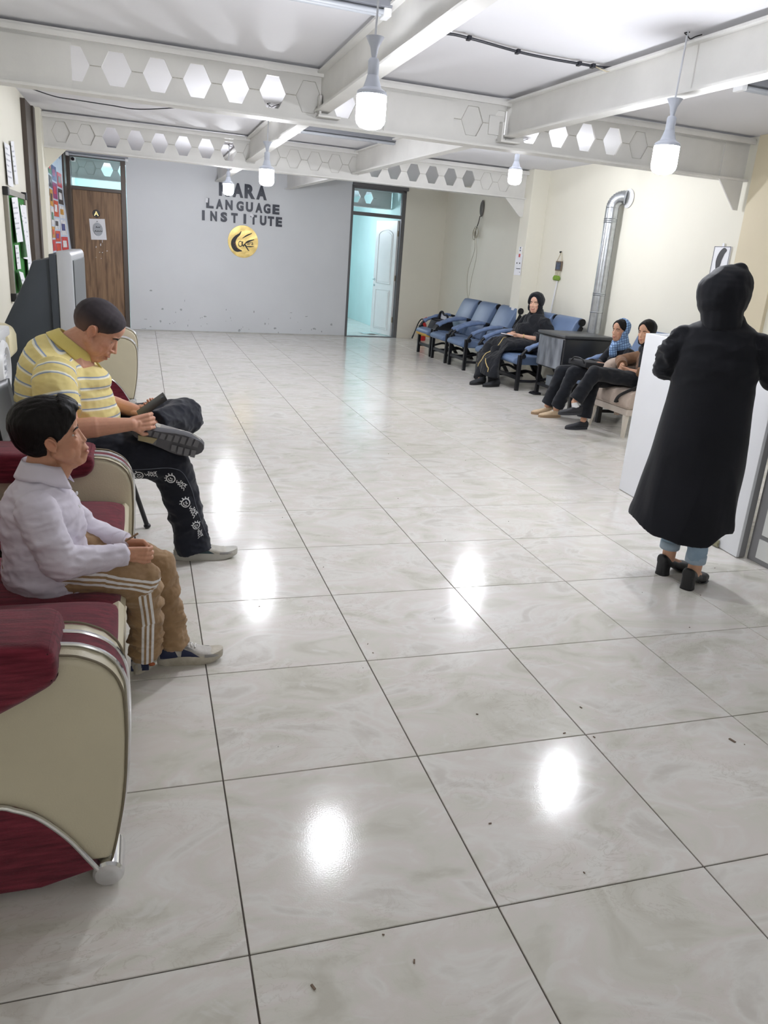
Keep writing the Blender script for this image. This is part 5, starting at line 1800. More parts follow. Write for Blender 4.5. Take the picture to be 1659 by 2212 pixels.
def bvh_of(o):
    off = off_of(o)
    return BVHTree.FromPolygons([v.co + off for v in o.data.vertices], [tuple(p.vertices) for p in o.data.polygons])


M_hair = mat('black_hair', (17, 14, 14), 0.55, spec=0.2, var=0.35, vscale=60, bump=0.3, bscale=90, stretch=(1, 1, 0.35))
# ------------------------------------------------------------------ the boy on the sofa
boy = thing('person', 'boy in a white shirt and tan striped trousers sitting on the sofa', 'person', (-0.5, 1.15, 0.0), 'people in the hall')
HM = frame_M((-0.456, 1.15, 0.888), (cos(0.21), 0.10, sin(0.21)), 0.885)
b = MB()
put(b, head_local(0.98, 0.42, True, 0.80), HM)
limb(b, [V(-0.478, 1.15, 0.855), V(-0.498, 1.15, 0.79), V(-0.505, 1.15, 0.72)], [0.046, 0.044, 0.055])
limb(b, [V(-0.43, 1.15, 0.80), V(-0.455, 1.15, 0.755)], [0.028, 0.03])
limb(b, [V(-0.51, 1.15, 0.70), V(-0.53, 1.15, 0.50)], [0.075, 0.08])
limb(b, [V(-0.50, 1.15, 0.70), V(-0.495, 1.03, 0.69), V(-0.445, 0.99, 0.545), V(-0.262, 1.078, 0.527)], [0.045, 0.036, 0.03, 0.0205])
limb(b, [V(-0.50, 1.15, 0.70), V(-0.49, 1.27, 0.68), V(-0.40, 1.31, 0.53), V(-0.262, 1.215, 0.512)], [0.045, 0.036, 0.03, 0.0205])
limb(b, [V(-0.50, 1.09, 0.50), V(-0.21, 1.10, 0.425), V(-0.215, 1.25, 0.10)], [0.05, 0.04, 0.027])
limb(b, [V(-0.50, 1.21, 0.50), V(-0.17, 1.28, 0.405), V(-0.118, 1.285, 0.085)], [0.05, 0.04, 0.027])
hand(b, (-0.262, 1.078, 0.527), (0.93, 0.26, -0.22), (0.1, 0.95, -0.1), 1, 0.78, (30, 45, 30), 0.04, 0.5)
hand(b, (-0.262, 1.215, 0.512), (0.90, -0.33, -0.02), (-0.1, -0.75, -0.5), -1, 0.78, (35, 50, 35), 0.04, 0.4)
me = organic(b, 0.0028, 3, 0.5, 0.5)
body = finish_skin(me, HM, (204, 152, 124), (184, 112, 102), boy)
eyes(HM, boy, iris=(0.0, 0.002))
brows(HM, boy, M_hair, 0.0026)
hm = organic(put(MB(), head_local(0.98, 0.42, False, 0.80), HM), 0.0032, 3)


def boy_mask(c, n):
    return hairline(c, 0.074 + 0.007 * noise.noise(Vector((c.y * 60, 1, 2))), 0.018, -0.002, -0.085)


def boy_thick(c, n):
    t = 0.010 + 0.020 * sstep(0.02, 0.10, c.z) + 0.008 * sstep(-0.02, -0.08, c.x)
    q = Vector((c.x * 14, c.y * 60, c.z * 20))
    t += 0.0035 * noise.noise(q) + 0.0025 * noise.noise(q * 2.5)
    if c.x > 0.04:
        t += 0.006 * sstep(0.055, 0.085, c.z) + 0.004 * noise.noise(Vector((c.y * 90, c.z * 20, 3)))
    return t


hb_ = shell(hm, HM, boy_mask, boy_thick)
hb_.build('hair', M_hair, boy, 'all')

# shirt
s = MB()
Y = 1.15
loft(s, [((-0.490, Y, 0.425), (0.128, 0, 0), (0, 0.158, 0)), ((-0.495, Y, 0.47), (0.134, 0, 0), (0, 0.160, 0)), ((-0.500, Y, 0.53), (0.124, 0, 0), (0, 0.150, 0)),
         ((-0.505, Y, 0.60), (0.118, 0, -0.005), (0, 0.146, 0)), ((-0.503, Y, 0.665), (0.112, 0, -0.012), (0, 0.146, 0)), ((-0.498, Y, 0.715), (0.092, 0, -0.015), (0, 0.130, 0)),
         ((-0.492, Y, 0.748), (0.070, 0, -0.015), (0, 0.088, 0)), ((-0.490, Y, 0.772), (0.058, 0, -0.012), (0, 0.060, 0))], 32)
s.ell((-0.46, Y, 0.60), (0.085, 0.11, 0.09))
nS = [V(-0.500, 1.030, 0.690), V(-0.472, 0.995, 0.62), V(-0.440, 0.985, 0.548), V(-0.36, 1.030, 0.532), V(-0.278, 1.070, 0.527)]
fS = [V(-0.490, 1.270, 0.680), V(-0.45, 1.31, 0.60), V(-0.40, 1.312, 0.535), V(-0.34, 1.27, 0.522), V(-0.278, 1.225, 0.513)]
limb(s, nS, [0.062, 0.057, 0.055, 0.044, 0.036])
limb(s, fS, [0.062, 0.057, 0.052, 0.042, 0.036])
limb(s, [V(-0.45, 1.08, 0.455), V(-0.36, 1.09, 0.452)], [0.075, 0.055])
limb(s, [V(-0.45, 1.22, 0.455), V(-0.36, 1.23, 0.452)], [0.075, 0.055])
me = organic(s, 0.0055, 3)
wrinkle(me, 0.007, 9, (1.0, 0.8, 1.8), 3.1)
wrinkle(me, 0.004, 22, (0.8, 0.8, 2.0), 7.7)
M_shirt = cloth('white_shirt_cotton', (226, 221, 232), (216, 210, 224), 6, 0.75, 500, 0.06)
shirt = finish_cloth(me, 'shirt', M_shirt, boy)
# collar: folded band round the neck, open at the front
def collar_fn(u, v):
    a = radians(28 + 304 * u)          # from front right round the back to front left
    r_in, r_out = 0.052, 0.077
    k = sin(pi * v)
    r = r_in + (r_out - r_in) * max(0, v - 0.35) / 0.65
    z = 0.790 + 0.022 * min(1, v / 0.35) - 0.052 * max(0, v - 0.35) / 0.65 - 0.030 * max(0, cos(a)) * (0.3 + v)
    return (-0.490 + (r + 0.012 * max(0, cos(a)) * v) * cos(a) * 1.05, Y + r * sin(a), z + 0.010)


MB().grid(collar_fn, 40, 8, 0.0025).build('collar', M_shirt, shirt, 'all')
for q in (0, 1):
    c, d_ = ((V(-0.272, 1.074, 0.527), V(0.90, 0.26, -0.03)), (V(-0.272, 1.221, 0.513), V(0.86, -0.4, -0.05)))[q]
    d_.normalize()
    MB().tube([c - d_ * 0.022, c + d_ * 0.002, c + d_ * 0.014, c + d_ * 0.006], [0.039, 0.0385, 0.036, 0.026], 22, cap=False).build('cuff', M_shirt, shirt, 'all')
for q in range(3):
    MB().ell((-0.398 + 0.004 * q, Y - 0.004, 0.712 - 0.045 * q), (0.004, 0.006, 0.006)).build('button', M_plastic, shirt, True)
# arm seam of the near sleeve
# trousers
t = MB()
t.ell((-0.50, Y, 0.495), (0.125, 0.150, 0.072))
nT = [V(-0.48, 1.075, 0.490), V(-0.33, 1.085, 0.462), V(-0.215, 1.105, 0.425), V(-0.205, 1.165, 0.28), V(-0.212, 1.245, 0.085)]
fT = [V(-0.48, 1.225, 0.490), V(-0.30, 1.26, 0.452), V(-0.165, 1.28, 0.408), V(-0.140, 1.285, 0.26), V(-0.108, 1.287, 0.085)]
limb(t, nT[:3], [0.080, 0.074, 0.063])
limb(t, fT[:3], [0.080, 0.072, 0.061])
sleeve(t, nT[2:], [0.063, 0.058, 0.054])
sleeve(t, fT[2:], [0.061, 0.056, 0.052])
me = organic(t, 0.0052, 3)
wrinkle(me, 0.010, 9, (1.3, 1.0, 1.8), 1.3, lambda c: 0.4 + 0.6 * sstep(-0.36, -0.24, c.x))
wrinkle(me, 0.0075, 17, (0.9, 0.9, 2.4), 9.3, lambda c: 0.25 + 0.75 * sstep(0.30, 0.14, c.z))
wrinkle(me, 0.0025, 40, (1.0, 1.0, 2.0), 4.1)
# three white stripes run down the outer side of each leg
vals, outs = [], []
for v in me.vertices:
    best = None
    for pts, side in ((nT, -1), (fT, 1)):
        for i in range(len(pts) - 1):
            d0, tt, q = seg_near(v.co, pts[i], pts[i + 1])
            if best is None or d0 < best[0]:
                ax = (pts[i + 1] - pts[i]).normalized()
                best = (d0, ax, q, side)
    d0, ax, q, side = best
    r = v.co - q
    out = Vector((0, side, 0)); out = (out - ax * out.dot(ax)).normalized()
    perp = ax.cross(out)
    vals.append(r.dot(perp) * (1 if side < 0 else -1))
    outs.append(r.dot(out))
attr(me, 'outer', outs)
attr(me, 'across', vals)


def stripe_cloth(name, rgb, rgb2, white, pos, half, attrname='across'):
    m = cloth(name, rgb, rgb2, 7, 0.85, 350, 0.12)
    nt = m.node_tree
    L = nt.links.new
    b_ = nt.nodes['Principled BSDF']
    src = b_.inputs['Base Color'].links[0].from_socket
    a = nt.nodes.new('ShaderNodeAttribute'); a.attribute_name = attrname
    tot = None
    for p in pos:
        c = nt.nodes.new('ShaderNodeMath'); c.operation = 'COMPARE'
        c.inputs[1].default_value = p; c.inputs[2].default_value = half
        L(a.outputs['Fac'], c.inputs[0])
        if tot is None:
            tot = c.outputs[0]
        else:
            ad = nt.nodes.new('ShaderNodeMath'); ad.operation = 'MAXIMUM'
            L(tot, ad.inputs[0]); L(c.outputs[0], ad.inputs[1])
            tot = ad.outputs[0]
    ao = nt.nodes.new('ShaderNodeAttribute'); ao.attribute_name = 'outer'
    gt = nt.nodes.new('ShaderNodeMath'); gt.operation = 'GREATER_THAN'; gt.inputs[1].default_value = 0.012
    L(ao.outputs['Fac'], gt.inputs[0])
    an = nt.nodes.new('ShaderNodeMath'); an.operation = 'MULTIPLY'
    L(tot, an.inputs[0]); L(gt.outputs[0], an.inputs[1])
    mx = nt.nodes.new('ShaderNodeMix'); mx.data_type = 'RGBA'
    L(an.outputs[0], mx.inputs['Factor']); L(src, mx.inputs['A'])
    mx.inputs['B'].default_value = srgb(*white)
    L(mx.outputs['Result'], b_.inputs['Base Color'])
    return m


trs = finish_cloth(me, 'trousers', stripe_cloth('tan_tracksuit', (168, 138, 104), (150, 121, 90), (232, 230, 230), (-0.024, -0.008, 0.008), 0.0042), boy)
M_sole = mat('off_white_rubber', (214, 208, 194), 0.6, var2=(176, 168, 150), vscale=20, bump=0.2, bscale=60)
M_up = mat('grey_white_mesh', (206, 202, 196), 0.7, var2=(176, 172, 166), vscale=30, bump=0.3, bscale=300)
M_navy = mat('navy_panel', (40, 48, 82), 0.6, var=0.1)
M_sgrey = mat('grey_suede', (150, 148, 146), 0.8, var=0.1)
M_lace = mat('white_lace', (230, 228, 224), 0.8)
M_dsole = mat('dark_grey_sole', (92, 92, 96), 0.8, var=0.08, vscale=20)
M_lug = mat('grey_tread', (116, 116, 120), 0.8, var=0.08, vscale=20)
M_pad = mat('beige_heel_pad', (168, 156, 122), 0.8, var=0.08)
kid = [M_up, M_sole, M_navy, M_navy, M_lace, M_lug, M_pad]
s1 = sneaker(boy, (-0.245, 1.235, 0.0), (0.42, 0.9, 0), (0, 0, 1), 0.205, kid, tall=1.2)
s2 = sneaker(boy, (-0.168, 1.300, 0.0), (0.995, 0.05, 0), (0, 0, 1), 0.232, kid, tall=1.25, wide=1.05)
# lime tab and round mark on the near shoe
MB().ell((-0.195, 1.262, 0.085), (0.012, 0.008, 0.006)).build('lime_tab', mat('lime_tab', (170, 204, 62), 0.5), s1, True)
MB().box(-0.262, -0.20, 1.243, 1.249, 0.012, 0.034, bev=0.002).build('side_mark', M_navy, s1)
MB().ell((-0.19, 1.268, 0.022), (0.012, 0.006, 0.007)).build('orange_mark', mat('orange_rubber', (206, 110, 66), 0.5), s1, True)
# pen held between the hands
pen = MB().tube([(-0.262, 1.17, 0.538), (-0.222, 1.19, 0.556)], [0.003, 0.0035], 8)
tag(pen.build('pen', mat('brown_pen', (140, 112, 84), 0.4), None, True), 'thin brown pen held in the hands of the boy', 'pen')
# ------------------------------------------------------------------ the man on the chair behind the sofa
man = thing('person', 'man in a yellow striped polo shirt looking down at his phone', 'person', (-0.5, 2.42, 0.0), 'people in the hall')
YM = 2.42
HM = frame_M((-0.385, YM, 1.076), (cos(0.65), -0.06, -sin(0.65)), 1.10)
b = MB()
put(b, head_local(1.12, 0.85, True, 1.0), HM)
limb(b, [V(-0.415, YM, 1.045), V(-0.475, YM, 1.005), V(-0.53, YM, 0.94)], [0.068, 0.074, 0.09])
limb(b, [V(-0.385, YM, 0.985), V(-0.445, YM, 0.965)], [0.042, 0.045])
limb(b, [V(-0.54, YM, 0.90), V(-0.55, YM, 0.56)], [0.14, 0.15])
limb(b, [V(-0.54, YM, 0.90), V(-0.55, 2.27, 0.88), V(-0.505, 2.155, 0.68), V(-0.40, 2.155, 0.692), V(-0.25, 2.172, 0.702)], [0.09, 0.06, 0.048, 0.046, 0.029])
limb(b, [V(-0.54, YM, 0.90), V(-0.51, 2.57, 0.88), V(-0.395, 2.70, 0.70), V(-0.32, 2.58, 0.70), V(-0.235, 2.46, 0.705)], [0.09, 0.06, 0.048, 0.044, 0.029])
limb(b, [V(-0.50, 2.32, 0.55), V(-0.08, 2.32, 0.485), V(0.03, 2.30, 0.09)], [0.07, 0.055, 0.036])
limb(b, [V(-0.50, 2.52, 0.55), V(-0.0, 2.64, 0.64), V(-0.17, 2.38, 0.645), V(-0.17, 2.33, 0.64)], [0.07, 0.055, 0.036, 0.036])
hand(b, (-0.25, 2.172, 0.702), (0.88, 0.38, 0.06), (-0.30, 0.90, -0.12), 1, 0.98, (30, 45, 30), 0.05, 0.5)
hand(b, (-0.235, 2.46, 0.705), (0.55, -0.75, 0.12), (-0.35, -0.25, 0.9), 1, 0.98, (25, 40, 30), 0.05, 0.3)
me = organic(b, 0.0032, 3, 0.5, 0.5)
body = finish_skin(me, HM, (205, 153, 128), (178, 112, 100), man)
eyes(HM, man, iris=(0.0, -0.003))
brows(HM, man, M_hair, 0.0034)
hm = organic(put(MB(), head_local(1.12, 0.85, False, 1.0), HM), 0.0036, 3)


def man_mask(c, n):
    return hairline(c, 0.080, 0.026, 0.004, -0.070, 0.009)


M_buzz = mat('cropped_dark_hair', (58, 50, 56), 0.8, var2=(34, 29, 34), vscale=16, bump=0.25, bscale=900)
hr = shell(hm, HM, man_mask, 0.0038, 0.003).build('hair', M_buzz, man, 'all')
Mi_ = HM.inverted()
attr(hr.data, 'fade', [sstep(0.055, -0.035, (Mi_ @ (v.co + off_of(hr))).z) * sstep(0.09, 0.02, abs((Mi_ @ (v.co + off_of(hr))).x) * 0.6) for v in hr.data.vertices])
nt = M_buzz.node_tree
src = nt.nodes['Principled BSDF'].inputs['Base Color'].links[0].from_socket
af = nt.nodes.new('ShaderNodeAttribute'); af.attribute_name = 'fade'
mxh = nt.nodes.new('ShaderNodeMix'); mxh.data_type = 'RGBA'
nt.links.new(af.outputs['Fac'], mxh.inputs['Factor']); nt.links.new(src, mxh.inputs['A'])
mxh.inputs['B'].default_value = srgb(104, 80, 72)
nt.links.new(mxh.outputs['Result'], nt.nodes['Principled BSDF'].inputs['Base Color'])

# polo shirt
s = MB()
loft(s, [((-0.545, YM, 0.545), (0.165, 0, 0), (0, 0.190, 0)), ((-0.540, YM, 0.60), (0.190, 0, 0), (0, 0.205, 0)), ((-0.530, YM, 0.67), (0.208, 0, 0), (0, 0.212, 0)),
         ((-0.528, YM, 0.745), (0.215, 0, -0.01), (0, 0.215, 0)), ((-0.533, YM, 0.83), (0.200, 0, -0.03), (0, 0.215, 0)), ((-0.540, YM, 0.90), (0.170, 0, -0.05), (0, 0.210, 0)),
         ((-0.545, YM, 0.955), (0.125, 0, -0.055), (0, 0.175, 0)), ((-0.530, YM, 0.985), (0.098, 0, -0.055), (0, 0.120, 0)), ((-0.512, YM, 1.000), (0.082, 0, -0.05), (0, 0.088, 0))], 36)
s.ell((-0.440, YM, 0.695), (0.140, 0.175, 0.098))
s.ell((-0.440, YM, 0.850), (0.108, 0.170, 0.075))
nS = [V(-0.548, 2.275, 0.915), V(-0.552, 2.195, 0.850), V(-0.532, 2.160, 0.760)]
fS = [V(-0.510, 2.600, 0.920), V(-0.47, 2.655, 0.85), V(-0.435, 2.68, 0.78)]
sleeve(s, nS, [0.085, 0.090, 0.083])
sleeve(s, fS, [0.085, 0.084, 0.076])
me = organic(s, 0.0058, 3)
wrinkle(me, 0.005, 7, (1.0, 0.8, 1.8), 5.1)
wrinkle(me, 0.0022, 20, (1.0, 1.0, 1.7), 2.7)
spine = [V(-0.53, YM, 0.50), V(-0.525, YM, 0.68), V(-0.53, YM, 0.80), V(-0.54, YM, 0.87), V(-0.525, YM, 0.925), V(-0.47, YM, 0.975), V(-0.42, YM, 1.0)]
acc = [0.0]
for i in range(len(spine) - 1):
    acc.append(acc[-1] + (spine[i + 1] - spine[i]).length)
vals = []
for v in me.vertices:
    done = False
    for S_, side in ((nS, -1), (fS, 1)):
        bd_ = min((seg_near(v.co, S_[i], S_[i + 1]) + (i,) for i in range(2)), key=lambda q: q[0])
        if bd_[0] < 0.099 and (v.co.y - YM) * side > 0.185 - 0.25 * max(0, v.co.z - 0.90):
            vals.append(2.0 + 0.085 * bd_[3] + bd_[1] * 0.085)
            done = True
            break
    if done:
        continue
    p = v.co
    # rows of stripes: level on the belly, fanning over the bent upper back towards the collar
    px, pz = -0.40, 0.80
    flat_ = p.z + 0.05 * max(0.0, p.x + 0.50)
    if p.z > pz and p.x < px - 0.02:
        th = math.atan2(p.z - pz, px - p.x)
        k_ = sstep(-0.46, -0.56, p.x) * sstep(pz, pz + 0.05, p.z)
        vals.append(flat_ * (1 - k_) + (pz + th * 0.235) * k_)
    else:
        vals.append(flat_)
attr(me, 'stripe', vals)
mP = cloth('yellow_polo_pique', (234, 218, 152), (226, 208, 138), 9, 0.85, 420, 0.12)
nt = mP.node_tree
bP = nt.nodes['Principled BSDF']
src = bP.inputs['Base Color'].links[0].from_socket
a_ = nt.nodes.new('ShaderNodeAttribute'); a_.attribute_name = 'stripe'
dv = nt.nodes.new('ShaderNodeMath'); dv.operation = 'DIVIDE'; dv.inputs[1].default_value = 0.044
nt.links.new(a_.outputs['Fac'], dv.inputs[0])
fx = nt.nodes.new('ShaderNodeMath'); fx.operation = 'FRACT'
nt.links.new(dv.outputs[0], fx.inputs[0])
rp = nt.nodes.new('ShaderNodeValToRGB')
rp.color_ramp.interpolation = 'LINEAR'
e = rp.color_ramp.elements
e[0].position = 0.0; e[0].color = srgb(240, 234, 208)
e[1].position = 0.14; e[1].color = srgb(240, 236, 218)
q_ = e.new(0.16); q_.color = srgb(150, 164, 188)
q_ = e.new(0.26); q_.color = srgb(150, 164, 188)
q_ = e.new(0.30); q_.color = (0, 0, 0, 1)
nt.links.new(fx.outputs[0], rp.inputs[0])
cmpn = nt.nodes.new('ShaderNodeMath'); cmpn.operation = 'LESS_THAN'; cmpn.inputs[1].default_value = 0.27
nt.links.new(fx.outputs[0], cmpn.inputs[0])
mx = nt.nodes.new('ShaderNodeMix'); mx.data_type = 'RGBA'
nt.links.new(cmpn.outputs[0], mx.inputs['Factor']); nt.links.new(src, mx.inputs['A']); nt.links.new(rp.outputs[0], mx.inputs['B'])
nt.links.new(mx.outputs['Result'], bP.inputs['Base Color'])
polo = finish_cloth(me, 'polo_shirt', mP, man)
M_collar = cloth('yellow_collar_rib', (226, 208, 128), (214, 196, 112), 9, 0.85, 300, 0.2)


def pcol(u, v):
    a = radians(22 + 316 * u)
    c0 = Vector((-0.487, YM, 1.012))
    ax = Vector((0.60, 0, 0.80)).normalized()          # neck axis leans forward
    fx_ = Vector((0.80, 0, -0.60)).normalized()
    r = 0.079 + 0.032 * max(0, v - 0.3) / 0.7
    h = 0.020 * min(1, v / 0.3) - 0.052 * max(0, v - 0.3) / 0.7
    f = max(0.0, cos(a))
    return c0 + fx_ * (cos(a) * (r + 0.032 * f * v)) + Vector((0, sin(a) * r, 0)) + ax * (h - 0.028 * f * v)


MB().grid(pcol, 44, 8, 0.003).build('collar', M_collar, polo, 'all')
MB().tube(catmull([(-0.40, YM - 0.012, 0.945), (-0.372, YM - 0.010, 0.90), (-0.352, YM - 0.006, 0.855)], 5), 0.005, 8, flat=(1, 0.5)).build('placket', M_collar, polo, 'all')
for S_ in (nS, fS):
    d_ = (S_[2] - S_[1]).normalized()
    MB().tube([S_[2] - d_ * 0.02, S_[2] - d_ * 0.002, S_[2] + d_ * 0.004, S_[2] - d_ * 0.006], [0.0835, 0.082, 0.076, 0.058], 26, cap=False).build('sleeve_hem', M_collar, polo, 'all')

# track trousers
t = MB()
t.ell((-0.52, YM, 0.545), (0.195, 0.205, 0.095))
nT = [V(-0.48, 2.31, 0.540), V(-0.28, 2.315, 0.525), V(-0.085, 2.32, 0.485), V(-0.03, 2.315, 0.30), V(0.020, 2.305, 0.045)]
fT = [V(-0.48, 2.53, 0.545), V(-0.22, 2.60, 0.60), V(0.0, 2.64, 0.640), V(-0.09, 2.50, 0.645), V(-0.155, 2.395, 0.648)]
limb(t, nT[:3], [0.115, 0.108, 0.092])
limb(t, fT[:3], [0.115, 0.108, 0.092])
sleeve(t, nT[2:], [0.092, 0.083, 0.082])
sleeve(t, fT[2:], [0.092, 0.078, 0.068])
me = organic(t, 0.006, 3)
wrinkle(me, 0.011, 7, (1.0, 1.0, 1.6), 11.3)
wrinkle(me, 0.004, 18, (1.1, 1.0, 1.6), 4.3)
M_track = cloth('black_track_cloth', (34, 37, 47), (26, 28, 37), 5, 0.8, 300, 0.1)
trs = finish_cloth(me, 'trousers', M_track, man)
bv = bvh_of(trs)
# printed emblems down the outer side of the near leg: round doodle face with hair, and a signature
M_print = mat('white_print', (222, 224, 226), 0.7)


def emblem(c, ax, size, k):
    """c centre on the leg axis (x, z); ax direction of reading down the leg"""
    ax = Vector((ax[0], 0, ax[1])).normalized()
    up = Vector((-ax.z, 0, ax.x))

    def F(u, v, d):
        o = Vector((c[0], 1.8, c[1])) + ax * u * size + up * v * size
        h = bv.ray_cast(o, Vector((0, 1, 0)))
        if h[0] is None:
            h = bv.find_nearest(Vector((o.x, 2.25, o.z)))
        return h[0] + h[1] * 0.0018 * (1 if h[1].y < 0 else -1)
    L_ = []
    face = [(0.30 * cos(a), 0.30 * sin(a)) for a in [radians(360 * q / 14) for q in range(15)]]
    L_.append(face)
    for q in range(5):
        a = radians(115 + q * 32)
        L_.append([(0.33 * cos(a), 0.33 * sin(a)), (0.46 * cos(a + 0.1), 0.46 * sin(a + 0.1))])
    L_.append([(-0.12, 0.10), (0.0, 0.04), (0.10, 0.12)])
    L_.append([(-0.14, -0.06), (-0.02, -0.16), (0.14, -0.10), (0.16, 0.0)])
    mb = MB()
    strokes(mb, F, L_, 0.075, 0)
    mb.build('printed_face', M_print, trs)
    mb = MB()
    sg_ = [[(0.40, 0.22), (0.52, 0.02), (0.60, 0.16), (0.70, -0.04), (0.78, 0.10), (0.90, -0.06), (0.98, 0.10), (1.08, -0.08), (1.20, 0.04), (1.34, -0.14)]]
    # the word JACK in capitals
    x = 0.62
    sg_ += [[(x, 0.34), (x + 0.12, 0.34)], [(x + 0.08, 0.34), (x + 0.08, 0.16), (x, 0.16)]]
    x += 0.17
    sg_ += [[(x, 0.15), (x + 0.06, 0.34)], [(x + 0.06, 0.34), (x + 0.12, 0.15)]]
    x += 0.17
    sg_ += [[(x + 0.12, 0.32), (x + 0.02, 0.28), (x + 0.02, 0.18), (x + 0.12, 0.15)]]
    x += 0.17
    sg_ += [[(x, 0.36), (x, 0.14)], [(x + 0.12, 0.36), (x, 0.24)], [(x, 0.24), (x + 0.13, 0.13)]]
    strokes(mb, F, sg_, 0.05, 0)
    mb.build('printed_signature', M_print, trs)


emblem((-0.225, 0.452), (1, -0.02), 0.062, 0)
emblem((-0.085, 0.435), (0.75, -0.65), 0.062, 1)
emblem((-0.020, 0.315), (0.50, -0.86), 0.062, 2)
emblem((0.028, 0.200), (0.22, -0.97), 0.052, 3)
# piping seams along the leg
for off_y, pts in ((0.0, [(-0.42, 0.475), (-0.20, 0.485), (-0.06, 0.48), (0.0, 0.40), (0.04, 0.25), (0.085, 0.12)]),):
    P_ = []
    for x, z in [(q.x, q.y) for q in catmull([(a, c, 0) for a, c in pts], 6)]:
        h = bv.ray_cast(Vector((x, 1.8, z)), Vector((0, 1, 0)))
        if h[0]:
            P_.append(h[0] + h[1] * 0.001)
    if len(P_) > 3:
        MB().tube(P_, 0.0018, 6).build('seam', mat('grey_seam', (92, 96, 108), 0.7), trs)
M_mshoe = mat('cream_grey_leather', (204, 200, 188), 0.6, var2=(176, 172, 162), vscale=20, bump=0.2, bscale=200)
M_dgreen = mat('dark_teal_panel', (52, 74, 80), 0.6, var=0.1)
M_msole = mat('grey_white_rubber', (196, 194, 186), 0.6, var=0.08, vscale=20)
sneaker(man, (-0.072, 2.305, 0.0), (0.995, 0.05, 0), (0, 0, 1), 0.302, [M_mshoe, M_msole, M_sgrey, M_dgreen, M_lace, M_lug, M_pad])
sneaker(man, (-0.245, 2.236, 0.652), (0.955, -0.01, -0.27), (0.10, 1.0, 0.22), 0.318, [M_mshoe, M_dsole, M_dgreen, M_sgrey, M_lace, M_lug, M_pad], tread=True, wide=1.12, label='shoe turned to show its grey treaded sole')

# phone in his hands
ph = thing('mobile_phone', 'black mobile phone held up in both hands of the man', 'phone', (-0.16, 2.31, 0.755), None)
Lx, Wx = V(0.80, 0.0, 0.60), V(-0.21, 0.937, 0.28)
Nn = Lx.cross(Wx)
PM = Matrix(((Lx.x, Wx.x, Nn.x, -0.160), (Lx.y, Wx.y, Nn.y, 2.305), (Lx.z, Wx.z, Nn.z, 0.760), (0, 0, 0, 1)))
MB().box(-0.075, 0.075, -0.036, 0.036, -0.004, 0.004, bev=0.0035, M=PM).build('case', mat('black_phone_case', (28, 29, 33), 0.3), ph, True)
MB().lathe([(0.006, 0.004), (0.006, 0.0055), (0.004, 0.006)], (0.060, 0.0, 0), 14, 'z', PM).build('camera_lens', mat('lens_glass', (90, 96, 110), 0.05), ph, True)
MB().box(-0.071, 0.071, -0.033, 0.033, -0.0046, -0.004, M=PM).build('screen', mat('phone_screen', (40, 46, 58), 0.08), ph)

# ------------------------------------------------------------------ his chair
ch = thing('stacking_chair', 'black tubular chair the man sits on', 'chair', (-0.5, 2.45, 0))
for (a, b_, nm) in (((-0.30, 2.64, 0.43), (-0.196, 2.77, 0.012), 'leg'), ((-0.30, 2.22, 0.43), (-0.235, 2.17, 0.012), 'leg'), ((-0.72, 2.64, 0.43), (-0.86, 2.72, 0.012), 'leg'), ((-0.72, 2.22, 0.43), (-0.86, 2.16, 0.012), 'leg')):
    l_ = MB().tube([a, b_], 0.0125, 12).build(nm, M_black, ch, True)
    MB().ell((b_[0], b_[1], 0.014), (0.019, 0.019, 0.014)).build('rubber_foot', M_black, l_, True)
MB().prism([(-0.78, 0.415), (-0.28, 0.415), (-0.265, 0.43), (-0.28, 0.447), (-0.78, 0.44)], 'y', 2.20, 2.66, bev=0.008).build('seat', M_black, ch, True)
MB().grid(lambda u, v: (-0.79 - 0.035 * v + 0.03 * (2 * u - 1) ** 2, 2.20 + 0.46 * u, 0.55 + 0.26 * v), 12, 6, 0.012).build('backrest', M_black, ch, 'all')
for y in (2.24, 2.62):
    MB().tube(catmull([(-0.74, y, 0.43), (-0.80, y, 0.50), (-0.815, y, 0.60), (-0.84, y, 0.78)], 4), 0.011, 8).build('back_post', M_black, ch, True)
# ------------------------------------------------------------------ the standing woman in the long black coat
wom = thing('person', 'woman in a long black hooded coat standing at the white counter', 'person', (2.42, 1.75, 0.0), 'people in the hall')
O = V(2.42, 1.75, 0)
E1, N1 = V(0.76, -0.65, 0), V(0.65, 0.76, 0)


def W(a, n, z):
    return O + E1 * a + N1 * n + V(0, 0, z)


HMw = frame_M(W(-0.030, 0.050, 1.425), tuple(E1 * 0.78 + N1 * 0.62 + V(0, 0, -0.06)), 0.93)
b = MB()
put(b, head_local(0.92, 0.85), HMw)
limb(b, [W(-0.04, 0.03, 1.38), W(-0.035, 0.02, 1.25)], [0.055, 0.065])
limb(b, [W(-0.03, 0.02, 1.20), W(-0.02, 0.0, 0.85)], [0.10, 0.12])
limb(b, [W(-0.03, 0.02, 1.22), W(-0.20, 0.02, 1.20), W(-0.245, 0.03, 1.05), W(-0.13, 0.27, 1.06)], [0.05, 0.045, 0.04, 0.027])
limb(b, [W(-0.03, 0.02, 1.22), W(0.14, 0.02, 1.21), W(0.25, 0.05, 1.06), W(0.20, 0.30, 1.10)], [0.05, 0.045, 0.04, 0.027])
hand(b, W(-0.13, 0.27, 1.06), tuple(N1 * 0.8 + E1 * 0.55 + V(0, 0, 0.1)), (0, 0, -1), 1, 0.9)
hand(b, W(0.20, 0.30, 1.10), tuple(N1 * 0.9 - E1 * 0.3), (0, 0, -1), -1, 0.9)
AL, AR = V(2.405, 1.822, 0.088), V(2.428, 1.645, 0.082)
limb(b, [W(-0.06, 0, 0.85), W(-0.075, 0.05, 0.48), AL + V(0, 0, 0.06), AL], [0.09, 0.06, 0.036, 0.034])
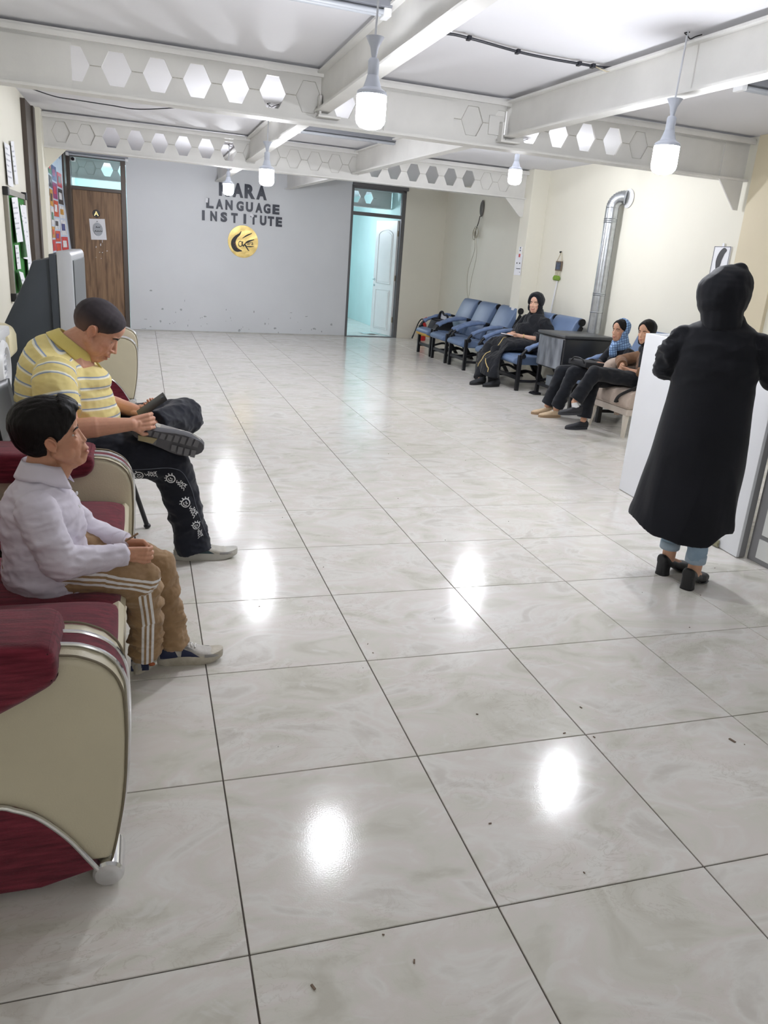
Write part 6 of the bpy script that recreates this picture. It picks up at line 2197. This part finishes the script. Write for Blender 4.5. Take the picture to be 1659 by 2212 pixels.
limb(b, [W(0.05, 0, 0.85), W(0.055, 0.05, 0.48), AR + V(0, 0, 0.06), AR], [0.09, 0.06, 0.036, 0.034])
limb(b, [AL + V(-0.012, 0, -0.01), AL + V(0.10, 0.025, -0.055)], [0.030, 0.026])
limb(b, [AR + V(-0.012, -0.003, -0.01), AR + V(0.09, 0.05, -0.055)], [0.030, 0.026])
me = organic(b, 0.0055, 3)
finish_skin(me, HMw, (214, 168, 140), (186, 112, 104), wom)
eyes(HMw, wom)
brows(HMw, wom, M_hair)
hm = organic(put(MB(), head_local(0.92, 0.85, False), HMw), 0.005, 2)
shell(hm, HMw, lambda c, n: hairline(c, 0.086, 0.030, 0.0, -0.09), lambda c, n: 0.012 + 0.003 * noise.noise(c * 60)).build('hair', mat('light_brown_hair', (148, 116, 84), 0.5, var=0.3, vscale=50, bump=0.4, bscale=80), wom, 'all')
# coat
c = MB()


def sec(z, l, r, dep, nc=0.0):
    m, h = (l + r) / 2, (r - l) / 2
    return (W(m, nc, z), E1 * h, N1 * dep)


loft(c, [sec(0.262, -0.292, 0.218, 0.205, 0.01), sec(0.40, -0.275, 0.212, 0.190, 0.01), sec(0.55, -0.258, 0.205, 0.175, 0.01), sec(0.75, -0.232, 0.195, 0.158, 0.005),
         sec(0.90, -0.212, 0.180, 0.142), sec(1.02, -0.205, 0.172, 0.132), sec(1.12, -0.205, 0.170, 0.128, 0.005), sec(1.20, -0.205, 0.160, 0.112, 0.012),
         sec(1.26, -0.180, 0.130, 0.090, 0.02), sec(1.30, -0.120, 0.075, 0.072, 0.03), sec(1.33, -0.092, 0.052, 0.060, 0.035)], 44)
limb(c, [W(-0.185, 0.015, 1.205), W(-0.225, 0.01, 1.13), W(-0.242, 0.035, 1.065)], [0.062, 0.066, 0.068])
sleeve(c, [W(-0.240, 0.02, 1.065), W(-0.215, 0.13, 1.06), W(-0.165, 0.225, 1.06)], [0.068, 0.062, 0.060])
limb(c, [W(0.150, 0.015, 1.205), W(0.215, 0.02, 1.13), W(0.245, 0.06, 1.065)], [0.062, 0.066, 0.066])
sleeve(c, [W(0.245, 0.05, 1.065), W(0.245, 0.15, 1.07), W(0.225, 0.24, 1.085)], [0.066, 0.060, 0.058])
me = organic(c, 0.0075, 3)
wrinkle(me, 0.010, 5, (1.4, 1.4, 0.45), 2.0, lambda q: 0.35 + 0.65 * sstep(0.9, 0.4, q.z))
wrinkle(me, 0.008, 8, (1.0, 1.0, 1.6), 6.0, lambda q: sstep(0.95, 1.05, q.z) * 0.9)
wrinkle(me, 0.012, 15, (0.9, 0.9, 2.0), 1.0, lambda q: sstep(-0.18, -0.24, (q - O).dot(E1)) * sstep(0.98, 1.05, q.z))
for v in me.vertices:           # curved hem: the front left corner hangs higher, the back dips
    if v.co.z < 0.40:
        a = (v.co - O).dot(E1)
        k = sstep(0.40, 0.27, v.co.z)
        v.co.z += k * (0.045 * sstep(-0.12, -0.29, a) + 0.05 * sstep(0.10, 0.19, a) - 0.02 * sstep(0.2, 0.0, abs(a - 0.05)))
M_coat = cloth('black_crepe', (25, 27, 34), (20, 22, 28), 4, 0.75, 380, 0.15, 0.12)
coat = finish_cloth(me, 'coat', M_coat, wom)
# hood
h = MB()
h.ell(W(-0.050, 0.030, 1.425), (0.122, 0.122, 0.114))
h.ell(W(-0.048, 0.020, 1.385), (0.112, 0.112, 0.085))
h.ell(W(-0.035, 0.045, 1.455), (0.112, 0.112, 0.100))
h.cap_(W(-0.035, 0.035, 1.455), 0.104, W(-0.006, 0.045, 1.522), 0.044)
limb(h, [W(-0.045, 0.010, 1.37), W(-0.030, 0.010, 1.29)], [0.098, 0.092])
# opening of the hood towards the face
me = organic(h, 0.006, 4)
wrinkle(me, 0.005, 9, (1.2, 1.2, 0.8), 8.0)
Mi = HMw.inverted()
for v in me.vertices:
    q = Mi @ v.co
    if q.x > 0.060 and -0.12 < q.z < 0.105:
        v.co -= (HMw.to_3x3() @ Vector((1, 0, 0))).normalized() * (q.x - 0.060) * 0.92
finish_cloth(me, 'hood', M_coat, wom)
# jeans, rolled at the hem
M_jean = cloth('light_denim', (160, 182, 200), (138, 162, 184), 14, 0.85, 260, 0.25)
for A, top in ((AL, W(-0.075, 0.05, 0.48)), (AR, W(0.055, 0.05, 0.48))):
    j = MB()
    sleeve(j, [top, A + V(-0.01, 0.0, 0.20), A + V(-0.005, 0, 0.055)], [0.075, 0.052, 0.045], 24)
    me = organic(j, 0.005, 2)
    wrinkle(me, 0.004, 16, (0.8, 0.8, 1.8), 5.0)
    jo = finish_cloth(me, 'jeans_leg', M_jean, wom)
    MB().tube([A + V(-0.005, 0, 0.098), A + V(-0.005, 0, 0.095), A + V(-0.005, 0, 0.058), A + V(-0.005, 0, 0.054), A + V(-0.005, 0, 0.062)], [0.045, 0.0505, 0.050, 0.047, 0.040], 26, cap=False).build('rolled_hem', cloth('pale_denim_hem', (178, 196, 210), (160, 180, 198), 14, 0.85, 260, 0.2), jo, 'all')
# block heeled pumps
M_pump = mat('black_leather_pump', (30, 31, 35), 0.4, var=0.1, vscale=20, bump=0.08, bscale=150)


def pump(heel, d, L=0.245):
    d = Vector(d).normalized()
    w = V(0, 0, 1).cross(d)
    H = Vector(heel)
    P = lambda x, y, z: H + d * x * L + w * y * L + V(0, 0, z * L)
    u = MB()
    st = [(0.0, 0.10, 0.24, 0.45), (0.06, 0.135, 0.22, 0.465), (0.18, 0.14, 0.19, 0.41), (0.34, 0.13, 0.13, 0.33), (0.50, 0.14, 0.06, 0.26), (0.65, 0.165, 0.03, 0.235), (0.80, 0.16, 0.02, 0.21), (0.93, 0.115, 0.02, 0.16), (1.0, 0.05, 0.03, 0.11)]
    loft(u, [(P(x, 0, (a + b_) / 2), w * hw * L, V(0, 0, (b_ - a) / 2 * L)) for x, hw, a, b_ in st], 22, 0.8)
    loft(u, [(P(0.135, 0, 0.0), d * 0.130 * L, w * 0.130 * L), (P(0.13, 0, 0.15), d * 0.132 * L, w * 0.126 * L), (P(0.14, 0, 0.32), d * 0.145 * L, w * 0.130 * L)], 20, 0.7)
    s_ = link_at(organic(u, 0.0035, 3), 'shoe', M_pump, wom, 'all')
    hb2 = MB()
    loft(hb2, [(P(0.135, 0, 0.0), d * 0.136 * L, w * 0.134 * L), (P(0.135, 0, 0.035), d * 0.136 * L, w * 0.134 * L)], 20, 0.7)
    hb2.build('heel_tip', M_black, s_, True)
    so = MB()
    loft(so, [(P(0.40, 0, 0.13), w * 0.10 * L, V(0, 0, 0.016 * L)), (P(0.55, 0, 0.05), w * 0.14 * L, V(0, 0, 0.02 * L)), (P(0.70, 0, 0.015), w * 0.165 * L, V(0, 0, 0.018 * L)), (P(0.88, 0, 0.018), w * 0.14 * L, V(0, 0, 0.018 * L)), (P(0.99, 0, 0.03), w * 0.06 * L, V(0, 0, 0.015 * L))], 16)
    so.build('sole', M_black, s_, True)


pump((2.352, 1.812, 0), (0.97, 0.22, 0))
pump((2.368, 1.618, 0), (0.88, 0.47, 0))

# ------------------------------------------------------------------ seated woman in black beside the column
w2 = thing('person', 'seated woman in black chador dress with gold trim on the blue chairs', 'person', (4.7, 8.15, 0.0), 'people in the hall')
M_blk = cloth('black_dress_cloth', (28, 30, 36), (22, 24, 29), 5, 0.8, 300, 0.1)
H2 = frame_M((4.785, 8.18, 1.030), (-0.74, -0.66, -0.02), 1.06)
b = MB()
put(b, head_local(0.98, 0.75, False), H2)
limb(b, [V(4.80, 8.19, 0.98), V(4.82, 8.18, 0.84)], [0.055, 0.06])
limb(b, [V(4.82, 8.18, 0.80), V(4.80, 8.15, 0.52)], [0.12, 0.14])
limb(b, [V(4.84, 7.98, 0.76), V(4.85, 7.90, 0.60), V(4.66, 7.87, 0.60), V(4.48, 7.92, 0.625)], [0.06, 0.045, 0.038, 0.025])
limb(b, [V(4.80, 8.38, 0.76), V(4.72, 8.44, 0.60), V(4.48, 8.15, 0.635)], [0.06, 0.045, 0.026])
hand(b, (4.48, 7.92, 0.625), (-0.9, 0.35, 0.0), (0.2, 0.6, 0.3), -1, 0.92, (30, 40, 30))
hand(b, (4.48, 8.15, 0.635), (-0.7, -0.6, 0.0), (0, 0, -1), 1, 0.9, (30, 40, 30))
limb(b, [V(4.70, 8.05, 0.51), V(4.23, 7.99, 0.44), V(4.09, 7.76, 0.08)], [0.06, 0.045, 0.035])
limb(b, [V(4.70, 8.30, 0.51), V(4.22, 8.18, 0.44), V(3.99, 7.94, 0.08)], [0.06, 0.045, 0.035])
me = organic(b, 0.0056, 3)
finish_skin(me, H2, (216, 172, 148), (178, 102, 98), w2)
eyes(H2, w2)
brows(H2, w2, M_hair, 0.003)
hd2 = MB()
put(hd2, head_local(0.98, 0.75, False), H2)
limb(hd2, [V(4.80, 8.19, 0.98), V(4.82, 8.18, 0.84)], [0.06, 0.075])
hm = organic(hd2, 0.006, 3)


def veil(ry, rz, cz, back=0.0):
    def f(c, n):
        if c.z < -0.130:
            return 1.0
        q = math.sqrt((c.y / ry) ** 2 + ((c.z - cz) / rz) ** 2)
        return max(sstep(0.92, 1.12, q), sstep(0.020, -0.006, c.x))
    return f


sc2 = shell(hm, H2, veil(0.055, 0.106, -0.022), lambda c, n: 0.026 + 0.005 * noise.noise(c * 30), 0.010)
sc2.build('headscarf', M_blk, w2, 'all')
d = MB()
loft(d, [((4.74, 8.13, 0.45), (0.22, 0, 0), (0, 0.29, 0)), ((4.78, 8.14, 0.55), (0.19, 0, 0), (0, 0.275, 0)), ((4.81, 8.16, 0.68), (0.165, 0, 0), (0, 0.27, 0)), ((4.82, 8.17, 0.77), (0.142, 0, 0), (0, 0.25, 0)), ((4.81, 8.18, 0.83), (0.138, 0, 0), (0, 0.20, 0)), ((4.81, 8.19, 0.875), (0.112, 0, 0), (0, 0.135, 0)), ((4.835, 8.215, 0.915), (0.086, 0, 0), (0, 0.095, 0)), ((4.84, 8.22, 0.96), (0.072, 0, 0), (0, 0.08, 0))], 32)
d.ell((4.68, 8.16, 0.68), (0.13, 0.19, 0.11))
limb(d, [V(4.83, 7.965, 0.785), V(4.86, 7.885, 0.69), V(4.86, 7.855, 0.62)], [0.09, 0.094, 0.088])
sleeve(d, [V(4.86, 7.86, 0.615), V(4.78, 7.855, 0.605), V(4.68, 7.87, 0.60)], [0.088, 0.082, 0.088])
limb(d, [V(4.80, 8.40, 0.785), V(4.74, 8.46, 0.67), V(4.70, 8.45, 0.61), V(4.56, 8.27, 0.60)], [0.085, 0.085, 0.075, 0.06])
# skirt over the knees and the seat front
loft(d, [((4.72, 8.10, 0.52), (0, 0.31, 0), (0.02, 0, 0.10)), ((4.46, 8.07, 0.52), (0, 0.32, 0), (0.03, 0, 0.098)), ((4.22, 8.04, 0.50), (0, 0.31, 0), (0.07, 0, 0.09)), ((4.11, 7.98, 0.39), (0, 0.29, 0.02), (0.095, 0.02, 0.06)), ((4.06, 7.90, 0.26), (0, 0.27, 0.03), (0.095, 0.02, 0.02)), ((4.05, 7.83, 0.150), (0, 0.25, 0.03), (0.095, 0.02, 0.01))], 32)
me = organic(d, 0.0085, 3)
wrinkle(me, 0.012, 6, (1.0, 1.4, 0.7), 4.0)
wrinkle(me, 0.005, 15, (1.0, 1.2, 0.8), 9.0)
dress = finish_cloth(me, 'dress', M_blk, w2)
bvd = bvh_of(dress)
M_trim = mat('gold_trim', (206, 182, 122), 0.6, var=0.1)


def trim(pts, r=0.006):
    P_ = []
    for q in catmull([Vector(p) for p in pts], 8):
        hh = bvd.find_nearest(q)
        P_.append(hh[0] + hh[1] * 0.003)
    MB().tube(P_, r, 6).build('gold_edging', M_trim, dress, 'all')


trim([(4.32, 7.98, 0.62), (4.18, 7.99, 0.56), (4.06, 8.00, 0.44), (3.98, 7.96, 0.30), (3.96, 8.00, 0.20)])
trim([(3.96, 8.00, 0.20), (3.94, 8.08, 0.19), (3.93, 8.18, 0.19)])
trim([(4.00, 7.88, 0.34), (4.00, 7.78, 0.25), (4.04, 7.66, 0.14)])
tr2 = MB()
sleeve(tr2, [V(4.20, 8.20, 0.44), V(4.06, 8.04, 0.22), V(3.98, 7.93, 0.06)], [0.085, 0.078, 0.078])
sleeve(tr2, [V(4.22, 8.0, 0.44), V(4.12, 7.84, 0.22), V(4.09, 7.72, 0.06)], [0.085, 0.078, 0.076])
me = organic(tr2, 0.008, 2)
wrinkle(me, 0.006, 10, (1, 1, 0.7), 3)
finish_cloth(me, 'trousers', M_blk, w2)
M_bshoe = mat('black_felt_shoe', (44, 46, 50), 0.8, var=0.1)


def slip_on(parent, heel, dr, L, m, msole, lace=None, white=None):
    dr = Vector(dr).normalized()
    w = V(0, 0, 1).cross(dr)
    H = Vector(heel)
    P = lambda x, y, z: H + dr * x * L + w * y * L + V(0, 0, z * L)
    u = MB()
    st = [(0.0, 0.09, 0.06, 0.30), (0.08, 0.125, 0.06, 0.36), (0.25, 0.125, 0.06, 0.33), (0.42, 0.135, 0.06, 0.28), (0.6, 0.16, 0.06, 0.22), (0.78, 0.165, 0.06, 0.18), (0.92, 0.13, 0.06, 0.15), (0.99, 0.06, 0.07, 0.12)]
    loft(u, [(P(x, 0, (a + b_) / 2), w * hw * L, V(0, 0, (b_ - a) / 2 * L)) for x, hw, a, b_ in st], 20, 0.8)
    s_ = link_at(organic(u, 0.006, 3), 'shoe', m, parent, 'all')
    out = []
    for k_ in range(20):
        t_ = 2 * pi * k_ / 20
        x = 0.5 - 0.515 * cos(t_)
        out.append((x, (0.125 + 0.045 * sstep(0.3, 0.75, x)) * math.copysign(abs(sin(t_)) ** 0.8, sin(t_))))
    vs = [P(x, y, 0.0) for x, y in out] + [P(x, y * 1.03, 0.10) for x, y in out]
    MB().add(vs, [tuple(range(20))[::-1], tuple(range(20, 40))] + [(k_, (k_ + 1) % 20, (k_ + 1) % 20 + 20, k_ + 20) for k_ in range(20)]).build('sole', msole, s_, True)
    if lace:
        lc = MB()
        for q in range(3):
            x = 0.40 + 0.08 * q
            lc.tube([P(x, -0.08, 0.27 - 0.06 * q), P(x, 0, 0.315 - 0.05 * q), P(x, 0.08, 0.27 - 0.06 * q)], 0.004, 6)
        lc.build('laces', lace, s_, True)
    return s_


slip_on(w2, (4.04, 7.88, 0.0), (-0.90, -0.42, 0), 0.28, M_bshoe, M_black)
slip_on(w2, (4.16, 7.70, 0.0), (-0.93, -0.25, 0), 0.26, M_bshoe, M_black)
MB().tube([(4.53, 7.906, 0.6175), (4.515, 7.91, 0.620)], 0.034, 18).build('wrist_watch', mat('gold_watch', (214, 190, 140), 0.3, 0.8), w2, True)
bk = thing('notebook', 'small open wallet with white pages in the hand of the seated woman', 'notebook', (4.36, 7.97, 0.57))
BM = Matrix.Translation((4.345, 7.985, 0.628)) @ Matrix.Rotation(0.3, 4, 'Z') @ Matrix.Rotation(0.15, 4, 'Y')
MB().box(-0.09, 0.07, -0.055, 0.055, -0.014, -0.004, bev=0.003, M=BM).build('cover', mat('dark_wallet', (52, 42, 42), 0.5), bk)
MB().box(-0.085, 0.065, -0.05, 0.05, -0.004, 0.006, bev=0.002, M=BM).build('pages', M_paper, bk)

# ------------------------------------------------------------------ girl in the checked scarf
def seated_girl(root, HMg, skin, torso, sleeves_, legs, m_top, m_leg, handsp, cloth_seed, veil_mat, veil_mask, veil_thick, neck, hair=True, sleeve_mat=None):
    b = MB()
    put(b, head_local(0.9, 0.7, False), HMg)
    limb(b, neck, [0.043, 0.05])
    limb(b, [neck[1], torso[0][0]], [0.07, 0.09])
    for i, (S_, hd_) in enumerate(zip(sleeves_, handsp)):
        limb(b, S_, [0.04] + [0.032] * (len(S_) - 2) + [0.021])
        if hd_:
            hand(b, S_[-1], *hd_)
    for Lg in legs:
        limb(b, Lg, [0.06, 0.05, 0.03])
    me = organic(b, 0.0052, 3)
    finish_skin(me, HMg, skin, (190, 118, 108), root)
    eyes(HMg, root)
    brows(HMg, root, M_hair, 0.0028)
    hm_ = MB()
    put(hm_, head_local(0.9, 0.7, False), HMg)
    if hair:
        me = organic(hm_, 0.005, 2)
        shell(me, HMg, lambda c, n: hairline(c, 0.088, 0.022, -0.03, -0.09), lambda c, n: 0.008 + 0.002 * noise.noise(c * 50)).build('hair', M_hair, root, 'all')
    limb(hm_, neck, [0.05, 0.068])
    hm_.ell(tuple(neck[1]), (0.085, 0.085, 0.045))
    me = organic(hm_, 0.0055, 3)
    sh_ = shell(me, HMg, veil_mask, veil_thick, 0.009).build('headscarf', veil_mat, root, 'all')
    t_ = MB()
    loft(t_, torso, 28)
    for S_, rr in zip(sleeves_, ((0.066, 0.06, 0.05), (0.066, 0.06, 0.05))):
        limb(t_, S_[:2], [0.064, 0.058])
        e_ = S_[1] + (S_[2] - S_[1]) * 0.72
        sleeve(t_, [S_[1], (S_[1] + e_) / 2, e_], [0.058, 0.052, 0.05])
    me = organic(t_, 0.007, 3)
    wrinkle(me, 0.008, 9, (1, 1, 1.5), cloth_seed)
    top_ = finish_cloth(me, 'top', m_top, root)
    l_ = MB()
    l_.ell(tuple((legs[0][0] + legs[1][0]) / 2), (0.12, 0.17, 0.09))
    for Lg in legs:
        limb(l_, Lg[:2], [0.085, 0.072])
        e_ = Lg[1] + (Lg[2] - Lg[1]) * 0.93
        sleeve(l_, [Lg[1], (Lg[1] + e_) / 2, e_], [0.072, 0.064, 0.070])
    me = organic(l_, 0.007, 3)
    wrinkle(me, 0.007, 9, (1, 1, 1.5), cloth_seed + 3)
    finish_cloth(me, 'trousers', m_leg, root)
    return sh_, top_


def check_material():
    m = cloth('blue_checked_scarf', (156, 188, 224), (140, 176, 216), 10, 0.85, 300, 0.1)
    nt = m.node_tree
    L = nt.links.new
    b_ = nt.nodes['Principled BSDF']
    src = b_.inputs['Base Color'].links[0].from_socket
    tc = nt.nodes.new('ShaderNodeTexCoord')
    sp_ = nt.nodes.new('ShaderNodeSeparateXYZ')
    mp_ = nt.nodes.new('ShaderNodeMapping'); mp_.inputs['Rotation'].default_value = (0.0, 0.25, 0.5)
    L(tc.outputs['Object'], mp_.inputs[0]); L(mp_.outputs[0], sp_.inputs[0])
    tot = None
    for ax in (0, 2):
        dv_ = nt.nodes.new('ShaderNodeMath'); dv_.operation = 'DIVIDE'; dv_.inputs[1].default_value = 0.024
        L(sp_.outputs[ax], dv_.inputs[0])
        f_ = nt.nodes.new('ShaderNodeMath'); f_.operation = 'FRACT'; L(dv_.outputs[0], f_.inputs[0])
        l_ = nt.nodes.new('ShaderNodeMath'); l_.operation = 'LESS_THAN'; l_.inputs[1].default_value = 0.24; L(f_.outputs[0], l_.inputs[0])
        if tot is None:
            tot = l_.outputs[0]
        else:
            ad = nt.nodes.new('ShaderNodeMath'); ad.operation = 'MAXIMUM'
            L(tot, ad.inputs[0]); L(l_.outputs[0], ad.inputs[1]); tot = ad.outputs[0]
    mx_ = nt.nodes.new('ShaderNodeMix'); mx_.data_type = 'RGBA'
    L(tot, mx_.inputs['Factor']); L(src, mx_.inputs['A']); mx_.inputs['B'].default_value = srgb(84, 108, 152)
    L(mx_.outputs['Result'], b_.inputs['Base Color'])
    return m


g1 = thing('person', 'girl in a blue checked headscarf and black clothes seated by the heater', 'person', (4.5, 5.75, 0.0), 'people in the hall')
HG1 = frame_M((4.515, 5.75, 0.925), (-0.93, -0.28, -0.03), 0.94)
half_veil = lambda c, n: sstep(-0.035, -0.015, 0.012 - c.x + 0.30 * max(0, 0.02 - c.z)) * (1.0 if c.z > -0.09 else 1.0)
g1scarf = lambda c, n: (1.0 if c.z < -0.125 else sstep(0.030, 0.005, c.x + 0.25 * max(-0.1, c.z)))
seated_girl(g1, HG1, (206, 160, 134),
            [(V(4.56, 5.76, 0.44), (0.14, 0, 0), (0, 0.17, 0)), (V(4.57, 5.76, 0.55), (0.115, 0, 0), (0, 0.155, 0)), (V(4.58, 5.76, 0.66), (0.105, 0, 0), (0, 0.16, 0)), (V(4.58, 5.76, 0.73), (0.085, 0, 0), (0, 0.14, 0)), (V(4.57, 5.76, 0.77), (0.06, 0, 0), (0, 0.075, 0))],
            [[V(4.57, 5.61, 0.70), V(4.50, 5.52, 0.55), V(4.22, 5.60, 0.60)], [V(4.57, 5.91, 0.70), V(4.48, 5.96, 0.54), V(4.22, 5.80, 0.58)]],
            [[V(4.52, 5.68, 0.49), V(3.99, 5.66, 0.49), V(3.93, 5.80, 0.09)], [V(4.52, 5.84, 0.49), V(3.97, 5.86, 0.47), V(3.91, 5.96, 0.09)]],
            M_blk, cloth('black_jeans', (36, 39, 46), (28, 30, 36), 6, 0.85, 300, 0.15),
            [((-0.9, 0.2, -0.15), (0, 0, -1), 1, 0.82, (20, 30, 20)), ((-0.85, -0.3, -0.1), (0, 0, -1), -1, 0.82, (20, 30, 20))],
            2.0, check_material(), g1scarf, lambda c, n: 0.018 + 0.006 * noise.noise(c * 25), [V(4.545, 5.75, 0.86), V(4.56, 5.755, 0.765)])
lp = MB()
limb(lp, [V(4.49, 5.70, 0.80), V(4.45, 5.735, 0.745), V(4.49, 5.79, 0.80)], [0.030, 0.036, 0.030])
limb(lp, [V(4.45, 5.735, 0.745), V(4.455, 5.72, 0.69)], [0.036, 0.040])
me = organic(lp, 0.006, 3)
wrinkle(me, 0.006, 14, (1, 1, 0.8), 4)
finish_cloth(me, 'scarf_end', bpy.data.materials['blue_checked_scarf'], g1)
M_tanshoe = mat('beige_suede_shoe', (208, 184, 152), 0.8, var=0.08, vscale=20)
slip_on(g1, (3.985, 5.955, 0.0), (-0.98, 0.02, 0), 0.25, M_tanshoe, mat('tan_rubber_sole', (168, 142, 112), 0.7), M_lace)
slip_on(g1, (3.99, 5.80, 0.0), (-0.98, 0.02, 0), 0.25, M_tanshoe, MATS['tan_rubber_sole'], M_lace)
hb3 = thing('clutch_bag', 'flat black bag on the lap of the girl in the checked scarf', 'bag', (4.15, 5.72, 0.56))
BM = Matrix.Translation((4.14, 5.70, 0.575)) @ Matrix.Rotation(0.1, 4, 'Z') @ Matrix.Rotation(0.06, 4, 'Y')
MB().box(-0.13, 0.16, -0.17, 0.13, -0.02, 0.04, bev=0.015, M=BM).build('body', MATS['black_bag_cloth'], hb3, True)
MB().tube(catmull([BM @ V(-0.13, -0.14, 0.02), BM @ V(-0.15, -0.12, 0.06), BM @ V(-0.15, 0.0, 0.065), BM @ V(-0.13, 0.08, 0.02)], 5), 0.007, 8).build('handle', M_black, hb3, 'all')

# ------------------------------------------------------------------ girl in the brown top with crossed legs
g2 = thing('person', 'girl in a brown top and black headscarf with crossed legs on the beige chair', 'person', (4.45, 5.2, 0.0), 'people in the hall')
HG2 = frame_M((4.44, 5.20, 0.965), (-0.90, -0.38, -0.10), 0.94)
M_brown = cloth('brown_blouse', (136, 104, 80), (120, 90, 68), 7, 0.8, 300, 0.1)
g2veil = lambda c, n: (1.0 if c.z < -0.125 else sstep(0.050, 0.020, c.x + 0.35 * max(-0.1, c.z) ))
seated_girl(g2, HG2, (214, 166, 138),
            [(V(4.53, 5.20, 0.44), (0.14, 0, 0), (0, 0.175, 0)), (V(4.54, 5.20, 0.56), (0.12, 0, 0), (0, 0.16, 0)), (V(4.55, 5.20, 0.68), (0.11, 0, 0), (0, 0.165, 0)), (V(4.54, 5.20, 0.755), (0.09, 0, 0), (0, 0.145, 0)), (V(4.52, 5.20, 0.80), (0.06, 0, 0), (0, 0.075, 0))],
            [[V(4.54, 5.045, 0.72), V(4.48, 4.96, 0.58), V(4.27, 5.13, 0.605)], [V(4.54, 5.355, 0.72), V(4.36, 5.42, 0.66), V(4.27, 5.24, 0.625)]],
            [[V(4.48, 5.12, 0.50), V(3.88, 5.10, 0.575), V(3.72, 5.12, 0.29)], [V(4.48, 5.28, 0.49), V(3.99, 5.28, 0.48), V(3.93, 5.25, 0.09)]],
            M_brown, M_blk,
            [((-0.7, 0.5, 0.1), (0.1, 0.6, 0.4), -1, 0.82, (40, 50, 30)), ((-0.75, -0.45, -0.1), (-0.2, -0.6, -0.4), 1, 0.82, (40, 50, 30))],
            5.0, M_blk, g2veil, lambda c, n: 0.014 + 0.005 * noise.noise(c * 25), [V(4.47, 5.20, 0.90), V(4.50, 5.20, 0.80)])
# black scarf end falling over the chest
sc3 = MB()
sleeve(sc3, [V(4.44, 5.15, 0.82), V(4.42, 5.11, 0.70), V(4.41, 5.08, 0.58), V(4.42, 5.05, 0.47)], [0.05, 0.06, 0.055, 0.05])
me = organic(sc3, 0.007, 3)
wrinkle(me, 0.006, 12, (1, 1, 0.6), 2)
finish_cloth(me, 'scarf_end', M_blk, g2)
slip_on(g2, (3.985, 5.25, 0.0), (-0.99, -0.02, 0), 0.245, mat('black_sneaker', (40, 42, 48), 0.6, var=0.1), mat('dark_sole', (52, 54, 60), 0.6), None)
s_ = slip_on(g2, (3.80, 5.10, 0.175), (-0.97, -0.05, 0), 0.25, MATS['black_sneaker'], MATS['dark_sole'], None)
s_.rotation_euler = (0, 0, 0)
sk_ = MB()
sleeve(sk_, [V(3.725, 5.118, 0.285), V(3.728, 5.112, 0.265), V(3.735, 5.105, 0.240)], [0.033, 0.034, 0.037], 16)
sk_.build('sock', mat('white_sock', (232, 232, 232), 0.9), g2, 'all')
bag2 = thing('shoulder_bag', 'black shoulder bag with a looped strap on the beige chair', 'bag', (4.35, 4.93, 0.44))
MB().prism([(4.32, 0.445), (4.62, 0.445), (4.60, 0.66), (4.42, 0.68), (4.34, 0.56)], 'y', 4.88, 4.99, bev=0.025, seg=3).build('body', MATS['black_bag_cloth'], bag2, True)
MB().tube(catmull([V(4.34, 4.92, 0.52), V(4.20, 4.90, 0.47), V(4.08, 4.93, 0.40), V(4.075, 4.98, 0.33), V(4.11, 5.0, 0.33), V(4.20, 4.96, 0.42), V(4.34, 4.94, 0.50)], 7), 0.011, 8, flat=(1.4, 0.4)).build('strap', M_black, bag2, 'all')
